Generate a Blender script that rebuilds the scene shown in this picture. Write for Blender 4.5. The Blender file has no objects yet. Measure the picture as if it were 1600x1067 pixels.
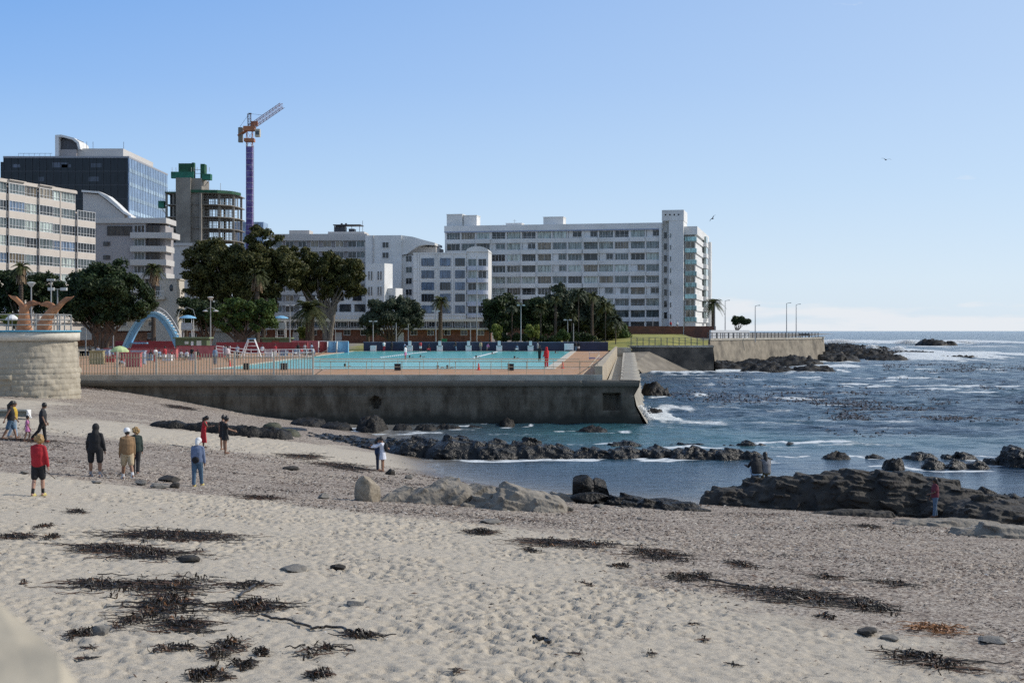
import bpy, bmesh, math, random
import numpy as np
from mathutils import Vector, Matrix
R = math.radians
random.seed(7); RNG = np.random.default_rng(7)
SC = bpy.context.scene
COL = SC.collection
# ---------------- camera, sky, sun, exposure ----------------
CAMZ = 7.2; FPX = 2222.0
cam = bpy.data.cameras.new('camera'); camo = bpy.data.objects.new('camera', cam); COL.objects.link(camo)
cam.lens = 50; cam.sensor_width = 36; cam.clip_start = 0.1; cam.clip_end = 90000
cam.shift_y = -16.5/1600
camo.location = (0, 0, CAMZ); camo.rotation_euler = (R(90), 0, 0)
cam.dof.use_dof = True; cam.dof.focus_distance = 75; cam.dof.aperture_fstop = 5.0
SC.camera = camo
SUN_EL, SUN_AZ = 36.0, 78.0        # azimuth clockwise from +Y
w = bpy.data.worlds.new('World'); SC.world = w; w.use_nodes = True
nt = w.node_tree; nt.nodes.clear()
def N(nt, t, **kw):
    n = nt.nodes.new(t)
    for k, v in kw.items(): setattr(n, k, v)
    return n
sky = N(nt, 'ShaderNodeTexSky', sky_type='NISHITA', sun_disc=False)
sky.sun_elevation = R(SUN_EL); sky.sun_rotation = R(SUN_AZ)
sky.air_density = 0.9; sky.dust_density = 0.35; sky.ozone_density = 2.2; sky.altitude = 0
bg = N(nt, 'ShaderNodeBackground'); bg.inputs[1].default_value = 0.112
out = N(nt, 'ShaderNodeOutputWorld')
tc = N(nt, 'ShaderNodeTexCoord'); sep = N(nt, 'ShaderNodeSeparateXYZ')
nt.links.new(tc.outputs['Generated'], sep.inputs[0])
mp = N(nt, 'ShaderNodeMapping'); mp.inputs['Scale'].default_value = (11, 11, 70)
nt.links.new(tc.outputs['Generated'], mp.inputs[0])
cn = N(nt, 'ShaderNodeTexNoise'); cn.inputs['Scale'].default_value = 1.6; cn.inputs['Detail'].default_value = 6
nt.links.new(mp.outputs[0], cn.inputs['Vector'])
# low bank of pale cumulus just above the horizon, stronger to the right (+X)
r1 = N(nt, 'ShaderNodeMapRange'); r1.inputs[1].default_value = 0.004; r1.inputs[2].default_value = 0.030; r1.inputs[3].default_value = 0.24; r1.inputs[4].default_value = -0.24
nt.links.new(sep.outputs[2], r1.inputs[0])
a1 = N(nt, 'ShaderNodeMath', operation='ADD'); nt.links.new(cn.outputs[0], a1.inputs[0]); nt.links.new(r1.outputs[0], a1.inputs[1])
r2 = N(nt, 'ShaderNodeMapRange'); r2.inputs[1].default_value = 0.50; r2.inputs[2].default_value = 0.66; r2.inputs[4].default_value = 0.85
nt.links.new(a1.outputs[0], r2.inputs[0])
r3 = N(nt, 'ShaderNodeMapRange'); r3.inputs[1].default_value = 0.06; r3.inputs[2].default_value = 0.16
nt.links.new(sep.outputs[0], r3.inputs[0])
m1 = N(nt, 'ShaderNodeMath', operation='MULTIPLY'); nt.links.new(r2.outputs[0], m1.inputs[0]); nt.links.new(r3.outputs[0], m1.inputs[1])
mix = N(nt, 'ShaderNodeMixRGB'); mix.inputs[2].default_value = (7.3, 7.55, 7.9, 1)
ramp = N(nt, 'ShaderNodeValToRGB'); e = ramp.color_ramp.elements
e[0].position = 0; e[0].color = (.60, .70, .81, 1); e[1].position = 1; e[1].color = (.13, .21, .37, 1)
for ps, c in ((.035, (.60, .73, .87)), (.10, (.40, .60, .87)), (.17, (.25, .46, .84)), (.235, (.165, .375, .80)), (.32, (.15, .30, .62)), (.5, (.19, .28, .46))):
    q = e.new(ps); q.color = (*c, 1)
nt.links.new(sep.outputs[2], ramp.inputs[0])
sc10 = N(nt, 'ShaderNodeVectorMath', operation='SCALE'); sc10.inputs['Scale'].default_value = 10.0; nt.links.new(ramp.outputs[0], sc10.inputs[0])
# brighter and paler towards the sun's side
rx = N(nt, 'ShaderNodeMapRange'); rx.inputs[1].default_value = -.34; rx.inputs[2].default_value = .34; rx.inputs[3].default_value = 0; rx.inputs[4].default_value = .55; nt.links.new(sep.outputs[0], rx.inputs[0])
mpale = N(nt, 'ShaderNodeMixRGB'); mpale.inputs[2].default_value = (6.2, 7.4, 8.8, 1); nt.links.new(rx.outputs[0], mpale.inputs[0]); nt.links.new(sc10.outputs[0], mpale.inputs[1])
msky = N(nt, 'ShaderNodeMixRGB'); msky.inputs[0].default_value = .82; nt.links.new(sky.outputs[0], msky.inputs[1]); nt.links.new(mpale.outputs[0], msky.inputs[2])
nt.links.new(m1.outputs[0], mix.inputs[0]); nt.links.new(msky.outputs[0], mix.inputs[1])
nt.links.new(mix.outputs[0], bg.inputs[0]); nt.links.new(bg.outputs[0], out.inputs[0])
sl = bpy.data.lights.new('sun', 'SUN'); sl.energy = 3.7; sl.angle = R(0.5); sl.color = (1.0, 0.93, 0.83)
so = bpy.data.objects.new('sun', sl); COL.objects.link(so)
SUND = Vector((math.sin(R(SUN_AZ))*math.cos(R(SUN_EL)), math.cos(R(SUN_AZ))*math.cos(R(SUN_EL)), math.sin(R(SUN_EL))))
so.rotation_euler = SUND.to_track_quat('Z', 'Y').to_euler(); so.location = (60, 20, 60)
SC.view_settings.view_transform = 'Standard'; SC.view_settings.look = 'None'
SC.view_settings.exposure = 0.0; SC.view_settings.gamma = 1.0
SC.render.engine = 'CYCLES'
SC.cycles.use_adaptive_sampling = True; SC.cycles.adaptive_threshold = 0.02
SC.cycles.max_bounces = 6; SC.cycles.transparent_max_bounces = 8
SC.cycles.use_denoising = False
SC.cycles.sample_clamp_indirect = 4

# ---------------- pixel helpers: reading positions off the photograph (1600 px wide) ----------------
def PX(px, Y): return (px-800)*Y/FPX
def PZ(py, Y): return CAMZ-(py-517)*Y/FPX
def YG(py, z): return (CAMZ-z)*FPX/(py-517)
def GP(px, py, z=0.0):
    Y = YG(py, z); return (PX(px, Y), Y, z)

# ---------------- materials ----------------
MATS = {}
def principled(name):
    m = bpy.data.materials.new(name); m.use_nodes = True
    return m, m.node_tree, m.node_tree.nodes['Principled BSDF']
def L(nt, a, b): nt.links.new(a, b)
def mat(name, col, rough=0.8, var=0.12, scale=3.0, bump=0.0, bscale=12.0, metal=0.0, island=0.0, spec=None, stretch=None, stain=None, stain_scale=0.6, coord='Object', detail=5, slo=.46, shi=.66):
    """procedural surface: base colour, noise variation, optional second colour in stains, bump"""
    if name in MATS: return MATS[name]
    m, nt, b = principled(name)
    b.inputs['Roughness'].default_value = rough; b.inputs['Metallic'].default_value = metal
    if spec is not None: b.inputs['Specular IOR Level'].default_value = spec
    tc = N(nt, 'ShaderNodeTexCoord'); vec = tc.outputs[coord]
    if stretch:
        mp = N(nt, 'ShaderNodeMapping'); mp.inputs['Scale'].default_value = stretch; L(nt, vec, mp.inputs[0]); vec = mp.outputs[0]
    no = N(nt, 'ShaderNodeTexNoise'); no.inputs['Scale'].default_value = scale; no.inputs['Detail'].default_value = detail; L(nt, vec, no.inputs['Vector'])
    mr = N(nt, 'ShaderNodeMapRange'); mr.inputs[1].default_value = 0.3; mr.inputs[2].default_value = 0.7
    mr.inputs[3].default_value = 1-var; mr.inputs[4].default_value = 1+var; L(nt, no.outputs[0], mr.inputs[0])
    fac = mr.outputs[0]
    if island:
        g = N(nt, 'ShaderNodeNewGeometry'); mi = N(nt, 'ShaderNodeMapRange'); mi.inputs[3].default_value = 1-island; mi.inputs[4].default_value = 1+island
        L(nt, g.outputs['Random Per Island'], mi.inputs[0]); mm = N(nt, 'ShaderNodeMath', operation='MULTIPLY')
        L(nt, fac, mm.inputs[0]); L(nt, mi.outputs[0], mm.inputs[1]); fac = mm.outputs[0]
    vm = N(nt, 'ShaderNodeVectorMath', operation='SCALE'); vm.inputs[0].default_value = col[:3]; L(nt, fac, vm.inputs['Scale'])
    cout = vm.outputs[0]
    if stain:
        n2 = N(nt, 'ShaderNodeTexNoise'); n2.inputs['Scale'].default_value = stain_scale; n2.inputs['Detail'].default_value = 8; n2.inputs['Roughness'].default_value = 0.65; L(nt, vec, n2.inputs['Vector'])
        m2 = N(nt, 'ShaderNodeMapRange'); m2.inputs[1].default_value = slo; m2.inputs[2].default_value = shi; L(nt, n2.outputs[0], m2.inputs[0])
        mx = N(nt, 'ShaderNodeMixRGB'); mx.inputs[2].default_value = (*stain, 1); L(nt, m2.outputs[0], mx.inputs[0]); L(nt, cout, mx.inputs[1]); cout = mx.outputs[0]
    L(nt, cout, b.inputs['Base Color'])
    if bump:
        n3 = N(nt, 'ShaderNodeTexNoise'); n3.inputs['Scale'].default_value = bscale; n3.inputs['Detail'].default_value = 6; L(nt, vec, n3.inputs['Vector'])
        bp = N(nt, 'ShaderNodeBump'); bp.inputs['Strength'].default_value = 0.8; bp.inputs['Distance'].default_value = bump; L(nt, n3.outputs[0], bp.inputs['Height']); L(nt, bp.outputs[0], b.inputs['Normal'])
    MATS[name] = m; return m
def glassmat(name, col, rough=0.06, spec=0.5, var=0.3):
    if name in MATS: return MATS[name]
    m, nt, b = principled(name)
    b.inputs['Roughness'].default_value = rough; b.inputs['Specular IOR Level'].default_value = spec
    oi = N(nt, 'ShaderNodeObjectInfo'); mr = N(nt, 'ShaderNodeMapRange'); mr.inputs[3].default_value = 1-var; mr.inputs[4].default_value = 1+var
    L(nt, oi.outputs['Random'], mr.inputs[0])
    tc = N(nt, 'ShaderNodeTexCoord'); mp = N(nt, 'ShaderNodeMapping'); mp.inputs['Scale'].default_value = (2.2, 2.2, .35)
    L(nt, tc.outputs['Object'], mp.inputs[0]); L(nt, oi.outputs['Location'], mp.inputs['Location'])
    no = N(nt, 'ShaderNodeTexNoise'); no.inputs['Scale'].default_value = 1.0; no.inputs['Detail'].default_value = 3; L(nt, mp.outputs[0], no.inputs[0])
    m3 = N(nt, 'ShaderNodeMapRange'); m3.inputs[1].default_value = .35; m3.inputs[2].default_value = .65; m3.inputs[3].default_value = .55; m3.inputs[4].default_value = 1.5; L(nt, no.outputs[0], m3.inputs[0])
    mu = N(nt, 'ShaderNodeMath', operation='MULTIPLY'); L(nt, mr.outputs[0], mu.inputs[0]); L(nt, m3.outputs[0], mu.inputs[1])
    vm = N(nt, 'ShaderNodeVectorMath', operation='SCALE'); vm.inputs[0].default_value = col; L(nt, mu.outputs[0], vm.inputs['Scale'])
    L(nt, vm.outputs[0], b.inputs['Base Color']); MATS[name] = m; return m

# ---------------- object helpers ----------------
def tag(o, label=None, cat=None, group=None, kind=None):
    if label: o['label'] = label
    if cat: o['category'] = cat
    if group: o['group'] = group
    if kind: o['kind'] = kind
    return o
def empty(name, loc, label=None, cat=None, group=None, rz=0, kind=None):
    o = bpy.data.objects.new(name, None); COL.objects.link(o); o.location = loc; o.rotation_euler = (0, 0, rz); o.empty_display_size = .3
    return tag(o, label, cat, group, kind)
def copy_tree(o, parent=None):
    c = o.copy(); COL.objects.link(c); c.parent = parent
    for ch in list(o.children): copy_tree(ch, c)
    return c
def link(name, me, mats, parent=None, smooth=False):
    for m in (mats if isinstance(mats, (list, tuple)) else [mats]): me.materials.append(m)
    if smooth: me.polygons.foreach_set('use_smooth', [True]*len(me.polygons))
    o = bpy.data.objects.new(name, me); COL.objects.link(o); o.parent = parent
    return o
def np_mesh(name, V, F, mats, parent=None, smooth=False, attrs=None, mi=None):
    """V (n,3), F (m,k) arrays"""
    me = bpy.data.meshes.new(name); V = np.asarray(V, np.float32); F = np.asarray(F, np.int32); m, k = F.shape
    me.vertices.add(len(V)); me.vertices.foreach_set('co', V.ravel())
    me.loops.add(m*k); me.loops.foreach_set('vertex_index', F.ravel())
    me.polygons.add(m); me.polygons.foreach_set('loop_start', np.arange(0, m*k, k, dtype=np.int32)); me.polygons.foreach_set('loop_total', np.full(m, k, np.int32))
    if mi is not None: me.polygons.foreach_set('material_index', np.asarray(mi, np.int32))
    me.update(calc_edges=True); me.validate()
    if attrs:
        for an, av in attrs.items():
            a = me.attributes.new(an, 'FLOAT', 'POINT'); a.data.foreach_set('value', np.asarray(av, np.float32).ravel())
    return link(name, me, mats, parent, smooth)
def grid_faces(nx, ny):
    i = np.arange(ny-1)[:, None]*nx+np.arange(nx-1)[None, :]; i = i.ravel()
    return np.stack([i, i+1, i+nx+1, i+nx], 1)
class MB:
    def __init__(s): s.v = []; s.f = []; s.m = []; s.mi = 0
    def mat(s, i): s.mi = i; return s
    def add(s, vs, fs):
        b = len(s.v); s.v += [tuple(v) for v in vs]; s.f += [tuple(b+i for i in f) for f in fs]; s.m += [s.mi]*len(fs); return s
    def box(s, x0, x1, y0, y1, z0, z1):
        return s.add([(x0, y0, z0), (x1, y0, z0), (x1, y1, z0), (x0, y1, z0), (x0, y0, z1), (x1, y0, z1), (x1, y1, z1), (x0, y1, z1)],
                     [(0, 3, 2, 1), (4, 5, 6, 7), (0, 1, 5, 4), (1, 2, 6, 5), (2, 3, 7, 6), (3, 0, 4, 7)])
    def prism(s, poly, z0, z1):
        n = len(poly); vs = [(x, y, z0) for x, y in poly]+[(x, y, z1) for x, y in poly]
        z = z1
        return s.add(vs, [tuple(range(n-1, -1, -1)), tuple(range(n, 2*n))]+[(i, (i+1) % n, n+(i+1) % n, n+i) for i in range(n)])
    def extrude(s, poly, vec):
        """poly: 3D points, extruded along vec"""
        n = len(poly); v = Vector(vec); vs = [Vector(p) for p in poly]; vs += [p+v for p in vs]
        return s.add(vs, [tuple(range(n-1, -1, -1)), tuple(range(n, 2*n))]+[(i, (i+1) % n, n+(i+1) % n, n+i) for i in range(n)])
    def tube(s, pts, rad, n=6, flat=1.0):
        pts = [Vector(p) for p in pts]; k = len(pts)
        if not isinstance(rad, (list, tuple)): rad = [rad]*k
        rings = []; ref = None
        for i, p in enumerate(pts):
            d = (pts[min(i+1, k-1)]-pts[max(i-1, 0)])
            if d.length < 1e-9: d = Vector((0, 0, 1))
            d.normalize()
            if ref is None: ref = Vector((1, 0, 0)) if abs(d.x) < .8 else Vector((0, 1, 0))
            a = (ref-d*ref.dot(d)).normalized(); b = d.cross(a); ref = a
            rings.append([p+(a*math.cos(t)+b*math.sin(t)*flat)*rad[i] for t in [2*math.pi*j/n for j in range(n)]])
        vs = [v for r in rings for v in r]; fs = [tuple(range(n-1, -1, -1)), tuple(range((k-1)*n, k*n))]
        for i in range(k-1):
            for j in range(n): fs.append((i*n+j, i*n+(j+1) % n, (i+1)*n+(j+1) % n, (i+1)*n+j))
        return s.add(vs, fs)
    def rings(s, rings):
        """closed loft through rings of equal length"""
        n = len(rings[0]); k = len(rings); vs = [v for r in rings for v in r]
        fs = [tuple(range(n-1, -1, -1)), tuple(range((k-1)*n, k*n))]
        for i in range(k-1):
            for j in range(n): fs.append((i*n+j, i*n+(j+1) % n, (i+1)*n+(j+1) % n, (i+1)*n+j))
        return s.add(vs, fs)
    def lathe(s, prof, c=(0, 0, 0), n=16, sx=1, sy=1):
        return s.rings([[(c[0]+r*sx*math.cos(2*math.pi*j/n), c[1]+r*sy*math.sin(2*math.pi*j/n), c[2]+z) for j in range(n)] for r, z in prof])
    def ball(s, c, r, n=10, m=6, sc=(1, 1, 1)):
        return s.rings([[(c[0]+sc[0]*r*math.sin(math.pi*(i+.02)/(m+.04))*math.cos(2*math.pi*j/n), c[1]+sc[1]*r*math.sin(math.pi*(i+.02)/(m+.04))*math.sin(2*math.pi*j/n), c[2]-sc[2]*r*math.cos(math.pi*(i+.02)/(m+.04))) for j in range(n)] for i in range(m+1)])
    def build(s, name, mats, parent=None, smooth=False):
        me = bpy.data.meshes.new(name); me.from_pydata(s.v, [], s.f); me.polygons.foreach_set('material_index', s.m)
        me.update(); return link(name, me, mats, parent, smooth)

# ---------------- noise ----------------
def _h(ix, iy, iz, seed):
    with np.errstate(over='ignore'):
        h = ix.astype(np.int64).astype(np.uint32)*np.uint32(374761393)+iy.astype(np.int64).astype(np.uint32)*np.uint32(668265263)+iz.astype(np.int64).astype(np.uint32)*np.uint32(2147483647)+np.uint32(seed*1274126177 % 4294967291)
        h = (h ^ (h >> np.uint32(13)))*np.uint32(1274126177); h = (h ^ (h >> np.uint32(16)))*np.uint32(2246822519); h ^= h >> np.uint32(13)
    return h.astype(np.float64)/4294967295.0
def vn(x, y, z=None, seed=0):
    x = np.asarray(x, float); y = np.asarray(y, float)
    if z is None: z = np.zeros_like(x)
    ix, iy, iz = np.floor(x), np.floor(y), np.floor(z); fx, fy, fz = x-ix, y-iy, z-iz
    u, v, t = fx*fx*(3-2*fx), fy*fy*(3-2*fy), fz*fz*(3-2*fz)
    def g(a, b, c): return _h(ix+a, iy+b, iz+c, seed)
    lo = (g(0, 0, 0)*(1-u)+g(1, 0, 0)*u)*(1-v)+(g(0, 1, 0)*(1-u)+g(1, 1, 0)*u)*v
    if not np.any(fz): return lo*2-1
    hi = (g(0, 0, 1)*(1-u)+g(1, 0, 1)*u)*(1-v)+(g(0, 1, 1)*(1-u)+g(1, 1, 1)*u)*v
    return (lo*(1-t)+hi*t)*2-1
def fbm(x, y, z=None, o=4, seed=0, g=.5):
    s = 0; a = 1; n = 0
    for i in range(o):
        f = 2.03**i; s = s+a*vn(x*f+i*17.3, y*f-i*9.1, None if z is None else z*f+i*3.7, seed+i); n += a; a *= g
    return s/n
def worley(x, y, seed=0, full=False):
    ix, iy = np.floor(x), np.floor(y); f1 = np.full(x.shape, 9.); f2 = f1.copy(); cid = np.zeros(x.shape); ddx = cid.copy(); ddy = cid.copy()
    for a in (-1, 0, 1):
        for b in (-1, 0, 1):
            cx, cy = ix+a, iy+b; z0 = np.zeros_like(cx)
            ex = cx+_h(cx, cy, z0, seed)-x; ey = cy+_h(cx, cy, z0, seed+5)-y; d = np.hypot(ex, ey); c = _h(cx, cy, z0, seed+9)
            nw = d < f1; f2 = np.where(nw, f1, np.minimum(f2, d)); cid = np.where(nw, c, cid); f1 = np.where(nw, d, f1); ddx = np.where(nw, ex, ddx); ddy = np.where(nw, ey, ddy)
    return (f1, f2, cid, ddx, ddy) if full else (f1, f2, cid)
def sstep(a, b, x):
    t = np.clip((x-a)/(b-a), 0, 1); return t*t*(3-2*t)
# ---------------- beach: thin plate surface through surveyed heights ----------------
CP = np.array([(-14, 42, 2.32), (-14.2, 48.5, 2.22), (-13.4, 49.5, 2.05), (-11.6, 52, 1.62), (-22.3, 63, 2.35), (-15.8, 73, 1.19), (-13.3, 66, 1.53), (-6.4, 69.5, .35),
    (-4.25, 77, 0.0), (-1.2, 67, 0.0), (3, 62, .0), (7.6, 57, .25), (12, 54, .3), (17.6, 50, .35), (24, 47, .3), (-8, 17, 2.95), (0, 18.5, 2.7), (7, 19.8, 2.35), (14, 20, 2.1), (-20, 20, 3.1),
    (-31, 92, 2.9), (-40, 92, 3.0), (-32, 108, 2.9), (-24.3, 108, 1.75), (-19.5, 108, .75), (-14, 108, .15), (-6, 108, -.2), (0, 108, -.8), (8, 100, -1.4), (6, 72, -1.1), (16, 68, -1.3), (30, 62, -1.4),
    (-6, 88, -.15), (2, 92, -1.0), (-40, 60, 2.9), (0, 45, 1.35), (7, 45, 1.0), (14, 40, 1.05), (22, 38, .9), (-50, 75, 3.1), (40, 30, 1.2), (45, 55, -.8), (30, 90, -2.2), (0, 8, 3.0), (20, 8, 2.5), (-20, 8, 3.4), (-12, 85, .8), (-17, 92, 1.1)])
def _tps(d2): return np.where(d2 > 0, d2*np.log(d2+1e-12), 0)
_n = len(CP); _K = _tps(((CP[:, None, :2]-CP[None, :, :2])**2).sum(-1))+np.eye(_n)*30
_P = np.c_[np.ones(_n), CP[:, :2]]
_S = np.linalg.solve(np.block([[_K, _P], [_P.T, np.zeros((3, 3))]]), np.r_[CP[:, 2], 0, 0, 0])
def terr(x, y):
    x = np.asarray(x, float); y = np.asarray(y, float); z = _S[_n]+_S[_n+1]*x+_S[_n+2]*y
    for i in range(_n): z = z+_S[i]*_tps((x-CP[i, 0])**2+(y-CP[i, 1])**2)
    return z
def T(px, py):
    """point on the beach seen at a pixel of the photograph"""
    lo, hi = 10., 115.
    for Y in np.arange(12, 112, .5):
        X = PX(px, Y)
        if PZ(py, Y) <= float(terr(X, Y)): hi = Y; lo = Y-.5; break
    for _ in range(12):
        m = (lo+hi)/2
        if PZ(py, m) <= float(terr(PX(px, m), m)): hi = m
        else: lo = m
    return (PX(px, hi), hi, float(terr(PX(px, hi), hi)))
def gravel_at(x, y):
    edge = np.interp(y, [15, 21.6, 31, 40, 46, 60], [9.5, 6.8, 3.4, 1.0, -9, -60])
    g = sstep(-3.4, 3.4, x-edge+2.4*fbm(x*.35, y*.35, o=3, seed=3))
    g = g*(.72+.28*fbm(x*.5, y*.9, o=4, seed=8)*1.5)
    # bare pale sand near the water and by the tower
    pale = np.exp(-(((x+9)/8)**2+((y-76)/5)**2))+.8*np.exp(-(((x+22)/9)**2+((y-77)/6)**2))+.9*np.exp(-(((x+34)/7)**2+((y-88)/3)**2))
    return np.clip(g-pale, 0, 1)
def axis(segs):
    o = []
    for a, b, s0, s1 in segs:
        x = a
        while x < b: o.append(x); t = (x-a)/(b-a); x += s0+(s1-s0)*t
    o.append(segs[-1][1]); return np.array(o)
xs = axis([(-60, -22, .6, .13), (-22, -9, .13, .055), (-9, 9, .052, .052), (9, 22, .055, .13), (22, 60, .13, .7)])
ys = axis([(6, 16, .4, .055), (16, 34, .055, .065), (34, 60, .065, .16), (60, 112, .16, .3)])
X, Y = np.meshgrid(xs, ys); Z = terr(X, Y)
g = gravel_at(X, Y)
dry = sstep(.25, .9, Z)
# trodden sand: overlapping footprints, ripples and a few softer swells
Xr = X*.88+Y*.34; Yr = Y*.94-X*.3
f1, f2, cid = worley(Xr/.145+.6*vn(X*1.3, Y*1.3, seed=4), Yr/.22+.6*vn(X*1.2+9, Y*1.4, seed=5), 11)
g1, g2, gid = worley(Xr/.42+.5*vn(X*1.1, Y*1.0, seed=14), Yr/.6+.4*vn(X*.9, Y*1.1, seed=15), 31)
foot = -sstep(.55, .12, f1)*.040*(cid > .25)*(.4+.9*cid)+.012*np.exp(-((f1-.55)/.13)**2)
foot += -sstep(.48, .1, g1)*.035*(gid > .62)
foot += .010*fbm(X*2.3, Y*2.3, o=3, seed=6)+.012*fbm(X*6.5, Y*6.5, o=2, seed=26)
dens = .35+.75*np.clip(fbm(X*.35, Y*.3, o=4, seed=61)*2.6+.5, 0, 1)
amp = dry*(1-.62*g)*dens
Z = Z+foot*amp*1.75+.03*fbm(X*.4, Y*.4, o=2, seed=7)*dry
wet = 1-sstep(.03, .30, Z+.05*fbm(X*.8, Y*.3, seed=21))
V = np.stack([X, Y, Z], -1).reshape(-1, 3)
m, nt, b = principled('beach_sand')
at = N(nt, 'ShaderNodeAttribute', attribute_name='gravel'); aw = N(nt, 'ShaderNodeAttribute', attribute_name='wet')
tcn = N(nt, 'ShaderNodeTexCoord')
n1 = N(nt, 'ShaderNodeTexNoise'); n1.inputs['Scale'].default_value = 14; n1.inputs['Detail'].default_value = 9; n1.inputs['Roughness'].default_value = .75; L(nt, tcn.outputs['Object'], n1.inputs[0])
vo = N(nt, 'ShaderNodeTexVoronoi'); vo.inputs['Scale'].default_value = 20; L(nt, tcn.outputs['Object'], vo.inputs['Vector'])
cr = N(nt, 'ShaderNodeValToRGB'); cr.color_ramp.elements[0].color = (.37, .325, .262, 1); cr.color_ramp.elements[1].color = (.485, .432, .355, 1); cr.color_ramp.elements[0].position = .3; cr.color_ramp.elements[1].position = .65
L(nt, n1.outputs[0], cr.inputs[0])
cg = N(nt, 'ShaderNodeValToRGB'); e = cg.color_ramp.elements; e[0].color = (.05, .036, .034, 1); e[0].position = .02; e[1].color = (.47, .415, .355, 1); e[1].position = .95
q = cg.color_ramp.elements.new(.22); q.color = (.185, .15, .125, 1); q = cg.color_ramp.elements.new(.62); q.color = (.315, .268, .222, 1)
sepc = N(nt, 'ShaderNodeSeparateColor'); L(nt, vo.outputs['Color'], sepc.inputs[0]); L(nt, sepc.outputs[0], cg.inputs[0])
# wrack streaks: thin reddish brown drifts drawn out along the tide lines
mps = N(nt, 'ShaderNodeMapping'); mps.inputs['Scale'].default_value = (.22, .75, 1); mps.inputs['Rotation'].default_value = (0, 0, R(14)); L(nt, tcn.outputs['Object'], mps.inputs[0])
ns = N(nt, 'ShaderNodeTexNoise'); ns.inputs['Scale'].default_value = 1.7; ns.inputs['Detail'].default_value = 10; ns.inputs['Roughness'].default_value = .72; L(nt, mps.outputs[0], ns.inputs[0])
rs = N(nt, 'ShaderNodeMapRange'); rs.inputs[1].default_value = .50; rs.inputs[2].default_value = .62; rs.inputs[4].default_value = .95; L(nt, ns.outputs[0], rs.inputs[0])
nn = N(nt, 'ShaderNodeTexNoise'); nn.inputs['Scale'].default_value = 25; nn.inputs['Detail'].default_value = 4; L(nt, tcn.outputs['Object'], nn.inputs[0])
rn = N(nt, 'ShaderNodeMapRange'); rn.inputs[1].default_value = .44; rn.inputs[2].default_value = .53; L(nt, nn.outputs[0], rn.inputs[0])
ms = N(nt, 'ShaderNodeMath', operation='MULTIPLY'); L(nt, rs.outputs[0], ms.inputs[0]); L(nt, rn.outputs[0], ms.inputs[1])
mg = N(nt, 'ShaderNodeMath', operation='MULTIPLY'); L(nt, ms.outputs[0], mg.inputs[0]); L(nt, at.outputs['Fac'], mg.inputs[1])
# gravel only where its speckle noise lets it through
ng = N(nt, 'ShaderNodeTexNoise'); ng.inputs['Scale'].default_value = 7; ng.inputs['Detail'].default_value = 6; ng.inputs['Roughness'].default_value = .8; L(nt, tcn.outputs['Object'], ng.inputs[0])
ag = N(nt, 'ShaderNodeMath', operation='ADD'); L(nt, ng.outputs[0], ag.inputs[0]); L(nt, at.outputs['Fac'], ag.inputs[1])
rg = N(nt, 'ShaderNodeMapRange'); rg.inputs[1].default_value = .72; rg.inputs[2].default_value = 1.05; L(nt, ag.outputs[0], rg.inputs[0])
x1 = N(nt, 'ShaderNodeMixRGB'); L(nt, rg.outputs[0], x1.inputs[0]); L(nt, cr.outputs[0], x1.inputs[1]); L(nt, cg.outputs[0], x1.inputs[2])
x2 = N(nt, 'ShaderNodeMixRGB'); x2.inputs[2].default_value = (.09, .055, .042, 1); L(nt, mg.outputs[0], x2.inputs[0]); L(nt, x1.outputs[0], x2.inputs[1])
x3 = N(nt, 'ShaderNodeMixRGB', blend_type='MULTIPLY'); x3.inputs[2].default_value = (.48, .45, .42, 1); L(nt, aw.outputs['Fac'], x3.inputs[0]); L(nt, x2.outputs[0], x3.inputs[1])
L(nt, x3.outputs[0], b.inputs['Base Color'])
rr = N(nt, 'ShaderNodeMapRange'); rr.inputs[3].default_value = .95; rr.inputs[4].default_value = .3; L(nt, aw.outputs['Fac'], rr.inputs[0]); L(nt, rr.outputs[0], b.inputs['Roughness'])
b.inputs['Specular IOR Level'].default_value = .25
bp = N(nt, 'ShaderNodeBump'); bp.inputs['Strength'].default_value = .7; bp.inputs['Distance'].default_value = .03; L(nt, n1.outputs[0], bp.inputs['Height']); L(nt, bp.outputs[0], b.inputs['Normal'])
tag(np_mesh('beach', V, grid_faces(len(xs), len(ys)), m, smooth=True, attrs={'gravel': g, 'wet': wet}), kind='structure')

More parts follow.
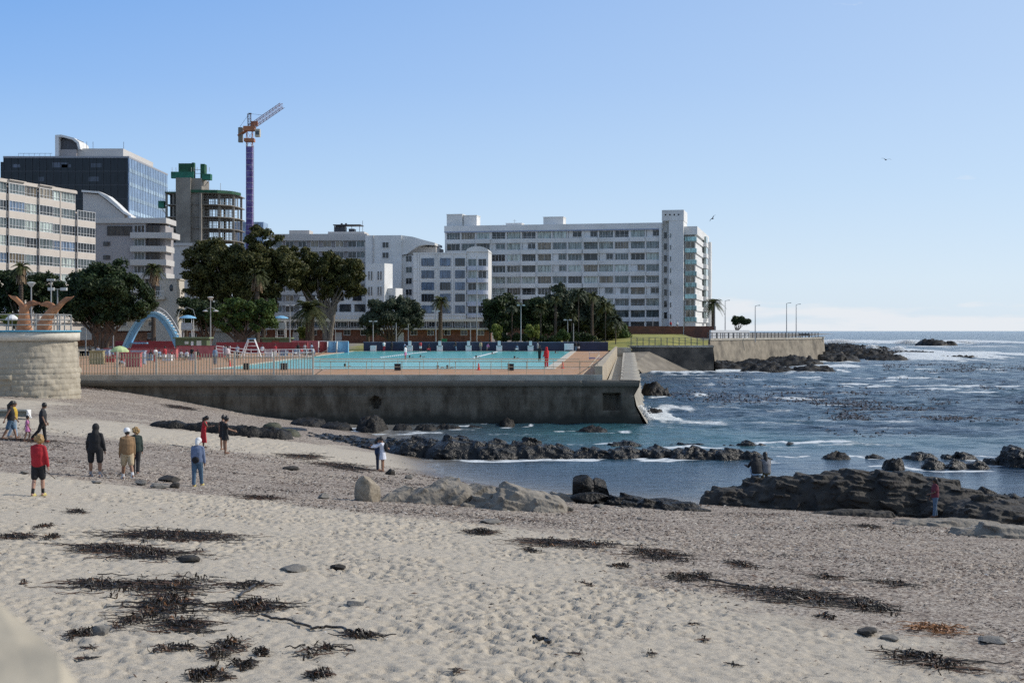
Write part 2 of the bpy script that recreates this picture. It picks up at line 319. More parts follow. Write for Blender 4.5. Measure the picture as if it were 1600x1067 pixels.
# ---------------- rocks as height fields ----------------
rock_dark = mat('rock_dark', (.010, .0095, .009), rough=.5, var=.5, scale=5, bump=.12, bscale=8, stain=(.024, .020, .016), stain_scale=2.6, spec=.22)
rock_grey = mat('rock_grey', (.026, .022, .018), rough=.8, var=.3, scale=3, bump=.08, bscale=6, stain=(.048, .041, .032), stain_scale=1.2)
rock_pale = mat('rock_pale', (.23, .205, .17), rough=.9, var=.2, scale=2.5, bump=.08, bscale=6, stain=(.15, .13, .105), stain_scale=1.5)
rock_stone = mat('rock_stone', (.16, .15, .135), rough=.9, var=.3, scale=9, bump=.02, bscale=30)
FOAMSRC = []
def ground_z(x, y): return np.where(np.asarray(y) < 111, terr(x, np.minimum(y, 111)), -2.0)
def rock_field(name, label, blobs, res, m=None, block=1.0, rough=.35, crack=.16, seed=1, cat='rocks', group=None, rot=.3, foam=0, strata=0.0):
    """blobs: (x, y, rx, ry, angle_deg, top_z); one continuous outcrop"""
    B = np.array(blobs, float); rr = np.maximum(B[:, 2], B[:, 3])
    x0, x1 = (B[:, 0]-rr).min()-.3, (B[:, 0]+rr).max()+.3; y0, y1 = (B[:, 1]-rr).min()-.3, (B[:, 1]+rr).max()+.3
    xs = np.arange(x0, x1, res); ys = np.arange(y0, y1, res); X, Y = np.meshgrid(xs, ys)
    wx = X+.35*block*fbm(X/block*.8, Y/block*.8, seed=seed+40, o=3); wy = Y+.35*block*fbm(X/block*.8+5, Y/block*.8+3, seed=seed+41, o=3)
    G = ground_z(X, Y); H = np.full(X.shape, -9.)
    for bx, by, rx, ry, an, h in B:
        c, s = math.cos(R(an)), math.sin(R(an)); u = ((wx-bx)*c+(wy-by)*s)/rx; v = (-(wx-bx)*s+(wy-by)*c)/ry
        d = np.abs(u)**2.4+np.abs(v)**2.4; base = float(ground_z(bx, by)) if by < 111 else -.6
        base = max(base, -.7)
        H = np.maximum(H, np.where(d < 1.25, base+(h-base)*np.clip(1-d, -.3, 1)**np.where(d < 1, .55, 1.) if False else base+(h-base)*np.where(d < 1, np.clip(1-d, 0, 1)**.5, -(d-1)*1.5), -9.))
    c, s = math.cos(rot), math.sin(rot); U = (X*c+Y*s)/block; W = (-X*s+Y*c)/block*1.5
    U = U+.3*vn(X/block, Y/block, seed=seed); W = W+.3*vn(X/block+7, Y/block, seed=seed+1)
    f1, f2, cid, dx, dy = worley(U, W, seed, True); e1, e2, cid2, dx2, dy2 = worley(U*2.3, W*2.3, seed+3, True)
    q1 = _h(np.floor(cid*9999), np.zeros_like(X), np.zeros_like(X), 3)-.5; q2 = _h(np.floor(cid*9999), np.ones_like(X), np.zeros_like(X), 4)-.5; q3 = _h(np.floor(cid2*9999), np.zeros_like(X), np.zeros_like(X), 6)-.5; q4 = _h(np.floor(cid2*9999), np.ones_like(X), np.zeros_like(X), 7)-.5
    rel = np.clip((H-np.maximum(G, -.3))/.6, 0, 1)
    H = H+rel*(rough*block*(.42*(cid-.6)+1.5*(q1*dx+q2*dy)+.20*(cid2-.5)+.8*(q3*dx2+q4*dy2))+min(.10*block, .16)*fbm(X*4/block, Y*4/block, seed=seed+9, o=3))
    H = H-rel*crack*block*(np.exp(-(f2-f1)/.07)+.4*np.exp(-(e2-e1)/.09))
    if strata:
        q = strata; t = H/q+.25*X/1.0*.35; fr = t-np.floor(t); H = H+rel*(np.floor(t)+sstep(.25, .75, fr)-t)*q*.85
    keep = H > G-.35; fm = grid_faces(len(xs), len(ys)); H = np.maximum(H, G-.5)
    k = keep.ravel(); fm = fm[k[fm].any(1)]
    used = np.unique(fm); remap = np.zeros(X.size, int); remap[used] = np.arange(len(used))
    V = np.stack([X, Y, H], -1).reshape(-1, 3)[used]; fm = remap[fm]
    if foam:
        for bl in blobs: FOAMSRC.append((bl[0], bl[1], bl[2], bl[3], bl[4], foam))
    o = np_mesh(name, V, fm, m or rock_dark); tag(o, label, cat, group)
    return o
def boulder(name, label, c, size, m=None, seed=1, planes=13, cat='boulder', group=None, rz=0, flat=.0, sub=4):
    """faceted stone cut by planes; c = centre of its foot"""
    bm = bmesh.new(); bmesh.ops.create_icosphere(bm, subdivisions=sub, radius=1)
    P = np.array([v.co[:] for v in bm.verts]); rg = np.random.default_rng(seed)
    for i in range(planes):
        n = rg.normal(size=3); n /= np.linalg.norm(n); d = rg.uniform(.55, .85); t = np.maximum(P@n-d, 0); P = P-t[:, None]*n
    P = P*(1+.05*fbm(P[:, 0]*2.5, P[:, 1]*2.5, P[:, 2]*2.5, seed=seed))[:, None]
    P[:, 2] = np.maximum(P[:, 2], -.55); P /= np.abs(P).max(0)
    P[:, 2] = (P[:, 2]-P[:, 2].min())/(P[:, 2].max()-P[:, 2].min()); P = P*np.array(size)*np.array([.5, .5, 1.12]); P[:, 2] -= size[2]*.12
    for v, p in zip(bm.verts, P): v.co = p
    me = bpy.data.meshes.new(name); bm.to_mesh(me); bm.free()
    o = link(name, me, m or rock_grey); o.location = c; o.rotation_euler = (0, 0, rz); return tag(o, label, cat, group)

def bp_(px, py, wpx, dpt, toppy, an=0, z=None):
    """blob whose foot is seen at (px, py), half-width in px, depth half-size in metres, top at toppy"""
    if z is None:
        x, y, z = T(px, py)
        if py > 740 and z < .12: x, y, z = GP(px, py, .12)
    else: x, y, _ = GP(px, py, z)
    yc = y+dpt*.6
    return (PX(px, yc), yc, wpx*yc/FPX, dpt, an, PZ(toppy, yc))
_bm = bmesh.new(); bmesh.ops.create_icosphere(_bm, subdivisions=3, radius=1); _BP = np.array([v.co[:] for v in _bm.verts]); _bm.verts.ensure_lookup_table(); _BF = np.array([[v.index for v in f.verts] for f in _bm.faces]); _bm.free()
def block(rg, c, size, tilt, rz):
    """one faceted slab of rock cut by six bedding planes and some random ones"""
    P = _BP.copy()*1.75
    for n, d in [((1, 0, 0), 1), ((-1, 0, 0), 1), ((0, 1, 0), 1), ((0, -1, 0), 1), ((0, 0, 1), .9), ((0, 0, -1), 1)]:
        n = np.array(n, float)+rg.normal(size=3)*.13; n /= np.linalg.norm(n); t = np.maximum(P@n-d*rg.uniform(.85, 1), 0); P = P-t[:, None]*n
    for q in range(7):
        n = rg.normal(size=3); n /= np.linalg.norm(n); d = rg.uniform(.95, 1.25); t = np.maximum(P@n-d, 0); P = P-t[:, None]*n
    P = P*np.array(size)*.5; cx, sx = math.cos(tilt), math.sin(tilt); P = np.stack([P[:, 0]*cx+P[:, 2]*sx, P[:, 1], -P[:, 0]*sx+P[:, 2]*cx], -1); cz, sz = math.cos(rz), math.sin(rz)
    P = np.stack([P[:, 0]*cz-P[:, 1]*sz, P[:, 0]*sz+P[:, 1]*cz, P[:, 2]], -1); return P+np.array(c)
def rock_mass(name, label, blobs, size, n, m, seed, tilt=.25, vox=.05, rz=.15, extra=(), cat='rocks', stick=.0):
    """a jointed outcrop: slabs stacked over each other up to the height of the blobs, fused into one surface"""
    rg = np.random.default_rng(seed); B = np.array(blobs); VV, FF = [], []; k = 0
    area = B[:, 2]*B[:, 3]; cnt = np.maximum(2, (n*area/area.sum()).astype(int))
    for (bx, by, rx, ry, an, h), c_ in zip(B, cnt):
        for i in range(c_):
            r = math.sqrt(rg.random()); t = rg.uniform(0, 6.283); x, y = bx+rx*r*math.cos(t)*.92, by+ry*r*math.sin(t)*.92; g0 = float(ground_z(x, y)) if y < 111 else -.6
            s = np.array(size)*rg.uniform(.6, 1.25, 3)*(1.1-.35*r); z = g0+(h-g0)*math.sqrt(max(0, 1-r**2.2))+rg.uniform(-.5, stick)*s[2]
            for lay in range(3):
                zz = z-s[2]*.5-lay*s[2]*.8
                if zz+s[2]*.5 < g0-.1: break
                VV.append(block(rg, (x+rg.uniform(-.1, .1), y+rg.uniform(-.1, .1)-lay*.12, zz), s*(1+.15*lay), tilt+rg.normal()*.07, rz+rg.normal()*.15)); FF.append(_BF+k); k += len(_BP)
    for bx, by, rx, ry, an, h in B:
        g0 = float(ground_z(bx, by)) if by < 111 else -.6; _SB = np.sign(_BP)*np.abs(_BP)**.72; VV.append(_SB*np.array([rx*.98, ry*.9, (h-g0)*.84+.3])*(1+.06*fbm(_BP[:, 0]*3+bx, _BP[:, 1]*3, _BP[:, 2]*3, seed=2))[:, None]+np.array([bx, by, g0-.3])); FF.append(_BF+k); k += len(_BP)
    for c, s in extra: VV.append(block(rg, c, s, .05, rz)); FF.append(_BF+k); k += len(_BP)
    o = np_mesh(name, np.concatenate(VV), np.concatenate(FF), m); r = o.modifiers.new('r', 'REMESH'); r.mode = 'VOXEL'; r.voxel_size = vox; tx = bpy.data.textures.new('t', 'CLOUDS'); tx.noise_scale = .28; d = o.modifiers.new('d', 'DISPLACE'); d.texture = tx; d.strength = .07; d.mid_level = .5; d.texture_coords = 'GLOBAL'
    return tag(o, label, cat)
blobs = [bp_(1150, 790, 60, 1.3, 757), bp_(1195, 792, 45, 1.5, 745), bp_(1245, 795, 65, 1.6, 739), bp_(1330, 800, 75, 1.9, 732), bp_(1400, 802, 70, 1.8, 731), bp_(1450, 803, 60, 1.8, 740), bp_(1480, 808, 50, 1.5, 752), bp_(1425, 801, 45, 2.4, 738), bp_(1390, 801, 50, 2.4, 736), bp_(1290, 798, 60, 1.6, 736), bp_(1500, 812, 70, 1.8, 760), bp_(1540, 817, 60, 1.7, 770), bp_(1570, 822, 80, 2.0, 782), bp_(1610, 815, 60, 1.6, 778)]
rock_mass('rock_outcrop', 'long blocky dark rock outcrop with deep cracks across the beach at far right', blobs, (.95, .8, .36), 420, rock_grey, 5, tilt=.12, vox=.045, extra=[((PX(1187, 58.9), 58.9, .88), (1.0, 1.0, .5)), ((PX(1200, 59.2), 59.2, .92), (.9, .9, .48))])
rock_mass('rock_outcrop', 'jagged black rock hump at the water behind the big right outcrop', [bp_(1550, 800, 42, 1.2, 762), bp_(1590, 802, 40, 1.4, 770)], (.6, .6, .4), 45, rock_dark, 8, tilt=.5, vox=.05)
rock_mass('rock_ledge', 'low pale weathered rock ledge in front of the right outcrop', [bp_(1480, 822, 100, .8, 808), bp_(1570, 838, 85, .9, 817), bp_(1400, 806, 80, .6, 800)], (1.5, .9, .4), 34, rock_pale, 12, tilt=.06)
rock_mass('rock_ledge', 'flat dark slab leaning at the foot of the right outcrop', [bp_(1335, 806, 50, .5, 792), bp_(1290, 803, 30, .4, 797)], (1.6, .6, .35), 9, rock_grey, 13, tilt=-.15)
# pale ridge in the middle
rock_mass('rock_outcrop', 'pale sandy peaked rock ridge in the middle of the beach', [bp_(625, 784, 32, .6, 766), bp_(665, 786, 40, .8, 760), bp_(705, 787, 38, 1.0, 745), bp_(745, 788, 32, .8, 757)], (.95, .8, .5), 60, rock_pale, 21, tilt=-.5, vox=.045, rz=.5)
rock_mass('rock_outcrop', 'rounded grey rock mound right of the pale ridge, nearer the water', [bp_(765, 792, 38, .7, 774), bp_(820, 797, 50, 1.0, 760), bp_(858, 798, 30, .8, 769), bp_(885, 783, 26, .8, 770)], (1.1, .9, .5), 50, rock_pale, 25, tilt=.35, vox=.045, rz=.3)
rock_mass('rock_ledge', 'long low dark rock ledge along the water edge', [bp_(985, 790, 36, .6, 772), bp_(1030, 794, 45, .6, 775), bp_(1068, 797, 30, .6, 781), bp_(950, 787, 40, .5, 779)], (1.2, .7, .35), 36, rock_dark, 29, tilt=.2, vox=.045)
# reefs off the beach
rock_reef = mat('rock_reef', (.011, .0105, .010), rough=.38, var=.5, scale=5, bump=.10, bscale=9, stain=(.22, .21, .19), stain_scale=7, slo=.66, shi=.74, spec=.3)  # pale specks: white glints painted into the colour, also barnacles and mussels
def reef(lst, label, seed, res=.12, block=.5, m=None, rough=.55, name='reef', **k):
    if seed in (31, 33, 39, 43, 45, 35):
        bl = [bp_(a, b_, c, d, e, 0, 0.0) for a, b_, c, d, e in lst]
        for q in bl: FOAMSRC.append((q[0], q[1], q[2], q[3], 0, 1))
        return rock_mass(name, label, bl, (.62, .5, .26) if seed != 45 else (1.2, 1, .6), 75*len(lst), rock_reef, seed, tilt=.3, vox=.07, cat='reef', stick=.5)
    return rock_field(name, label, [bp_(a, b_, c, d, e, 0, 0.0) for a, b_, c, d, e in lst], res, m or rock_dark, block=block, rough=rough, crack=.2, seed=seed, cat='reef', foam=1, **k)
reef([(420, 690, 60, 2.0, 680), (480, 698, 60, 2.2, 681), (540, 703, 60, 2.4, 684), (600, 709, 60, 2.4, 687), (660, 713, 60, 2.6, 684), (710, 716, 55, 2.4, 682), (770, 717, 55, 2.4, 687), (830, 716, 50, 2.2, 687), (870, 716, 38, 1.8, 694)], 'long mussel-crusted black reef running from the sand into the bay', 31)
reef([(880, 716, 45, 1.6, 702), (925, 716, 50, 1.8, 701), (970, 716, 55, 1.9, 699), (1025, 716, 60, 1.9, 699), (1080, 718, 60, 1.9, 700), (1135, 719, 60, 1.8, 700), (1180, 720, 40, 1.5, 706)], 'lower black reef continuing right in the middle of the bay', 33)
reef([(980, 699, 60, 1.2, 690), (1080, 697, 70, 1.0, 692), (1170, 698, 70, 1.0, 692), (1235, 697, 30, .8, 693)], 'thin wave-washed reef strip beyond the bay reef', 35)
reef([(1305, 719, 32, 1.2, 708)], 'small dark mound in the water left of the right-hand reef', 37)
reef([(1370, 718, 30, .8, 712), (1440, 719, 50, 1.0, 709), (1500, 719, 50, 1.2, 708), (1560, 727, 40, 1.2, 715)], 'long broken reef at the right behind the outcrop', 39)
reef([(1395, 735, 17, 1.0, 715)], 'domed dark rock in the water behind the big outcrop', 41, block=.8)
reef([(1460, 733, 22, .9, 720), (1495, 733, 25, .9, 721), (1530, 733, 25, .9, 722)], 'row of low wet rocks at the right in front of the reef', 43)
reef([(1590, 730, 28, 2.0, 703), (1615, 730, 30, 2.0, 700)], 'high dark rock at the right edge of the sea', 45, block=.9)
reef([(480, 676, 28, 1.8, 653), (525, 677, 24, 1.5, 660)], 'dark weedy rock heap on the sand below the pool wall', 47, name='rock_heap')
reef([(582, 677, 26, 2.0, 652)], 'rounded black rock under the drain hole of the pool wall', 49, block=.9, name='rock_heap')
reef([(628, 676, 16, 1.2, 662), (665, 676, 22, 1.5, 664)], 'broken brown rocks right of the drain hole', 51, name='rock_heap')
reef([(700, 674, 30, 1.0, 664), (745, 672, 25, 1.0, 665)], 'low black rocks at the middle of the pool wall foot', 53, name='rock_heap')
reef([(792, 668, 16, 1.6, 654)], 'brownish rock against the right half of the pool wall', 55, name='rock_heap')
reef([(925, 677, 32, 1.3, 667)], 'low black rock in the water by the pool wall corner', 57, name='rock_heap')
reef([(1022, 619, 20, 3.0, 600), (1040, 619, 10, 2.0, 609)], 'dark rock in the sea right of the pool wall corner', 59, block=1.2)
reef([(1022, 648, 18, 1.5, 638)], 'low rock awash beside the sloping wall corner', 61)
rock_field('rock_step', 'dark weed-covered rock step across the upper beach', [bp_(265, 668, 32, .8, 657), bp_(320, 674, 45, .8, 660), bp_(375, 680, 40, .9, 665), bp_(420, 684, 35, 1.0, 668)], .11, rock_dark, block=.5, rough=.5, seed=63)
rock_field('rock_heap', 'green-brown weedy rocks left end of the long reef', [bp_(395, 676, 25, .8, 668), bp_(440, 680, 28, .8, 670), bp_(425, 668, 15, .6, 660)], .1, mat('rock_weedy', (.05, .052, .03), rough=.7, var=.4, scale=5, bump=.05), block=.4, rough=.6, seed=65)
# point beyond the pool
def far(lst, label, seed, res=.45, block=1.7, **k):
    return rock_field('rock_point', label, [bp_(a, b_, c, d, e, 0, 0.0) for a, b_, c, d, e in lst], res, rock_dark, block=block, rough=.6, crack=.15, seed=seed, cat='rocks', foam=1, **k)
far([(1130, 577, 34, 8, 566), (1180, 577, 45, 8, 564), (1235, 572, 50, 10, 558), (1290, 566, 50, 14, 551), (1270, 580, 34, 6, 573), (1200, 581, 50, 5, 573), (1340, 560, 55, 16, 545), (1310, 551, 50, 20, 538), (1350, 553, 50, 16, 541), (1385, 563, 36, 6, 555), (1380, 556, 40, 10, 549)], 'broad black rocky point below the promenade wall', 71)
far([(1430, 556, 45, 12, 550), (1500, 561, 40, 6, 557)], 'low wave-washed rocks off the tip of the point', 73)
far([(1455, 541, 22, 14, 531), (1480, 541, 14, 10, 534)], 'offshore rock standing out near the horizon', 75, res=1.0, block=3)
# boulders
x, y, z = T(573, 783); boulder('boulder', 'upright squared tan boulder with a cleft, left of the pale ridge', (x, y+.4, z), (.95, .8, .86), mat('rock_tan', (.27, .23, .175), rough=.9, var=.25, scale=5, bump=.03, stain=(.16, .13, .09), stain_scale=3), 3, planes=9, rz=.4)
x, y, z = T(910, 785); boulder('boulder', 'left of two dark round-topped boulders at the water edge', (x, y+.6, z), (1.0, .9, 1.0), rock_dark, 5)
x, y, z = T(938, 786); boulder('boulder', 'right of two dark boulders at the water edge, leaning', (x, y+.6, z), (.95, .9, .92), rock_dark, 9, rz=1)
x, y, z = T(922, 787); boulder('boulder', 'broad grey block in front of the two dark boulders', (x, y+.2, z), (1.5, .8, .42), rock_dark, 12, planes=8)
small = [(610, 742, 17, 14, 'dark pointed stone beside the embracing couple'), (637, 748, 16, 9, 'flat green-grey stone right of the embracing couple'), (504, 779, 24, 11, 'low grey stone left of the tan boulder'),
 (262, 752, 42, 12, 'wedge-shaped grey stone left of the person in jeans'), (218, 757, 22, 10, 'dark blue-grey stone at the feet of the khaki shorts man'), (245, 762, 30, 9, 'flat grey stone in the row below the wedge stone'), (272, 762, 20, 12, 'rounded dark stone at the right of the row below the wedge stone'),
 (36, 740, 18, 6, 'small dark stone left of the man in red'), (150, 755, 22, 6, 'flat stone in front of the man in the black hoodie'), (295, 878, 42, 14, 'grey stone beside the uppermost kelp heap'), (155, 992, 32, 20, 'tan stone at the end of the lower left kelp'),
 (455, 893, 55, 12, 'half buried grey stones in open sand'), (527, 890, 28, 12, 'rounded pale stone right of the half buried stones'), (552, 948, 30, 12, 'half buried stone in the sand right of the big kelp heap'), (768, 817, 34, 8, 'flat black stone in sand near the pale ridge'),
 (1357, 992, 40, 14, 'cracked grey stone in the lower right sand'), (1392, 1000, 34, 10, 'flat dark stone touching the cracked grey one'), (1558, 1005, 50, 10, 'low stone at the lower right edge'), (452, 734, 30, 8, 'brown weedy stone on the grey shingle'),
 (935, 793, 20, 8, 'small dark stone below the twin dark boulders'), (1000, 812, 12, 5, 'tiny dark stone below the long ledge'), (1060, 890, 0, 0, ''), (30, 680, 0, 0, ''), (1250, 790, 16, 10, 'small stone at the left foot of the big outcrop'), (1100, 803, 0, 0, '')]
for i, (px, py, wp, hp, lab) in enumerate(small):
    if not wp: continue
    x, y, z = T(px, py); k = y/FPX
    boulder('stone', lab, (x, y+wp*k*.3, z), (wp*k*1.05, wp*k*.8, max(hp*k*.7, .05)), rock_stone if i % 3 else rock_grey, 100+i, planes=16, cat='stone', rz=i*.7, sub=3)

# ---------------- sea ----------------
xs = axis([(-70, -20, 3, .6), (-20, 62, .42, .42), (62, 400, .5, 14)]); e = 14
while xs[-1] < 26000: xs = np.append(xs, xs[-1]+e); e *= 1.12
xs = np.r_[-26000, -6000, -1500, -400, -150, xs]
ys = axis([(44, 80, .26, .26), (80, 140, .26, .5), (140, 300, .5, 1.5), (300, 900, 1.5, 8)]); e = 9
while ys[-1] < 60000: ys = np.append(ys, ys[-1]+e); e *= 1.06
X, Y = np.meshgrid(xs, ys)
sh = sstep(66, 125, Y); calm = .12+.88*sh
wv = lambda k, a, s: a*(1-np.abs(vn(X*k+s, Y*k*2.4+.3*X*k, seed=int(s))))*2-a
fade = np.clip(1-(Y-700)/1200, 0, 1)
Z = 1.5*calm*fade*(wv(.22, .10, 3)+wv(.5, .05, 5)+.035*fbm(X*1.1, Y*2.2, o=3, seed=19)+.12*vn(X*.03, Y*.09, seed=23)*sh)
# breaking swell lines
foam = np.zeros_like(X)
def streak(px0, px1, py, half, s, h=0.25, bend=0):
    """a line of broken water between two columns of the photo, on the sea at row py"""
    global foam, Z
    y0 = YG(py, 0); xa, xb = PX(px0, y0), PX(px1, y0); dy = abs(YG(py-half, 0)-YG(py+half, 0))/2
    yy = y0+bend*(X-xa)+dy*.5*vn(X*8/max(xb-xa, 1), X*0, seed=int(py))
    u = sstep(xa-.1*(xb-xa), xa+.15*(xb-xa), X)*(1-sstep(xb-.15*(xb-xa), xb+.1*(xb-xa), X)); d = np.exp(-((Y-yy)/dy)**2)*u
    foam = np.maximum(foam, d*s); Z = Z+h*d
for a in [(1285, 1420, 536, 2.4, 1.4, 1.4), (1420, 1475, 537, 1.8, 1.1, .8), (1480, 1545, 535.5, 2.2, 1.4, 1.6), (1400, 1600, 543, 1.2, .8, .5), (1390, 1510, 556, 5, 1.5, .9), (1400, 1480, 561, 4.5, 1.3, .5), (1460, 1600, 554, 3.5, 1.25, .6), (1350, 1420, 549, 3, 1.2, .6), (1250, 1345, 573, 3, 1.0, .35), (1240, 1330, 566, 2, .9, .2),
          (1080, 1250, 580, 2.5, .95, .15), (1240, 1330, 583, 2, .6, .1), (1010, 1110, 584, 2, .9, .3), (1010, 1060, 592, 1.5, .5, .05), (1090, 1130, 602, 2.5, .7, .1), (1080, 1110, 618, 3, .8, .05), (1200, 1270, 622, 1.5, .6, .1), (1190, 1250, 645, 2, .6, .1),
          (1000, 1060, 655, 9, 1.0, .12), (1010, 1090, 640, 7, .75, .1), (1020, 1140, 662, 5, .7, .05), (1090, 1180, 637, 2, .6, 0), (1150, 1260, 663, 2.5, .6, .05), (1360, 1400, 671, 2, .6, .05), (960, 1080, 668, 3, .5, 0), (880, 1010, 676, 4, .45, 0),
          (1215, 1340, 694, 2.5, 1.0, .18), (1260, 1420, 697, 2, .6, .1), (1500, 1600, 690, 3, .5, .05), (1400, 1600, 684, 2, .5, 0), (960, 1240, 701, 2, .5, 0), (880, 920, 696, 3, .6, 0), (540, 600, 676, 3, .9, 0), (600, 700, 680, 2, .7, 0), (740, 860, 681, 2, .5, 0), (1420, 1480, 535, 1.2, .6, 0),
          (1500, 1600, 735, 1.5, .4, 0), (1560, 1600, 745, 1.5, .5, 0), (1280, 1600, 528, .5, .45, .3), (1400, 1600, 549, 1, .5, .3)]:
    streak(*a)
for bx, by, rx, ry, an, s in FOAMSRC:
    d = np.hypot((X-bx)/(rx+.35+by*.006), (Y-by)/(ry+.4+by*.008)); foam = np.maximum(foam, .82*s*np.exp(-((d-1)/.22)**2)*(.35+.65*sstep(-.3, .5, vn(X*.5, Y*.5, seed=77))))
TZ = np.where(Y < 111, terr(X, np.minimum(Y, 111)), -2.); TZ = np.where(np.abs(X) > 60, -2., TZ)
depth = -TZ
foam = np.maximum(foam, .5*np.exp(-((depth-.05)/.06)**2)*(np.abs(X) < 50))
# scattered whitecaps and spent foam streaks
wc = sstep(.52, .8, fbm(X*.13, Y*.3, o=3, seed=55)*1.9)*sh*.75*sstep(0, 30, X-.02*Y); foam = np.maximum(foam, wc*(Y < 900)*(fbm(X*.012, Y*.02, seed=2) > -.25))
shallow = np.exp(-np.clip(depth, 0, 9)/.28)
turq = np.clip(np.exp(-(((X-9)/9)**2+((Y-97)/11)**2))+.4*np.exp(-(((X-25)/14)**2+((Y-92)/8)**2))+.25*fbm(X*.05, Y*.08, seed=91)*(Y > 90), 0, .75)
V = np.stack([X, Y, Z], -1).reshape(-1, 3)
m, nt, b = principled('sea_water')
af = N(nt, 'ShaderNodeAttribute', attribute_name='foam'); ash = N(nt, 'ShaderNodeAttribute', attribute_name='shallow'); atq = N(nt, 'ShaderNodeAttribute', attribute_name='turq'); acl = N(nt, 'ShaderNodeAttribute', attribute_name='calm')
tcn = N(nt, 'ShaderNodeTexCoord')
mpa = N(nt, 'ShaderNodeMapping'); mpa.inputs['Scale'].default_value = (1, 1.7, 1); L(nt, tcn.outputs['Object'], mpa.inputs[0])
nA = N(nt, 'ShaderNodeTexNoise'); nA.inputs['Scale'].default_value = .75; nA.inputs['Detail'].default_value = 5; nA.inputs['Roughness'].default_value = .58; L(nt, mpa.outputs[0], nA.inputs[0])
nF = N(nt, 'ShaderNodeTexNoise'); nF.inputs['Scale'].default_value = 1.3; nF.inputs['Detail'].default_value = 10; nF.inputs['Roughness'].default_value = .8; L(nt, mpa.outputs[0], nF.inputs[0])
nD = N(nt, 'ShaderNodeTexNoise'); nD.inputs['Scale'].default_value = .06; nD.inputs['Detail'].default_value = 6; L(nt, mpa.outputs[0], nD.inputs[0])
cd = N(nt, 'ShaderNodeValToRGB'); cd.color_ramp.elements[0].color = (.007, .024, .050, 1); cd.color_ramp.elements[0].position = .35; cd.color_ramp.elements[1].color = (.017, .052, .082, 1); cd.color_ramp.elements[1].position = .65; L(nt, nD.outputs[0], cd.inputs[0])
y1 = N(nt, 'ShaderNodeMixRGB'); y1.inputs[2].default_value = (.04, .13, .145, 1); L(nt, atq.outputs['Fac'], y1.inputs[0]); L(nt, cd.outputs[0], y1.inputs[1])
y2 = N(nt, 'ShaderNodeMixRGB'); y2.inputs[2].default_value = (.22, .20, .17, 1); L(nt, ash.outputs['Fac'], y2.inputs[0]); L(nt, y1.outputs[0], y2.inputs[1])
fa = N(nt, 'ShaderNodeMath', operation='ADD'); L(nt, nF.outputs[0], fa.inputs[0]); L(nt, af.outputs['Fac'], fa.inputs[1])
fr = N(nt, 'ShaderNodeMapRange'); fr.inputs[1].default_value = .98; fr.inputs[2].default_value = 1.22; L(nt, fa.outputs[0], fr.inputs[0])
y3 = N(nt, 'ShaderNodeMixRGB'); y3.inputs[2].default_value = (.62, .66, .68, 1); L(nt, fr.outputs[0], y3.inputs[0]); L(nt, y2.outputs[0], y3.inputs[1])
L(nt, y3.outputs[0], b.inputs['Base Color'])
ro = N(nt, 'ShaderNodeMapRange'); ro.inputs[3].default_value = .17; ro.inputs[4].default_value = .9; L(nt, fr.outputs[0], ro.inputs[0]); L(nt, ro.outputs[0], b.inputs['Roughness']); b.inputs['IOR'].default_value = 1.33
bs = N(nt, 'ShaderNodeMath', operation='MULTIPLY'); bs.inputs[1].default_value = .75; L(nt, acl.outputs['Fac'], bs.inputs[0])
bp = N(nt, 'ShaderNodeBump'); bp.inputs['Distance'].default_value = .8; L(nt, bs.outputs[0], bp.inputs['Strength']); L(nt, nA.outputs[0], bp.inputs['Height']); L(nt, bp.outputs[0], b.inputs['Normal'])
tag(np_mesh('sea', V, grid_faces(len(xs), len(ys)), m, smooth=True, attrs={'foam': foam, 'shallow': shallow, 'turq': turq, 'calm': .25+.75*calm}), kind='structure')
# ---------------- land behind the pool ----------------
conc_dark = mat('concrete_stained', (.105, .098, .085), rough=.9, var=.3, scale=1.2, bump=.03, bscale=6, stain=(.045, .04, .034), stain_scale=.5, detail=10)
conc_light = mat('concrete_light', (.42, .39, .33), rough=.9, var=.15, scale=1.5, bump=.02, bscale=8, stain=(.3, .27, .22), stain_scale=.8)
conc_tan = mat('concrete_tan', (.25, .215, .165), rough=.9, var=.25, scale=.8, bump=.03, bscale=3, stain=(.11, .095, .075), stain_scale=.3)
paving = mat('brick_paving', (.40, .225, .115), rough=.85, var=.2, scale=1.5, stain=(.36, .24, .17), stain_scale=.25)
white_p = mat('white_paint', (.74, .74, .73), rough=.6, var=.05, scale=.6)
steel = mat('galvanised_steel', (.34, .33, .30), rough=.45, metal=.3, var=.15, scale=5)
rail_tan = mat('rail_tan_paint', (.42, .36, .25), rough=.5, var=.2, scale=6)
grass_m = mat('lawn_grass', (.17, .19, .035), rough=.95, var=.35, scale=.5, bump=.05, bscale=20, stain=(.25, .23, .06), stain_scale=.25)
asphalt = mat('promenade_paving', (.22, .21, .19), rough=.9, var=.15, scale=1)
DZ = 3.7
mb = MB()
xs = axis([(-260, -60, 20, 8), (-60, 80, 3, 3)]); xs = xs[xs < 79]; ys = axis([(240, 360, 4, 4), (360, 900, 10, 40)])
def landz(x, y):
    x = np.asarray(x, float); y = np.asarray(y, float); rt = sstep(2, 16, x)
    z = 3.72+(.9*sstep(246, 296, y)+3.7*sstep(304, 326, y))*(1-rt)+(2.6*sstep(246, 300, y)+2.0*sstep(290, 345, y))*rt
    lawn = 1.15*np.exp(-(((np.asarray(x)-27)/13)**2+((np.asarray(y)-266)/16)**2)); return z+lawn
LAND = [(-260, 246), (21.4, 246), (21.4, 255), (35.6, 255), (38.8, 278), (71.6, 330), (78, 342), (78, 900), (-260, 900)]
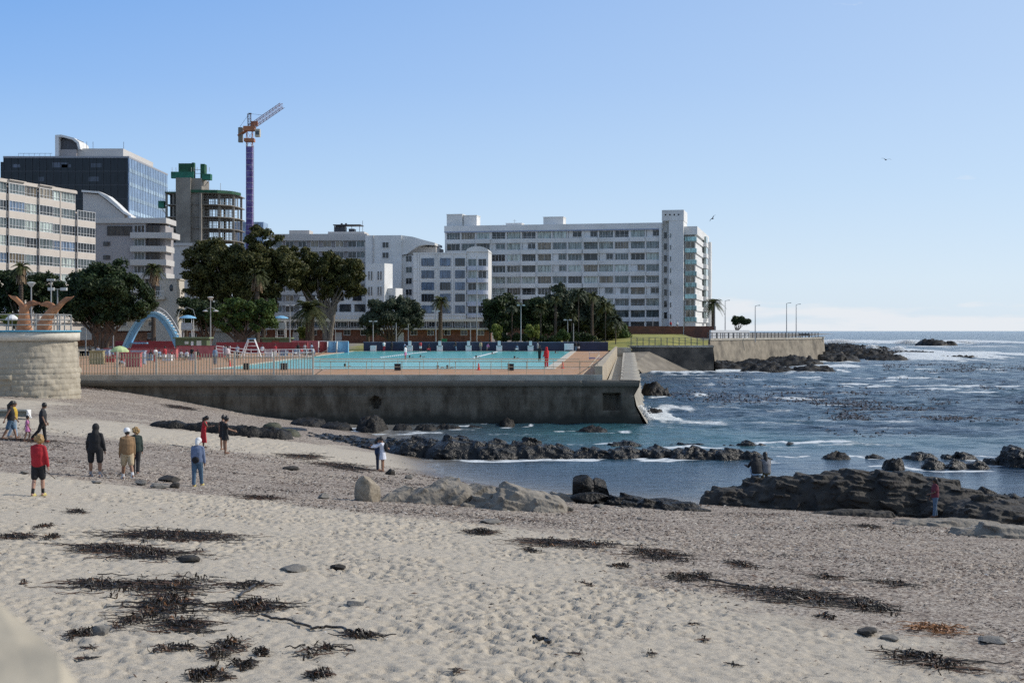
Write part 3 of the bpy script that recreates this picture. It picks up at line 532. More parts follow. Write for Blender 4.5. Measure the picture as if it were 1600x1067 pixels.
# the land sheet is cut to the shore by clamping to the wall lines
X, Y = np.meshgrid(np.linspace(0, 1, 90), np.r_[np.linspace(246, 350, 50), np.linspace(360, 900, 20)])
xr = np.interp(Y, [246, 254.9, 255, 272, 278, 330, 342, 900], [21.2, 21.4, 35.4, 38.2, 38.8, 71.6, 78, 78])-.4
X = -260+(xr+260)*X**.55
Z = landz(X, Y); Z = np.where((X > 36) & (Y > 262), np.minimum(np.maximum(Z, 5.55), 8.0)*0+np.where(Y < 300, 5.6, 5.6+.9*sstep(300, 345, Y)), Z)
Z = np.where((Y < 262) & (X > 20), np.minimum(Z, 4.5+.9*sstep(256, 262, Y)), Z)
m, nt, b = principled('lawn_and_paths'); aa = N(nt, 'ShaderNodeAttribute', attribute_name='lawn'); tcn = N(nt, 'ShaderNodeTexCoord')
n1 = N(nt, 'ShaderNodeTexNoise'); n1.inputs['Scale'].default_value = .35; n1.inputs['Detail'].default_value = 8; L(nt, tcn.outputs['Object'], n1.inputs[0])
c1 = N(nt, 'ShaderNodeValToRGB'); c1.color_ramp.elements[0].color = (.12, .14, .03, 1); c1.color_ramp.elements[1].color = (.34, .31, .075, 1); c1.color_ramp.elements[0].position = .35; c1.color_ramp.elements[1].position = .62; L(nt, n1.outputs[0], c1.inputs[0])
x1 = N(nt, 'ShaderNodeMixRGB'); x1.inputs[1].default_value = (.22, .20, .17, 1); L(nt, aa.outputs['Fac'], x1.inputs[0]); L(nt, c1.outputs[0], x1.inputs[2]); L(nt, x1.outputs[0], b.inputs['Base Color']); b.inputs['Roughness'].default_value = .95
lawn = ((Y < 300) & (X < 37) & (X > -30)).astype(float)
tag(np_mesh('lawn', np.stack([X, Y, Z], -1).reshape(-1, 3), grid_faces(90, 70), m, smooth=True, attrs={'lawn': lawn}), kind='structure')

# ---------------- pool terrace: deck, basins, walls ----------------
# deck outline (right edge runs away to the back right)
FL, FR = (-60, 108.6), (6.2, 108.6); BL, BR = (-60, 246), (17.8, 246)
PN, PM, PW, PF = 129.6, 174.5, 177.5, 243.0      # pool: near edge, walkway, far edge
PL = -27.0
def pr(y): return np.interp(y, [PN, PF], [3.0, 10.0])
mb = MB()
t0 = 3.3
mb.prism([FL, FR, (np.interp(PN, [108.6, 246], [6.2, 17.8]), PN), (-60, PN)], t0, DZ)
mb.prism([(-60, PN), (PL, PN), (PL, PF), (-60, PF)], t0, DZ)
mb.prism([(pr(PN), PN), (np.interp(PN, [108.6, 246], [6.2, 17.8]), PN), (np.interp(PF, [108.6, 246], [6.2, 17.8]), PF), (pr(PF), PF)], t0, DZ)
mb.prism([(-60, PF), (np.interp(PF, [108.6, 246], [6.2, 17.8]), PF), BR, BL], t0, DZ)
tag(mb.build('pool_deck', paving), kind='structure')
mb = MB(); mb.prism([(PL, PM), (pr(PM), PM), (pr(PW), PW), (PL, PW)], t0, DZ+.05)
# pale coping strips round the basins
for a, b_ in [((PL, PN), (pr(PN), PN)), ((PL, PF), (pr(PF), PF))]:
    mb.prism([(a[0]-.4, a[1]-.35), (b_[0]+.9, b_[1]-.35), (b_[0]+.9, b_[1]+.3), (a[0]-.4, a[1]+.3)], t0, DZ+.055)
mb.prism([(pr(PN), PN+.3), (pr(PN)+.9, PN+.3), (pr(PF)+.9, PF-.35), (pr(PF), PF-.35)], t0, DZ+.055)
mb.prism([(PL-.4, PN+.3), (PL, PN+.3), (PL, PF-.35), (PL-.4, PF-.35)], t0, DZ+.055)
tag(mb.build('pool_coping', mat('pale_coping', (.5, .46, .38), rough=.8)), kind='structure')
def poolw(name, col):
    m, nt, b = principled(name); tcn = N(nt, 'ShaderNodeTexCoord'); b.inputs['Roughness'].default_value = .2; b.inputs['Specular IOR Level'].default_value = .2
    mp = N(nt, 'ShaderNodeMapping'); mp.inputs['Scale'].default_value = (1, 2.2, 1); L(nt, tcn.outputs['Object'], mp.inputs[0])
    n1 = N(nt, 'ShaderNodeTexNoise'); n1.inputs['Scale'].default_value = 1.1; n1.inputs['Detail'].default_value = 6; L(nt, mp.outputs[0], n1.inputs[0])
    c1 = N(nt, 'ShaderNodeValToRGB'); c1.color_ramp.elements[0].color = (*[c*.7 for c in col], 1); c1.color_ramp.elements[1].color = (*[min(c*1.25, 1) for c in col], 1); c1.color_ramp.elements[0].position = .3; c1.color_ramp.elements[1].position = .7
    L(nt, n1.outputs[0], c1.inputs[0]); L(nt, c1.outputs[0], b.inputs['Base Color'])
    bp = N(nt, 'ShaderNodeBump'); bp.inputs['Strength'].default_value = .35; bp.inputs['Distance'].default_value = .1; L(nt, n1.outputs[0], bp.inputs['Height']); L(nt, bp.outputs[0], b.inputs['Normal']); return m
tag(MB().prism([(PL, PN+.2), (pr(PN), PN+.2), (pr(PM), PM), (PL, PM)], t0-.5, DZ-.02).build('near_pool_water', poolw('near_pool', (.27, .66, .64))), kind='structure')
tag(MB().prism([(PL, PW), (pr(PW), PW), (pr(PF), PF-.2), (PL, PF-.2)], t0-.5, DZ-.02).build('far_pool_water', poolw('far_pool', (.13, .48, .48))), kind='structure')

# sea wall of the pool: one continuous moulded front, with coping, ledge, recesses
WX0, WX1 = -36.0, 9.75
root = empty('sea_wall', (0, 108, 0), 'stained dark concrete sea wall under the pool deck with rounded coping', 'sea wall')
def wall_profile(z):     # how far the face stands out (towards the beach)
    return np.interp(z, [-2, .3, 1.0, 2.2, 2.28, 2.34, 2.9, 3.0, 3.25, 3.42], [.75, .62, .45, .38, .40, .16, .12, .32, .38, .30])
us = np.arange(WX0, WX1+.01, .16); zs = np.r_[np.arange(-1.6, 3.42, .085), 3.42]
U, ZZ = np.meshgrid(us, zs)
P = wall_profile(ZZ)+.035*fbm(U*.8, ZZ*1.5, seed=3)+.02*fbm(U*3, ZZ*3, seed=4)+.05*(ZZ < 1.2)*fbm(U*1.5, ZZ*2, seed=6)*np.clip(1.2-ZZ, 0, 1)
P = P-.05*(np.abs(((U+3.2) % 4.6)-2.3) > 2.26)*(ZZ < 2.9)              # joints
P = P+.12*(np.abs(U-PX(765, 108)) < .45)*(ZZ < 2.3)                    # pilaster
P = P-.14*(np.abs(U-PX(913, 108)) < .09)                               # deep joint
hatch = (U > PX(943, 108)) & (U < PX(969, 108)) & (ZZ > 1.15) & (ZZ < 2.42); P = np.where(hatch, P-1.1, P)
hole = ((U-PX(586, 108))/.36)**2+((ZZ-1.75)/.52)**2 < 1; P = np.where(hole, P-.9, P)
# the free corner: the concave curve of the wave wall
cx = U-8.7; curl = np.interp(ZZ, [-1.6, 0, .6, 1.5, 2.3, 2.9, 3.42], [.75, .5, .2, -.3, -.4, .1, .05])
V = np.stack([np.where(cx > 0, 8.7+cx*(1+curl/1.05), U), 108.6-P, ZZ], -1).reshape(-1, 3)
m, nt, b = principled('sea_wall_concrete'); tcn = N(nt, 'ShaderNodeTexCoord'); b.inputs['Roughness'].default_value = .9
sx = N(nt, 'ShaderNodeSeparateXYZ'); L(nt, tcn.outputs['Object'], sx.inputs[0])
n1 = N(nt, 'ShaderNodeTexNoise'); n1.inputs['Scale'].default_value = .9; n1.inputs['Detail'].default_value = 10; n1.inputs['Roughness'].default_value = .65; L(nt, tcn.outputs['Object'], n1.inputs[0])
mp = N(nt, 'ShaderNodeMapping'); mp.inputs['Scale'].default_value = (1.3, 1, .32); L(nt, tcn.outputs['Object'], mp.inputs[0])
n2 = N(nt, 'ShaderNodeTexNoise'); n2.inputs['Scale'].default_value = 1.0; n2.inputs['Detail'].default_value = 9; n2.inputs['Roughness'].default_value = .7; L(nt, mp.outputs[0], n2.inputs[0])
c1 = N(nt, 'ShaderNodeValToRGB'); e = c1.color_ramp.elements; e[0].color = (.085, .068, .046, 1); e[0].position = .32; e[1].color = (.17, .148, .115, 1); e[1].position = .7; L(nt, n1.outputs[0], c1.inputs[0])
c2 = N(nt, 'ShaderNodeValToRGB'); e = c2.color_ramp.elements; e[0].color = (.34, .31, .26, 1); e[0].position = .36; e[1].color = (1, 1, 1, 1); e[1].position = .56; L(nt, n2.outputs[0], c2.inputs[0])
x1 = N(nt, 'ShaderNodeMixRGB', blend_type='MULTIPLY'); x1.inputs[0].default_value = .85; L(nt, c1.outputs[0], x1.inputs[1]); L(nt, c2.outputs[0], x1.inputs[2])
za = N(nt, 'ShaderNodeMath', operation='MULTIPLY_ADD'); za.inputs[1].default_value = 1.4; L(nt, n1.outputs[0], za.inputs[0]); L(nt, sx.outputs[2], za.inputs[2])
rz = N(nt, 'ShaderNodeMapRange'); rz.inputs[1].default_value = 1.25; rz.inputs[2].default_value = 2.0; rz.inputs[3].default_value = .92; rz.inputs[4].default_value = 0; L(nt, za.outputs[0], rz.inputs[0])
x2 = N(nt, 'ShaderNodeMixRGB'); x2.inputs[2].default_value = (.022, .022, .016, 1); L(nt, rz.outputs[0], x2.inputs[0]); L(nt, x1.outputs[0], x2.inputs[1]); zc = N(nt, 'ShaderNodeMapRange'); zc.inputs[1].default_value = 2.93; zc.inputs[2].default_value = 3.0; zc.inputs[4].default_value = .75; L(nt, sx.outputs[2], zc.inputs[0])
x4 = N(nt, 'ShaderNodeMixRGB'); x4.inputs[2].default_value = (.15, .135, .11, 1); L(nt, zc.outputs[0], x4.inputs[0]); L(nt, x2.outputs[0], x4.inputs[1]); L(nt, x4.outputs[0], b.inputs['Base Color'])
bp = N(nt, 'ShaderNodeBump'); bp.inputs['Strength'].default_value = .6; bp.inputs['Distance'].default_value = .05; L(nt, n1.outputs[0], bp.inputs['Height']); L(nt, bp.outputs[0], b.inputs['Normal'])
wallm = m
np_mesh('wall_face', V-np.array([0, 108, 0]), grid_faces(len(us), len(zs)), m, root)
mb = MB(); mb.box(WX0, 8.9, 1.95, 2.6, -1.5, 3.19); mb.box(WX0, 8.9, .31, 2.6, 3.2, 3.41); mb.mat(1).box(WX0, 6.9, .42, .72, 3.41, 3.86)
mb.build('wall_core', [conc_dark, conc_light], root)
# side of the wall running away from the beach: sloped, wave-washed concrete
def edge(y, a, b_): return np.interp(y, [108, 250], [a, b_])
us = np.arange(0, 142, 1.2); prof = [(-1.5, 1.75), (0, 1.45), (.7, .95), (1.5, .45), (2.3, .3), (3.0, .75), (3.42, .85), (3.46, .3), (3.46, -.6)]
A = []
for u in us:
    y = 108.3+u; ex = edge(y, 8.9, 20.6); A.append([(ex+o+.12*math.sin(u*.7+z)+(.1*math.sin(u*2.3) if z < 2 else 0), y, z) for z, o in prof])
A = np.array(A); nu, npf = A.shape[:2]
fc = grid_faces(npf, nu)
np_mesh('wall_side', A.reshape(-1, 3)-np.array([0, 108, 0]), fc[:, ::-1], mat('washed_concrete', (.27, .25, .21), rough=.85, var=.25, scale=1.2, bump=.05, bscale=3, stain=(.2, .18, .15), stain_scale=.5), root)
# walkway and inner parapet
mb = MB()
mb.prism([(7.1, 109.3), (8.4, 109.3), (19.2, 246), (18.2, 246)], 2.6, 2.75); 
mb.mat(1).prism([(8.35, 109.3), (9.2, 109.3), (20.4, 246), (19.2, 246)], 2.3, 3.44)
mb.mat(1).prism([(18.0, 246), (20.6, 246), (20.8, 250), (18.0, 250)], 2.3, 4.3)
tag(mb.build('seaside_walkway', [conc_light, conc_light]), kind='structure')
mb = MB(); mb.prism([(6.35, 109.3), (6.95, 109.3), (18.2, 246), (17.85, 246)], 2.7, 4.5)
tag(mb.build('parapet_wall', mat('parapet_buff', (.40, .34, .25), rough=.85, var=.12, scale=1, stain=(.3, .25, .19), stain_scale=.4)), 'long buff parapet wall along the right side of the pool deck', 'parapet wall')
# railing along the front: two rails, thin posts
r = empty('pool_railing', (0, 110.2, DZ), 'thin two-bar metal railing in front of the near pool', 'railing')
x0, x1 = PX(489, 110.2), PX(934, 110.2)
for i, h in enumerate((1.13, .72)): MB().tube([(x0, 0, h), (x1, 0, h)], .04 if i == 0 else .028, 6).build('rail', rail_tan, r)
n = 17
for i in range(n): x = x0+(x1-x0)*i/(n-1); MB().tube([(x, 0, 0), (x, 0, 1.13)], .028, 5).build('post', rail_tan, r)
MB().tube([(x1, 0, 1.1), (x1-1.6, 0, .1)], .03, 5).build('brace', rail_tan, r); MB().tube([(x1+.3, 3, 1.6), (x1-1.2, 0, .1)], .03, 5).build('brace', rail_tan, r)
MB().tube([(x0, 0, 0), (x0, 0, 1.9)], .07, 6).build('end_post', rail_tan, r)
r = empty('pool_railing', (0, 128.6, DZ), 'second thin railing right behind the first at the pool edge', 'railing')
x0b, x1b = PX(500, 128.6), PX(905, 128.6)
MB().tube([(x0b, 0, .95), (x1b, 0, .95)], .03, 5).build('rail', rail_tan, r)
for i in range(11): x = x0b+(x1b-x0b)*i/10; MB().tube([(x, 0, 0), (x, 0, .95)], .022, 5).build('post', rail_tan, r)
# palisade fence to the left
fx0, fx1 = PX(122, 109.2), PX(489, 109.2)
r = empty('palisade_fence', (0, 109.2, DZ-.1), 'beige palisade fence of upright bars along the left of the deck', 'fence')
npn = 6; pw = (fx1-fx0)/npn
for i in range(npn+1):
    x = fx0+pw*i; MB().box(x-.07, x+.07, -.07, .07, -.1, 2.0).build('post', mat('fence_post_paint', (.55, .5, .4), rough=.6), r)
for i in range(npn):
    mb = MB(); a = fx0+pw*i+.12; k = 13
    for j in range(k):
        x = a+(pw-.24)*(j+.5)/k; mb.box(x-.028, x+.028, -.02, .02, .08, 1.84); mb.add([(x-.028, -.02, 1.84), (x+.028, -.02, 1.84), (x, 0, 1.92), (x, 0.02, 1.84)], [(0, 1, 2), (1, 3, 2), (3, 0, 2)])
    mb.box(a-.1, a+pw-.14, .021, .05, .3, .36); mb.box(a-.1, a+pw-.14, .021, .05, 1.52, 1.58); mb.build('panel', rail_tan, r)
mb = MB(); mb.tube([(fx1, 0, .1), (fx1+.9, -1.0, .7)], .035, 5); mb.tube([(fx1, 0, 1.6), (fx1+1.1, -.2, 2.1)], .03, 5); mb.build('brace', rail_tan, r)
mb = MB(); mb.tube([(fx1-.9, 0, -.8), (fx1+.2, -.35, -.1)], .03, 5); mb.build('brace', rail_tan, r)

# ---------------- round stone bastion on the left ----------------
def bast_path():
    pts = []; cx, cy, rr = -32.5, 95.6, 3.1
    for x in np.arange(-75, cx, .09): pts.append((x, cy-rr-.02*(cx-x)*0, 0, -1))
    for t in np.arange(-90, 40, 1.5): pts.append((cx+rr*math.cos(R(t)), cy+rr*math.sin(R(t)), math.cos(R(t)), math.sin(R(t))))
    a_ = R(40); n_ = (math.cos(a_), math.sin(a_)); p_ = (cx+rr*n_[0], cy+rr*n_[1])
    for q in np.arange(0, 16, .15): pts.append((p_[0]-n_[1]*q, p_[1]+n_[0]*q, n_[0], n_[1]))
    return np.array(pts)
bp4 = bast_path(); s = np.r_[0, np.cumsum(np.hypot(*np.diff(bp4[:, :2], axis=0).T))]
root = empty('bastion', (-34, 98, 2.5), 'rounded rough stone block bastion with white coping beside the beach', 'bastion')
zs = np.arange(2.2, 6.62, .07); S, ZZ = np.meshgrid(s, zs); row = np.floor((ZZ-2.2)/.36); bw = .78
ub = S/bw+.5*(row % 2)+.35*_h(row, row*0, row*0, 5)+.12*vn(S*.8, row*3.1, seed=5); ci = np.floor(ub); fu = ub-ci; fv = (ZZ-2.2)/.36-row
mort = np.minimum(np.minimum(fu, 1-fu)*bw, np.minimum(fv, 1-fv)*.36)
rnd = _h(ci, row, row*0, 2); off = .09*(rnd-.3)+.12*(rnd > .93)
lower = sstep(5.2, 4.2, ZZ)
D = off*(.4+.6*lower)+.075*sstep(0, .055, mort)*(.55+.45*lower)+.05*fbm(S*3, ZZ*3, seed=12)*lower+.02*fbm(S*7, ZZ*7, seed=13)+.02*fbm(S, ZZ, seed=12)+.05*(6.6-ZZ)
D = np.where((rnd > .965), D-.12, D)
V = np.stack([bp4[:, 0][None]+bp4[:, 2][None]*D, bp4[:, 1][None]+bp4[:, 3][None]*D, ZZ], -1).reshape(-1, 3)-np.array([-34, 98, 2.5])
np_mesh('stone_wall', V, grid_faces(len(s), len(zs)), mat('cut_stone', (.38, .34, .27), rough=.95, var=.18, scale=1.6, bump=.03, bscale=14, stain=(.33, .29, .22), stain_scale=.5), root)
o4 = bp4[::3]
def strip(off0, off1, z0, z1, name, m_):
    P4 = o4; A = np.stack([np.stack([P4[:, 0]+P4[:, 2]*o-(-34), P4[:, 1]+P4[:, 3]*o-98, np.full(len(P4), z-2.5)], -1) for o, z in ((off0, z0), (off1, z0), (off1, z1), (off0, z1))], 1)
    n_ = len(P4); fs = [(i*4+j, (i+1)*4+j, (i+1)*4+(j+1) % 4, i*4+(j+1) % 4) for i in range(n_-1) for j in range(4)]
    return np_mesh(name, A.reshape(-1, 3), np.array(fs), m_, root)
strip(-.5, .22, 6.55, 7.13, 'coping', mat('coping_cream', (.62, .58, .50), rough=.8, var=.08, stain=(.45, .42, .35), stain_scale=.6))
strip(-.45, .30, 7.13, 7.24, 'blue_edge', mat('edge_blue', (.06, .30, .45), rough=.6))
mb = MB(); mb.prism([(-75, 92.9), (-32.5, 92.9), (-30.3, 94.2), (-29.8, 95.9), (-30.5, 97.6), (-40.5, 109.5), (-75, 109.5)], 2.2, 7.12); mb.v = [(x+34, y-98, z-2.5) for x, y, z in mb.v]; mb.build('terrace_floor', conc_light, root)
r = empty('terrace_railing', (-34, 98, 7.2), 'grey three-bar railing on top of the stone bastion', 'railing')
path = [(x, y) for x, y in o4[:, :2]]; path = [p for p in path if p[0] > -46]
inn = [(x-.35*nx, y-.35*ny) for x, y, nx, ny in o4 if x > -46]
for h in (1.08, .74, .4): MB().tube([(x+34, y-98, h) for x, y in inn[::4]], .032, 5).build('rail', steel, r)
acc = 0; last = None; k = 0
for p in inn:
    if last is None or math.dist(p, last) > 1.55: MB().box(p[0]+34-.035, p[0]+34+.035, p[1]-98-.035, p[1]-98+.035, 0, 1.1).build('post', steel, r); last = p
# promenade walls beyond the pool
def bwall(name, label, a, b_, z0, z1, th, m_, batter=.3, cope=.12, cat='sea wall'):
    d = Vector((b_[0]-a[0], b_[1]-a[1], 0)); Ln = d.length; d.normalize(); nrm = Vector((d.y, -d.x, 0)); r = empty(name, (a[0], a[1], 0), label, cat)
    us = np.arange(0, Ln+.5, .8); zz = np.linspace(z0, z1-.35, 14); U, ZZ = np.meshgrid(us, zz); D = batter*(z1-ZZ)/(z1-z0)*2+.06*fbm(U*.5, ZZ, seed=int(abs(a[0])))+.04*fbm(U*2, ZZ*2, seed=3)
    V = np.stack([U*d.x+D*nrm.x, U*d.y+D*nrm.y, ZZ], -1).reshape(-1, 3); np_mesh('face', V, grid_faces(len(us), 14), m_, r)
    mb = MB(); q = lambda u, o: (u*d.x+o*nrm.x, u*d.y+o*nrm.y); mb.prism([q(0, cope+.1), q(Ln, cope+.1), q(Ln, -th), q(0, -th)], z1-.36, z1); mb.build('coping', conc_light if m_ is not conc_dark else conc_tan, r)
    mb = MB(); mb.prism([q(0, -.02), q(Ln, -.02), q(Ln, -th), q(0, -th)], z0, z1-.37); mb.build('core', m_, r); return r
bwall('sea_wall', 'dark weathered sea wall with sagging stains beside the concrete ramp', (20.9, 255), (36, 255), -1, 4.6, 1.5, mat('wall_black_stained', (.12, .10, .08), rough=.95, var=.3, scale=.6, bump=.05, bscale=2, stain=(.03, .028, .025), stain_scale=.22), batter=.5)
bwall('sea_wall', 'short dark end wall between ramp wall and promenade', (36, 255), (38.8, 278), -1, 4.6, 1.5, conc_dark)
bwall('sea_wall', 'sunlit tan promenade sea wall above the rocky point', (38.6, 278), (71.6, 330), -1, 5.72, 2, conc_tan, batter=.5)
bwall('sea_wall', 'far return wall at the seaward end of the promenade', (71.6, 330), (78, 356), -1, 5.72, 2, conc_tan, batter=.3)
# ramp
mb = MB(); mb.add([(20.6, 251.5, 3.4), (24.5, 254.2, 3.5), (33.5, 254.3, -.6), (22.3, 236, -.6), (20.6, 240, 1.6)], [(0, 1, 2, 3, 4)]); mb.add([(20.6, 251.5, 3.1), (24.5, 254.2, 3.2), (33.5, 254.3, -1.3), (22.3, 236, -1.3), (20.6, 240, 1.2)], [(4, 3, 2, 1, 0)])
tag(mb.build('ramp', mat('ramp_concrete', (.19, .165, .13), rough=.9, var=.3, scale=.5, stain=(.15, .13, .105), stain_scale=.3, bump=.04)), 'sloping concrete slipway between the pool wall and the dark wall', 'ramp')
r = empty('low_fence', (0, 0, 4.55), 'grey post fence along the lawn above the dark wall', 'fence')
for i in range(14):
    x = 21.4+i*1.08; MB().box(x-.07, x+.07, 255.6, 255.74, 0, 1.45).build('post', mat('fence_grey', (.16, .15, .14)), r)
for h in (.5, .95, 1.35): MB().box(21.4, 35.5, 255.75, 255.79, h, h+.05).build('rail', mat('fence_grey', (.16, .15, .14)), r)
r = empty('low_fence', (38.8, 278, 5.72), 'close-set railing along the sunlit promenade wall', 'fence'); d = Vector((32.8, 52, 0)); 
for i in range(31):
    p = d*(i/30)+Vector((-.5, .3, 0)); MB().box(p.x-.07, p.x+.07, p.y-.07, p.y+.07, 0, 1.15).build('post', mat('fence_dark', (.05, .05, .05)), r)
for h in (.55, 1.08): MB().tube([(-.5, .3, h), (d.x-.5, d.y+.3, h)], .05, 5).build('rail', mat('fence_dark', (.05, .05, .05)), r)
# white parapet block by the promenade corner and brick wall behind the lawn
mb = MB(); mb.box(0, 10.5, 0, .5, 0, 1.75); mb.mat(1)
for i in range(6): mb.box(1.6+i*1.5, 1.75+i*1.5, -.05, -.003, .1, 1.25)
o = mb.build('boundary_wall', [white_p, mat('fence_dark', (.05, .05, .05))]); o.location = (40.6, 290, 5.6); o.rotation_euler = (0, 0, R(33)); tag(o, 'white boundary wall with dark slots beside the right apartment tower', 'wall')
bwm = mat('brick_brown', (.15, .065, .045), rough=.9, var=.3, scale=2, stain=(.09, .05, .04), stain_scale=.5)
mb = MB(); mb.box(-3, 41, 0, .5, -1, 2.0)
o = mb.build('brick_wall', bwm); o.location = (2, 300, 6.2); tag(o, 'long brown brick wall behind the sunlit lawn', 'wall')
mb = MB(); mb.box(0, 42, 0, .35, 0, 1.5); mb.mat(1).box(-.05, 42.05, -.04, .39, 1.5, 1.62)
o = mb.build('navy_wall', [mat('navy_paint', (.018, .025, .06), rough=.6, var=.25, scale=1), mat('navy_cap', (.16, .18, .24))]); o.location = (PX(568, 244.2), 244.2, DZ); tag(o, 'long low navy blue wall at the far end of the pool', 'wall')
# ---------------- buildings ----------------
W_WHITE = mat('render_white', (.68, .68, .67), rough=.8, var=.06, scale=.15, stain=(.57, .57, .55), stain_scale=.12)
W_PINK = mat('render_pinkish', (.55, .495, .44), rough=.85, var=.05, scale=.2, stain=(.48, .43, .385), stain_scale=.2)
W_GREY = mat('render_grey', (.33, .31, .31), rough=.85, var=.06, scale=.2)
W_LGREY = mat('render_light_grey', (.50, .48, .46), rough=.85, var=.06, scale=.2)
G_DARK = glassmat('glass_dark', (.035, .04, .045)); G_MID = glassmat('glass_mid', (.10, .125, .13)); G_PALE = glassmat('glass_pale', (.33, .38, .355)); G_BLUE = glassmat('glass_blue', (.12, .17, .25)); G_WARM = glassmat('glass_warm', (.20, .17, .13)); G_TEAL = glassmat('glass_teal', (.25, .42, .42))
FRAME_W = mat('frame_white', (.7, .7, .7), rough=.5, var=.02); FRAME_D = mat('frame_dark', (.07, .07, .08), rough=.5)
_wm = {}
def window(parent, x, z, w_, h, y=0, glass=G_MID, frame=FRAME_W, muntin=2, t=.08, face='front', hbar=False, depth=.12):
    """a window: frame > pane. Lies in the local XZ plane of its building at depth y, looking to -Y (or +X for face='side')"""
    if face == 'front' and -.07 <= y < 0: y = -.13
    key = (round(w_, 2), round(h, 2), frame.name, muntin, t, hbar)
    if key not in _wm:
        mb = MB(); mb.box(0, w_, -.05, depth, 0, t); mb.box(0, w_, -.05, depth, h-t, h); mb.box(0, t, -.05, depth, t, h-t); mb.box(w_-t, w_, -.05, depth, t, h-t)
        for i in range(1, muntin): mb.box(w_*i/muntin-t*.35, w_*i/muntin+t*.35, -.04, depth, t, h-t)
        if hbar: mb.box(t, w_-t, -.045, depth, h*.3-t*.3, h*.3+t*.3)
        f = mb.build('window', frame); me = f.data; bpy.data.objects.remove(f)
        p = MB().box(t*.6, w_-t*.6, depth-.03, depth+.02, t*.6, h-t*.6); pm = []
        _wm[key] = [me, p, {}]
    me, p, pans = _wm[key]
    f = bpy.data.objects.new('window', me); COL.objects.link(f); f.parent = parent
    if glass.name not in pans: q = p.build('pane', glass); pans[glass.name] = q.data; bpy.data.objects.remove(q)
    g = bpy.data.objects.new('pane', pans[glass.name]); COL.objects.link(g); g.parent = f
    if face == 'front': f.location = (x, y, z)
    else: f.location = (y, x, z); f.rotation_euler = (0, 0, R(90))
    return f
rb = random.Random(11)
def pick(*a): return rb.choice(a)

# --- main long white block with end tower ---
PHI = R(-12)
B = empty('apartment_block', (-16.6, 356.2, 7.0), 'long white eight-storey apartment block with windowed galleries and an end tower', 'apartment block', rz=PHI)
FH = 2.78; NF = 8; W_ = 54.0; base = 1.6; top = PZ(362, 352)-7.0; roofz = PZ(350.5, 350)-7.0
MB().box(0, W_, 1.1, 16, 0, roofz-.8).build('wall', mat('recess_wall', (.36, .37, .40), rough=.9), B)
mb = MB(); mb.box(-.3, W_+.3, -.35, 16.3, top, roofz); mb.mat(1).box(-.3, W_+.3, -.42, -.353, top-.05, top+.25); mb.build('roof_parapet', [W_WHITE, mat('slate_band', (.28, .32, .42))], B)
fl = [top-FH*(i+1) for i in range(NF)]
nb = 14; bw = W_/nb
for i, z in enumerate(fl):
    MB().box(0, W_, 0, 1.08, z, z+1.02).build('spandrel', W_WHITE, B)
for k in range(nb+1):
    th = .32 if k % 3 else .5
    MB().box(k*bw-th/2, k*bw+th/2, .08, 1.07, 0, top).build('pier', W_WHITE, B)
for i, z in enumerate(fl[:7]):
    for k in range(nb):
        g = pick(G_PALE, G_PALE, G_PALE, G_MID, G_WARM, G_DARK, G_DARK); mt = pick(2, 3, 4, 5)
        if rb.random() < .22:
            sp = rb.uniform(.8, 1.6); MB().box(k*bw+.25, k*bw+.25+sp, .3, 1.0, z+1.021, z+FH-.01).build('infill_panel', W_WHITE, B); window(B, k*bw+.3+sp, z+1.25, bw-.6-sp, FH-1.4, y=.35, glass=pick(G_DARK, G_MID, G_WARM), muntin=2, t=.07); MB().box(k*bw+.26+sp, (k+1)*bw-.25, .45, 1.0, z+1.021, z+1.24).build('infill_panel', W_WHITE, B); continue
        yy = pick(.12, .15, .6, .8, .3); w2 = bw-.5
        window(B, k*bw+.25, z+1.04, w2, FH-1.08, y=yy, glass=g, muntin=mt, t=pick(.05, .09), hbar=rb.random() < .3)
for k in (2, 5, 8, 9, 12): 
    for i, z in enumerate(fl):
        if rb.random() < .75: MB().box(k*bw+.1, (k+1)*bw-.1, -.9, -.02, z-.05, z+.98).build('balcony', W_WHITE, B)
MB().box(.3, W_-.3, .6, .8, fl[7]+1.03, fl[7]+FH-.05).build('ground_floor_glazing', G_MID, B)
MB().box(.3, W_-.3, .9, 1.09, 0, 2.2).build('base_wall', mat('dark_base', (.12, .11, .10)), B)  # dark strip along the foot of the block's front
for (a, b_, h, d0, d1) in ((0, 4.0, 2.9, 1, 5), (4.2, 7.6, 2.6, 1.5, 5.5), (24.5, 29.5, 1.9, 2, 6), (15, 19, .5, 2, 5)):
    MB().box(a, b_, d0, d1, roofz, roofz+h).box(a-.1, b_+.1, d0-.1, d1+.1, roofz+h, roofz+h+.15).build('roof_box', W_WHITE, B)
MB().tube([(17, 3, roofz), (17, 3, roofz+1.6)], .04).tube([(16.6, 3, roofz+1.3), (17.4, 3, roofz+1.3)], .03).build('aerial', steel, B)
# end tower
th_ = PZ(330, 347)-7.0
mb = MB(); mb.box(W_+1.9, W_+5.4, -.6, 9, 0, th_-2.6); mb.build('tower_wall', W_WHITE, B)
mb = MB(); mb.box(W_+.2, W_+5.5, -.7, 9.2, th_-2.6, th_); mb.box(W_+.05, W_+1.88, 1.2, 9, 0, th_-2.6); mb.build('tower_head', W_WHITE, B)
for i in range(4): MB().ball((W_+1.1+i*1.05, -.72, th_-1.15), .2, 10, 6, (1, .25, 1)).build('round_vent', mat('vent_black', (.02, .02, .02)), B)
MB().box(W_-.5, W_+.1, -.6, 1.2, 0, roofz-.3).build('tower_fin', W_WHITE, B)
for z in fl: 
    window(B, W_+.45, z+.6, .9, 1.7, y=1.1, glass=G_DARK, muntin=1); window(B, W_+2.15, z+.6, .35, 1.2, y=-.73, glass=G_MID, muntin=1, t=.04)
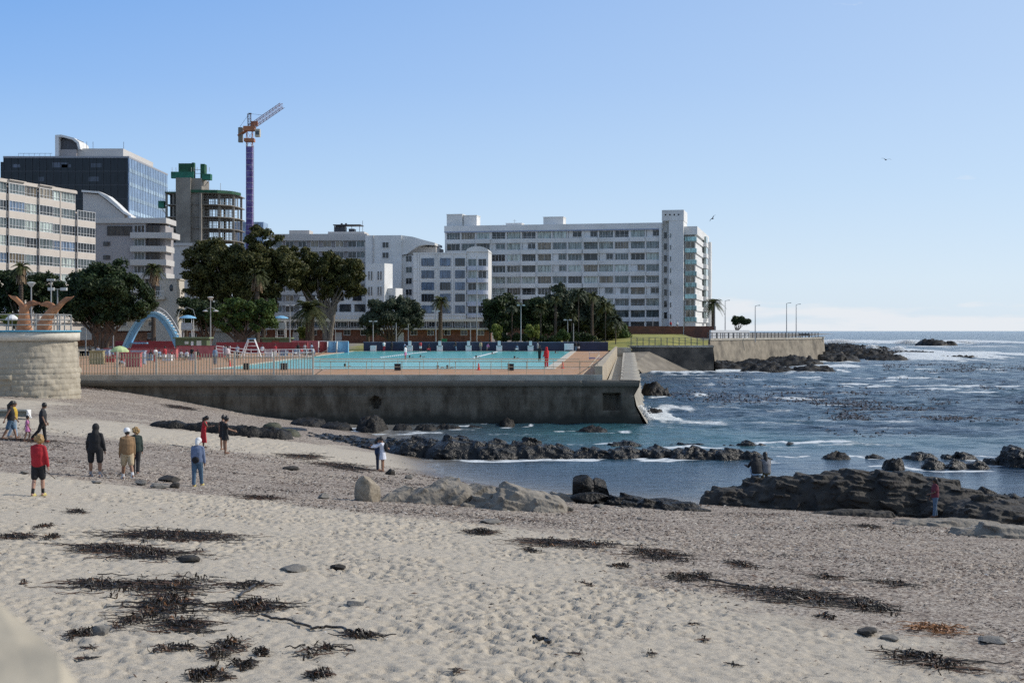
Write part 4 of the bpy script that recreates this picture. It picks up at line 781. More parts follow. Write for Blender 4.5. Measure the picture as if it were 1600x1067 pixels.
# sunlit right wing
wr = PZ(355, 347)-7.0; wx = W_+8.4
MB().box(W_+5.5, wx-.3, 2.0, 40, 0, wr-2).build('wing_wall', W_WHITE, B)
MB().box(W_+5.3, wx+.2, .9, 40.3, wr-2, wr).build('wing_parapet', W_WHITE, B)
MB().box(wx-.2, wx+.9, 37, 40.5, 0, wr-1.6).build('wing_end_pier', W_WHITE, B)
for z in fl:
    MB().box(W_+5.6, wx, 1.2, 1.95, z, z+1.0).build('glass_balcony', G_TEAL, B)
    MB().box(wx-.28, wx+.0, 2.0, 39.9, z-.2, z+.95).build('wing_spandrel', W_WHITE, B)
    window(B, W_+5.7, z+1.02, 2.3, 1.65, y=1.7, glass=G_WARM, muntin=2)
    for q, (a, l) in enumerate(((3, 5), (10, 5), (17, 5), (31, 5))): window(B, a, z+1.0, l, 1.7, y=wx-.35, glass=pick(G_PALE, G_MID, G_DARK), muntin=4, face='side')
    MB().box(wx+.02, wx+.8, 23, 29.5, z-.15, z+.9).build('wing_bay', W_WHITE, B); MB().box(wx+.02, wx+.7, 23.3, 29.2, z+.92, z+2.5).build('bay_glazing', G_PALE, B)

# --- small white block with bay (645-763) ---
Y0 = 335; sc = Y0/FPX
B = empty('apartment_block', (PX(646, Y0), Y0, 6.5), 'smaller white five-storey block with blue-grey windows and an arched bay', 'apartment block', rz=R(-4))
wd = 117*sc; rt = PZ(397, Y0)-6.5
MB().box(0, wd-5.2, 0, 10, 0, rt).build('wall', W_WHITE, B)
MB().box(-.1, wd-5.1, -.15, 10.1, rt, rt+.3).build('roof_edge', W_WHITE, B)
rows = [PZ(y, Y0)-6.5 for y in (416, 435, 453.5, 471.5, 489.5)]
for i, z in enumerate(rows):
    for j, (a, b_) in enumerate(((1.9, 4.9), (6.3, 8.8), (9.9, 12.2))): window(B, a, z, b_-a, 1.85, y=-.02, glass=pick(G_BLUE, G_BLUE, G_DARK, G_BLUE), frame=mat('frame_bluegrey', (.2, .24, .3)), muntin=4, t=.06)
    MB().box(0, wd-5.2, -.12, -.01, z-.55, z-.4).build('string_course', W_WHITE, B)
for x in (1.2, 5.6, 9.3): MB().box(x-.15, x+.15, -.16, -.121, 0, rt).build('pilaster', W_WHITE, B)
bx = wd-2.6
mb = MB(); mb.box(wd-5.15, wd, .6, 10, 0, rt+.5); mb.build('bay_wall', W_WHITE, B)
mb = MB()
for i in range(9): a = math.pi*i/8
mb.extrude([(bx+2.7*math.cos(math.pi*i/12), .3, rt+.5+1.3*math.sin(math.pi*i/12)) for i in range(13)], (0, 9, 0)); mb.build('arched_roof', W_WHITE, B)
for z in rows:
    mb = MB(); mb.rings([[(bx+2.55*math.cos(math.pi*i/10), .59-1.1*math.sin(math.pi*i/10), zz) for i in range(11)] for zz in (z-1.0, z-.1)]); mb.build('balcony', mat('balcony_bluegrey', (.5, .53, .6)), B)
    for a in (-2.2, .2): window(B, bx+a, z-.05, 2.0, 1.8, y=.5, glass=pick(G_MID, G_PALE, G_DARK), muntin=2)
# --- slim white building with curved roof (573-690) ---
Y0 = 350; sc = Y0/FPX
B = empty('apartment_block', (PX(571, Y0), Y0, 6.5), 'plain white block with swooping roof between the grey block and the long block', 'apartment block', rz=R(-6))
h = PZ(368, Y0)-6.5; wd = 57*sc
MB().box(0, wd, 0, 18, 0, h).build('wall', W_WHITE, B)
mb = MB(); mb.extrude([(wd, .5, h), (wd, .5, h-4.8), (wd+1.2, .5, h-4.6), (wd+2.6, .5, h-3.6), (wd+4.2, .5, h-2.6), (wd+6.0, .5, h-2.3), (wd+8.2, .5, h-2.5), (wd+8.2, .5, h-1.9), (wd+5.5, .5, h-1.2), (wd+2.8, .5, h-.4)], (0, 12, 0)); mb.build('curved_roof', W_WHITE, B)
MB().box(wd+.02, wd+8.2, 1.5, 16, 0, h-4.9).build('side_wing', W_WHITE, B); MB().box(wd+.02, wd+8.0, 3.5, 16, h-4.88, h-2.7).build('set_back_wall', W_LGREY, B)
for i in range(7):
    window(B, wd+.8, h-6.5-i*2.75, 1.6, 1.6, y=1.4, glass=pick(G_DARK, G_MID), muntin=2)
    MB().box(wd+3.2, wd+6.8, .5, 1.45, h-7.3-i*2.75, h-6.3-i*2.75).build('balcony', W_WHITE, B)
for z_ in (388, 404): window(B, 4.2, PZ(z_, Y0)-6.5, 1.7, 1.5, y=-.02, glass=G_DARK, muntin=2)
MB().tube([(2.0, -.2, 0), (2.0, -.2, h)], .15).build('downpipe', W_LGREY, B)
# lower white house in front
Y0 = 318; B = empty('white_house', (PX(572, Y0), Y0, 6), 'low sunlit white house with narrow windows beside the big fig tree', 'house', rz=R(-22))
h = PZ(412, Y0)-6
MB().box(0, 4.6, 0, 4, 0, h).box(4.62, 6.6, 1.5, 5, 0, h-5.5).build('wall', W_WHITE, B)
for z_ in (438, 462): 
    for x in (.6, 1.3, 2.9, 3.6): window(B, x, PZ(z_, Y0)-6, .4, 2.0, y=-.03, glass=G_DARK, muntin=1, t=.04)
window(B, 4.9, h-8.5, 1.5, 1.5, y=1.38, glass=G_MID, muntin=2)
# --- grey wide block behind fig trees (425-575) ---
Y0 = 362; sc = Y0/FPX
B = empty('apartment_block', (PX(425, Y0), Y0, 6.5), 'wide grey flat-roofed block behind the fig trees with a rooftop canopy', 'apartment block', rz=R(-3))
h = PZ(366, Y0)-6.5; wd = 147*sc
MB().box(0, wd, .6, 14, 0, h-1.7).build('wall', W_GREY, B)
MB().box(-.6, wd+.4, -.3, 14.2, h-1.7, h).build('roof_fascia', W_LGREY, B)
mb = MB(); mb.box(4, 9.2, 2, 7, h, h+1.1); mb.box(14, wd-.6, 2, 9, h, h+.7); mb.build('roof_box', W_LGREY, B)
mb = MB(); mb.box(15.2, 22.3, 2.5, 8, h+2.4, h+2.6)
for x in (15.5, 17.5, 20, 22): mb.box(x-.06, x+.06, 2.7, 2.82, h+.71, h+2.38)
mb.build('roof_canopy', FRAME_D, B)
MB().box(15.2, 18, 4, 7, h+.72, h+2.2).box(19, 20.4, 4, 7, h+.72, h+1.6).build('roof_plant', FRAME_D, B)
for x in (18.3, 17.2): MB().lathe([(.25, 0), (.3, .3), (.05, .45)], (x, 4, h+2.61), 8).build('roof_vent', FRAME_D, B)
MB().tube([(22.6, 4, h+.7), (22.6, 4, h+3.6)], .05).build('aerial', FRAME_D, B)
for i in range(8):
    z = h-1.7-2.75*(i+1)
    MB().box(0, wd, .02, .58, z, z+1.05).build('spandrel', W_LGREY, B)
    for x in (.4, 3.4, 6.6, 9.8, 13, 16.2, 19.4, 21.6): window(B, x, z+1.07, 2.2, 1.6, y=.3, glass=pick(G_DARK, G_WARM, G_MID), muntin=2)
mb = MB(); mb.box(-9, 0, 4, 14, 0, h-8); mb.build('wing_wall', mat('render_brown', (.22, .17, .13), rough=.9), B)
# lower white curved house at (475-575, 470-500)
Y0 = 320; B = empty('white_house', (PX(468, Y0), Y0, 6), 'white low house with dark ribbon windows behind the tall date palm', 'house')
mb = MB(); mb.box(0, 15.5, 0, 8, 0, PZ(463, Y0)-6); mb.build('wall', W_WHITE, B)
mb = MB(); mb.box(-.2, 15.7, -1.1, -.01, PZ(500, Y0)-6, PZ(488, Y0)-6); mb.build('balcony', W_WHITE, B)
for x, l in ((.6, 3), (5.5, 3), (9, 2.6), (12.4, 2.4)): window(B, x, PZ(487, Y0)-6, l, 1.7, y=-.04, glass=G_DARK, frame=FRAME_D, muntin=2)
for x, l in ((1.5, 2), (7, 3), (12, 2)): window(B, x, PZ(470, Y0)-6, l, 1.3, y=-.04, glass=G_DARK, frame=FRAME_D, muntin=2)

# --- pinkish stepped block at the far left ---
Dv = Vector((8.6, 30, 0)).normalized()
B = empty('apartment_block', (-89.5, 236, 5.5), 'cream-pink apartment block with rows of white framed sunrooms at far left', 'apartment block', rz=math.atan2(Dv.y, Dv.x))
# local x runs along the facade, away from the camera; -y faces right
h0 = PZ(281, 240)-5.5; Lf = 36; fh = 3.0
def hz(x): return h0+.2-.0*x
MB().box(0, Lf-6, .42, 14, 0, h0).build('wall', W_PINK, B)
MB().box(Lf-5.98, Lf, .42, 14, 0, h0-fh-.3).build('end_wall', W_PINK, B)
MB().box(-.2, Lf-5.8, -.2, 14.2, h0, h0+.45).build('roof_slab', W_PINK, B)
bays = [(0, 2.6, -1.2), (2.6, 4.4, 0), (4.6, 9.2, 0), (9.2, 13.8, -.9), (13.8, 18, 0), (18, 22.2, -.9), (22.2, 25, 0), (25, 30, 0.1), (30, Lf, -.8)]
for i in range(8):
    z = h0-fh*(i+1)
    for a, b_, o in bays:
        if a >= 30 and i == 0: continue
        MB().box(a, b_, o*.5, .40, z, z+1.15).build('spandrel', W_PINK, B)
        window(B, a+.06, z+1.16, b_-a-.12, fh-1.17, y=o*.5+.06, glass=pick(G_PALE, G_PALE, G_MID, G_MID, G_BLUE, G_DARK, G_WARM), muntin=max(2, int((b_-a)/.9)), t=.07, hbar=True)
        if i == 0: MB().box(a-.1, b_+.1, o*.5-.15, .40, h0-.0, h0-.0) if False else MB().box(a-.05, b_+.05, o*.5-.2, .40, h0+.451, h0+.6).build('eave', W_PINK, B)
for x in (4.5, 25.05): MB().box(x-.13, x+.13, -.12, .40, 0, h0-.2).build('pier', W_PINK, B)
# --- dark glass office tower ---
B = empty('office_tower', (-143, 400, 6), 'dark glass office tower with white rooftop fin behind the cream-pink block', 'office building')
h = PZ(247, 400)-6; wd = 143-108; dk = glassmat('curtain_dark', (.012, .014, .02), rough=.08, spec=.35); sd = glassmat('curtain_side', (.16, .24, .38), rough=.08, spec=.9)  # side glass paler and bluer: its sky reflection is put into the colour
MB().box(0, wd-.02, 0, 45, 0, h).build('wall', dk, B)
MB().box(wd, wd+.25, 0, 45, 0, h).build('side_glazing', sd, B)
MB().box(-1.2, 1, 1, 20, 0, h-1).build('side_wall', dk, B)
mb = MB(); mb.box(-.1, wd+.3, -.1, 45, h, h+.5); mb.build('roof_edge', mat('edge_grey', (.3, .31, .34)), B)
k = int(h/3.9)
for i in range(k):
    z = h-3.9*(i+1)
    mb = MB(); mb.box(0, wd, -.12, -.01, z, z+.25); mb.build('floor_band', mat('band_dark', (.03, .032, .04), rough=.3), B)
    mb = MB(); mb.box(wd+.26, wd+.32, 0, 45, z, z+1.1); mb.build('floor_band', glassmat('band_pale', (.3, .4, .5), rough=.2), B)
    for q in range(4):
        if rb.random() < .45: x = rb.uniform(1, wd-6); mb = MB(); mb.box(x, x+rb.uniform(1.5, 5), -.06, -.012, z+1.2, z+1.2+rb.uniform(.6, 1.6)); mb.build('grey_panel', glassmat('panel_grey', (.06, .07, .10), rough=.1), B)  # slightly paler glass panels scattered at random over the dark front
for i in range(0, 45, 3): MB().box(wd+.33, wd+.4, i, i+.1, 0, h).build('mullion', mat('mull', (.25, .3, .38)), B)
for i in range(0, 35, 2): MB().box(i, i+.1, -.2, -.13, 0, h).build('mullion', mat('band_dark', (.03, .032, .04)), B)
MB().box(19, wd-3, 6, 40, h+.51, h+3.4).build('plant_room', W_LGREY, B)
MB().box(14, 19, 5, 12, h+.51, h+3.0).build('roof_box', W_GREY, B)
mb = MB(); mb.extrude([(13.2, 4, h+.51), (13.2, 4, h+7), (15, 4, h+7.1), (18.5, 4, h+6.2), (20, 4, h+5), (20.4, 4, h+3), (19.8, 4, h+3), (19.3, 4, h+4.7), (18, 4, h+5.7), (15, 4, h+6.5), (14.2, 4, h+6.4), (14.2, 4, h+.51)], (0, 9, 0)); mb.build('roof_fin', W_WHITE, B)
MB().box(14.25, 19, 6, 12, h+3.01, h+6).build('roof_screen', FRAME_D, B)
for x in (21, 22.8, 31.6): MB().tube([(x, 8, h+3.4), (x, 8, h+5.6)], .06).build('aerial', FRAME_D, B)
mb = MB(); 
for x in np.arange(3.5, 13, 1.5): mb.tube([(x, 2, h+.5), (x, 2, h+1.5)], .04, 4)
mb.tube([(3.5, 2, h+1.5), (13, 2, h+1.5)], .05, 4); mb.build('roof_railing', FRAME_D, B)
# --- grey block with swooping roof (150-272) ---
Y0 = 300; sc = Y0/FPX
B = empty('apartment_block', (PX(150, Y0), Y0, 5.5), 'grey apartment block with white sweeping roof and corner balconies beside the cream-pink block', 'apartment block')
h = PZ(349, Y0)-5.5; wd = 78*sc
MB().box(0, wd, 0, 8, 0, h).build('wall', W_GREY, B)
MB().box(0, wd+4.4, -.6, 8.5, h, h+1.1).build('roof_slab', W_LGREY, B)
hh = lambda py: PZ(py, Y0)-5.5
up = [(-3.5, hh(296)), (0, hh(298)), (2, hh(305)), (4, hh(318)), (5.5, hh(329)), (7.0, hh(336)), (7.0, hh(338.5)), (5.4, hh(333)), (3.8, hh(323)), (1.8, hh(311)), (0, hh(301)), (-3.5, hh(299))]
MB().extrude([(x, 1.5, z) for x, z in up], (0, 4, 0)).build('sweeping_roof', W_WHITE, B)
MB().extrude([(-3.5, 2.5, hh(300)), (0, 2.5, hh(303)), (3.7, 2.5, hh(325)), (5.3, 2.5, hh(335)), (5.3, 2.5, h+1.1), (-3.5, 2.5, h+1.1)], (0, 2.9, 0)).build('roof_wall', W_LGREY, B)
window(B, 2.4, h-2.6, 5.2, 2.0, y=-.04, glass=G_DARK, frame=FRAME_D, muntin=3)
for i in range(8):
    z = h-2.85*(i+1)
    if i: window(B, 1.6, z+.9, 1.4, .9, y=-.04, glass=G_DARK, frame=FRAME_D, muntin=1)
    MB().box(wd-3, wd+4.6+(1.2 if i == 0 else 0), -1.3, 6, z-.35, z+.85).build('balcony', W_LGREY, B)
    window(B, wd-2.5, z+.87, 2.3, 1.6, y=-.1, glass=pick(G_MID, G_DARK), muntin=3); window(B, wd+.4, z+.87, 2.6, 1.6, y=-.1, glass=pick(G_DARK, G_MID), muntin=3, frame=FRAME_D)
MB().box(wd+.02, wd+3.9, 1.0, 8, 0, h-.4).build('corner_wall', W_GREY, B)
# small building with oval window (240-278)
Y0 = 270; B = empty('white_house', (PX(238, Y0), Y0, 3.6), 'small cream house with an oval window and balcony right of the round dark tree', 'house')
ww = mat('cream_render', (.5, .46, .4), rough=.9)
MB().box(0, 4.7, 0, 6, 0, PZ(437, Y0)-3.6).box(-.1, 4.9, -.1, 6, PZ(437, Y0)-3.6, PZ(435, Y0)-3.6).build('wall', ww, B)
MB().ball((3.6, -.02, PZ(450, Y0)-3.6), .62, 14, 8, (.6, .12, 1.1)).build('oval_window', G_DARK, B)
MB().box(-.2, 2.6, -1.2, -.02, PZ(468, Y0)-3.6, PZ(464, Y0)-3.6).build('balcony', ww, B)
mb = MB(); 
for x in np.arange(-.1, 2.6, .35): mb.tube([(x, -1.1, PZ(464, Y0)-3.6), (x, -1.1, PZ(455, Y0)-3.6)], .03, 4)
mb.tube([(-.1, -1.1, PZ(455, Y0)-3.6), (2.5, -1.1, PZ(455, Y0)-3.6)], .04, 4); mb.build('balcony_rail', white_p, B)
window(B, .4, PZ(462, Y0)-3.6, 1.2, 2, y=-.03, glass=G_DARK, muntin=1)
# --- construction tower ---
Y0 = 345; sc = Y0/FPX
B = empty('building_site', (PX(258, Y0), Y0, 6), 'unfinished concrete tower with green formwork and open floor slabs', 'unfinished building')
raw = mat('raw_concrete', (.24, .22, .19), rough=.95, var=.2, scale=.3, stain=(.17, .155, .135), stain_scale=.2); grn = mat('formwork_green', (.012, .075, .035), rough=.7, var=.35, scale=1); grn2 = mat('formwork_teal', (.015, .13, .085), rough=.7, var=.35, scale=1)
H = lambda py: PZ(py, Y0)-6; X_ = lambda px: (px-258)*sc
MB().box(X_(277), X_(300), -1.6, 8, 0, H(279)).box(X_(300)+.01, X_(316), -.6, 8, 0, H(279)).build('concrete_core', raw, B)
MB().box(X_(314), X_(317), -1.7, -.61, 0, H(303)).build('core_rib', raw, B)
for py in (302, 320, 339, 357, 375, 393):
    pts = [(X_(258), 0), (X_(315), -1), (X_(340), 0), (X_(358), 2.5), (X_(366), 7), (X_(366), 14), (X_(258), 14)]
    if py == 320: pts[4] = (X_(364), 7)
    MB().prism(pts, H(py)-.1, H(py)+.1).build('floor_slab', raw, B)
    if py > 303:
        for x, y in ((X_(259), .6), (X_(270), .6), (X_(316), .2), (X_(341), 1.2), (X_(359), 4), (X_(362), 12), (X_(335), 12), (X_(270), 12)): MB().box(x-.25, x+.25, y, y+.5, H(py)+.17, H(py-18.4)-.17).build('column', raw, B)
        if py < 376:
            mb = MB(); r2 = random.Random(py)
            for i in range(34):
                t = i/33; x = X_(318)+t*(X_(363)-X_(318)); y = .5+6*t*t+r2.uniform(0, 3); mb.tube([(x, y, H(py)+.16), (x, y, H(py-18.4)-.2)], .07, 4)
            for q in range(3): zq = H(py)+.7+q*.7; mb.tube([(X_(317), .2, zq), (X_(341), 1, zq), (X_(362), 6, zq)], .045, 4)
            mb.build('scaffold_props', mat('prop_steel', (.25, .24, .22), rough=.6), B)
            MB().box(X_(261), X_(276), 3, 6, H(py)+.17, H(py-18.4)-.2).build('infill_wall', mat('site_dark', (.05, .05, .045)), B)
mb = MB(); mb.prism([(X_(300), -1.4), (X_(340), -.5), (X_(360), 2.2), (X_(368), 7), (X_(364), 7), (X_(340), 0), (X_(300), -.9)], H(303)+.17, H(300)+.4); mb.prism([(X_(258), -.3), (X_(277), -.3), (X_(277), 0), (X_(258), 0)], H(303)+.17, H(300)); mb.build('edge_formwork', grn, B)
mb = MB()
for i in range(26): t = i/25; x = X_(318)+t*(X_(366)-X_(318)); y = -.8+7*t*t; mb.tube([(x, y, H(302)), (x, y, H(296))], .045, 4)
for i in range(7): x = X_(259)+i*.45; mb.tube([(x, -.2, H(302)), (x, -.2, H(297))], .04, 4)
mb.tube([(X_(342), 2, H(302)), (X_(342), 2, H(285))], .05, 4); mb.build('guard_rail', steel, B)
MB().box(X_(278), X_(301), .6, 1.6, H(279), H(255)).box(X_(301)-.3, X_(303), .4, 1.7, H(279), H(254)).box(X_(312.5), X_(319), .4, 3, H(280), H(256)).build('core_formwork', grn, B)
MB().box(X_(268), X_(303), -.6, .55, H(279), H(269)).box(X_(316), X_(329), -.2, 2, H(281), H(272)).box(X_(247), X_(256), 0, 1.5, H(325), H(314)).build('work_platform', grn2, B)
mb = MB()
for x in (270, 276, 300, 304, 309, 324, 328): mb.tube([(X_(x), -.62, H(269)), (X_(x), -.62, H(262))], .05, 4)
mb.tube([(X_(303), .5, H(265)), (X_(313), .5, H(265))], .06, 4); mb.tube([(X_(303), .5, H(271)), (X_(313), .5, H(271))], .06, 4); mb.tube([(X_(318), 1, H(291)), (X_(326), 1, H(281))], .08, 4)
mb.tube([(X_(251), 1, H(325)), (X_(259), 1, H(335))], .07, 4); mb.build('brackets', steel, B)
MB().box(X_(275), X_(325), -3, 6, 0, H(385)).box(X_(262), X_(330), -3.3, 6.1, H(385), H(381)).build('podium', W_LGREY, B)
# glass block behind crane foot
mb = MB(); mb.box(0, 9, 0, 8, 0, PZ(347, 420)-6); o = mb.build('office_block', sd); o.location = (PX(364, 420), 420, 6); tag(o, 'small pale glass block behind the foot of the crane', 'office building')
# --- tower crane ---
Y0 = 380; sc = Y0/FPX; B = empty('tower_crane', (PX(390, Y0), Y0, 6), 'orange tower crane with purple net wrapped around its mast', 'crane')
orange = mat('crane_orange', (.36, .13, .05), rough=.5, var=.2, scale=.4); red = mat('crane_red', (.27, .13, .11), rough=.5); purple = mat('net_purple', (.10, .07, .22), rough=.9, var=.35, scale=1.2, stain=(.24, .20, .38), stain_scale=1.0)
H = lambda py: PZ(py, Y0)-6
def lattice(mb, a, b_, w1, w2, n, r_=.07, tri=False):
    a, b_ = Vector(a), Vector(b_); d = (b_-a).normalized(); s1 = d.cross(Vector((0, 0, 1))) if abs(d.z) < .9 else Vector((1, 0, 0)); s1.normalize(); s2 = s1.cross(d).normalized()
    cs = [(1, 1), (-1, 1), (-1, -1), (1, -1)]
    P = [[a+(b_-a)*(i/n)+s1*c[0]*w1/2+s2*c[1]*w2/2 for c in cs] for i in range(n+1)]
    for j in range(4): mb.tube([P[0][j], P[n][j]], r_, 4)
    for i in range(n):
        for j in range(4):
            q = (j+1) % 4; mb.tube([P[i][j], P[i+1][q]] if (i+j) % 2 else [P[i][q], P[i+1][j]], r_*.6, 3); mb.tube([P[i][j], P[i][q]], r_*.6, 3)
mb = MB(); lattice(mb, (0, 0, 0), (0, 0, H(205)), 1.5, 1.5, 26, .08); mb.build('mast', orange, B)
MB().box(-.82, .82, -.82, .82, 0, H(230)).build('mast_net', purple, B)
mb = MB(); 
for i in range(18): mb.box(-.85, .85, -.85, .85, H(230)-1.6*(i+1)-.06, H(230)-1.6*(i+1)+.06)
mb.box(1.05, 1.17, -.1, .1, 0, H(228)); mb.build('mast_ladder', mat('ladder_grey', (.4, .38, .42)), B)
MB().box(-1.3, 1.3, -1.3, 1.3, H(222), H(217)).box(-1.5, 1.5, -1.2, 1.2, H(205), H(198)).build('slewing_ring', orange, B)
jd = Vector((445-393, 0, 0)); e = Vector((9.4, -4, H(168.5))); st = Vector((.3, 0, H(199)))
mb = MB(); lattice(mb, st, e, 1.15, 1.3, 20, .06); mb.build('jib', red, B)
mb = MB(); mb.tube([(-3.2, 1.5, H(212)), (.5, 0, H(200))], .3, 5); mb.tube([(-3.2, -.2, H(212)), (.5, -1, H(200))], .18, 5); mb.build('counter_jib', orange, B)
MB().box(-3.1, -2.0, .2, 1.6, H(222), H(199)).build('counterweight', mat('cw_grey', (.22, .2, .17)), B)
MB().box(1.7, 3.0, -1.6, -.3, H(215), H(203)).build('cab', mat('cab_cream', (.5, .45, .35)), B); MB().box(1.9, 2.8, -1.68, -1.61, H(212), H(206)).build('cab_window', G_DARK, B)
mb = MB(); lattice(mb, (0, 0, H(198)), (-.1, 0, H(178)), .8, .8, 5, .06); mb.build('apex_frame', mat('apex_dark', (.1, .09, .12)), B)
mb = MB(); mb.tube([(-.1, 0, H(178)), (-2.9, .5, H(200))], .035, 4); mb.tube([(-.1, 0, H(178)), (4.2, -1.8, H(182))], .035, 4); mb.box(-.3, .5, -.2, .2, H(179), H(177)); mb.build('tie_rods', FRAME_D, B)
MB().box(.5, 2.2, -.5, .5, H(197), H(190)).build('winch', orange, B)
# --- long low pavilion behind the pool ---
Y0 = 296; sc = Y0/FPX; B = empty('pavilion', (PX(395, Y0), Y0, 4.6), 'long low two-tier brick pavilion with white fascias behind the pool trees', 'pavilion')
H = lambda py: PZ(py, Y0)-4.6; wd = 372*sc; brick = mat('brick_red', (.20, .085, .055), rough=.9, var=.3, scale=1.5, stain=(.13, .06, .045), stain_scale=.3)
MB().box(0, wd, 2, 12, 0, H(515)).build('lower_wall', brick, B)
MB().box(-.3, wd+.3, .6, 12.1, H(515), H(512.5)).build('lower_fascia', W_LGREY, B)
MB().box(0, wd, 5, 12, H(512.5), H(502)).build('upper_wall', mat('pav_dark', (.06, .055, .05)), B)
MB().box(-.3, wd+.3, 3.6, 12.2, H(502), H(498.5)).build('upper_fascia', mat('pav_cream', (.55, .51, .43)), B)
for i in range(18): MB().box(i*wd/18, i*wd/18+.22, 4.6, 4.98, H(512.4), H(502.1)).build('pier', W_LGREY, B)
for i in range(17): window(B, i*wd/18+.5, H(511), wd/18-.7, 1.15, y=4.85, glass=pick(G_DARK, G_MID, G_BLUE), muntin=3)
for i in range(14): window(B, 1.2+i*3.5, H(524), 1.4, 1.2, y=1.9, glass=G_DARK, muntin=2)
for x in (8, 17, 30): MB().box(x, x+1.3, 1.9, 1.98, 0, 2.3).build('door', mat('door_white', (.5, .5, .5)), B)
mb = MB()
for i in range(60): mb.tube([(i*wd/60, 3.7, H(498.4)), (i*wd/60, 3.7, H(493.5))], .03, 4)
mb.tube([(0, 3.7, H(493.5)), (wd, 3.7, H(493.5))], .04, 4); mb.build('roof_railing', steel, B)
# left cream wing behind arch
Y0 = 275; B = empty('pavilion', (PX(100, Y0), Y0, 4), 'cream and brick changing rooms behind the blue arch and red walls', 'pavilion')
H = lambda py: PZ(py, Y0)-4; wd = 290*Y0/FPX
MB().box(0, wd, 0, 8, 0, H(517)).build('lower_wall', brick, B); MB().box(-.2, wd+.2, -1, 8, H(517), H(512)).build('fascia', mat('pav_cream', (.55, .51, .43)), B)
MB().box(0, wd, 3, 9, H(512), H(500)).build('upper_wall', ww, B); MB().box(-.2, wd+.2, 2.2, 9.2, H(500), H(497)).build('upper_fascia', mat('pav_cream', (.55, .51, .43)), B)
for i in range(12): window(B, 1+i*2.9, H(510), 1.7, .95, y=2.9, glass=G_DARK, muntin=2); window(B, 1+i*2.9, H(529), 1.5, 1.1, y=-.06, glass=G_DARK, muntin=2)
MB().box(0, wd*.45, -.2, -.01, 0, H(519)).build('brown_panel', mat('panel_brown', (.25, .13, .08), var=.3), B)
MB().box(wd-9, wd-2, -.2, -.01, 0, H(517.2)).build('pale_panel', ww, B)
# ---------------- trees ----------------
def leafmat(name, dark, light, rough=.6):
    m, nt, b = principled(name); g = N(nt, 'ShaderNodeNewGeometry'); c = N(nt, 'ShaderNodeValToRGB'); c.color_ramp.elements[0].color = (*dark, 1); c.color_ramp.elements[1].color = (*light, 1)
    tcn = N(nt, 'ShaderNodeTexCoord'); n1 = N(nt, 'ShaderNodeTexNoise'); n1.inputs['Scale'].default_value = .55; n1.inputs['Detail'].default_value = 3; L(nt, tcn.outputs['Object'], n1.inputs[0])
    r1 = N(nt, 'ShaderNodeMapRange'); r1.inputs[1].default_value = .3; r1.inputs[2].default_value = .7; r1.inputs[3].default_value = -.35; r1.inputs[4].default_value = .35; L(nt, n1.outputs[0], r1.inputs[0])
    a = N(nt, 'ShaderNodeMath', operation='ADD'); a.use_clamp = True; L(nt, g.outputs['Random Per Island'], a.inputs[0]); L(nt, r1.outputs[0], a.inputs[1]); L(nt, a.outputs[0], c.inputs[0])
    L(nt, c.outputs[0], b.inputs['Base Color']); b.inputs['Roughness'].default_value = rough; b.inputs['Specular IOR Level'].default_value = .3
    tr = N(nt, 'ShaderNodeBsdfTranslucent'); L(nt, c.outputs[0], tr.inputs[0]); mx = N(nt, 'ShaderNodeMixShader'); mx.inputs[0].default_value = .22
    o = nt.nodes['Material Output']; L(nt, b.outputs[0], mx.inputs[1]); L(nt, tr.outputs[0], mx.inputs[2]); L(nt, mx.outputs[0], o.inputs[0]); return m
LF_DARK = leafmat('foliage_dark', (.010, .022, .008), (.05, .078, .024)); LF_OLIVE = leafmat('foliage_olive', (.022, .030, .009), (.115, .112, .03)); LF_BRIGHT = leafmat('foliage_bright', (.022, .050, .012), (.11, .165, .035))
LF_PALM = leafmat('foliage_palm', (.03, .045, .015), (.12, .125, .045)); LF_DRY = leafmat('foliage_dry', (.14, .09, .05), (.34, .24, .14)); LF_GREY = leafmat('foliage_greygreen', (.03, .042, .025), (.085, .105, .06)); LF_LIME = leafmat('foliage_lime', (.08, .11, .02), (.22, .25, .05))
BARK = mat('bark', (.10, .075, .055), rough=.95, var=.3, scale=3, bump=.04); BARKG = mat('bark_grey', (.17, .145, .12), rough=.95, var=.3, scale=3, bump=.04)
def leaves(centres, radii, n, size, rg, flat=.8, inner=.25):
    """leaf quads on the lobes' shells, knocked out by noise so that the sky shows through"""
    C = np.array(centres); Rr = np.array(radii); wgt = Rr**2/np.sum(Rr**2); k = rg.choice(len(C), n, p=wgt)
    d = rg.normal(size=(n, 3)); d /= np.linalg.norm(d, axis=1)[:, None]; d[:, 2] = np.where((d[:, 2] < -.3) & (rg.random(n) < .6), -d[:, 2], d[:, 2])
    rad = np.where(rg.random(n) < inner, rg.uniform(.4, .85, n), rg.uniform(.82, 1.08, n)); P = C[k]+d*(Rr[k]*rad)[:, None]*np.array([1, 1, flat])
    s0 = 1.6/np.median(Rr); nz = fbm(P[:, 0]*s0, P[:, 1]*s0, P[:, 2]*s0, o=3, seed=4); keep = nz > -.42; P = P[keep]; d = d[keep]; P = P+d*(nz[keep]*1.3)[:, None]*np.median(Rr)*.6+rg.normal(size=P.shape)*np.median(Rr)*.10
    m = len(P); nrm = d+rg.normal(size=(m, 3))*.55; nrm /= np.linalg.norm(nrm, axis=1)[:, None]
    a = np.cross(nrm, rg.normal(size=(m, 3))); a /= np.linalg.norm(a, axis=1)[:, None]; b = np.cross(nrm, a); s = size*rg.uniform(.6, 1.4, m)[:, None]
    V = np.stack([P-a*s, P-b*s*.55, P+a*s, P+b*s*.55], 1).reshape(-1, 3); return V, np.arange(m*4).reshape(-1, 4)
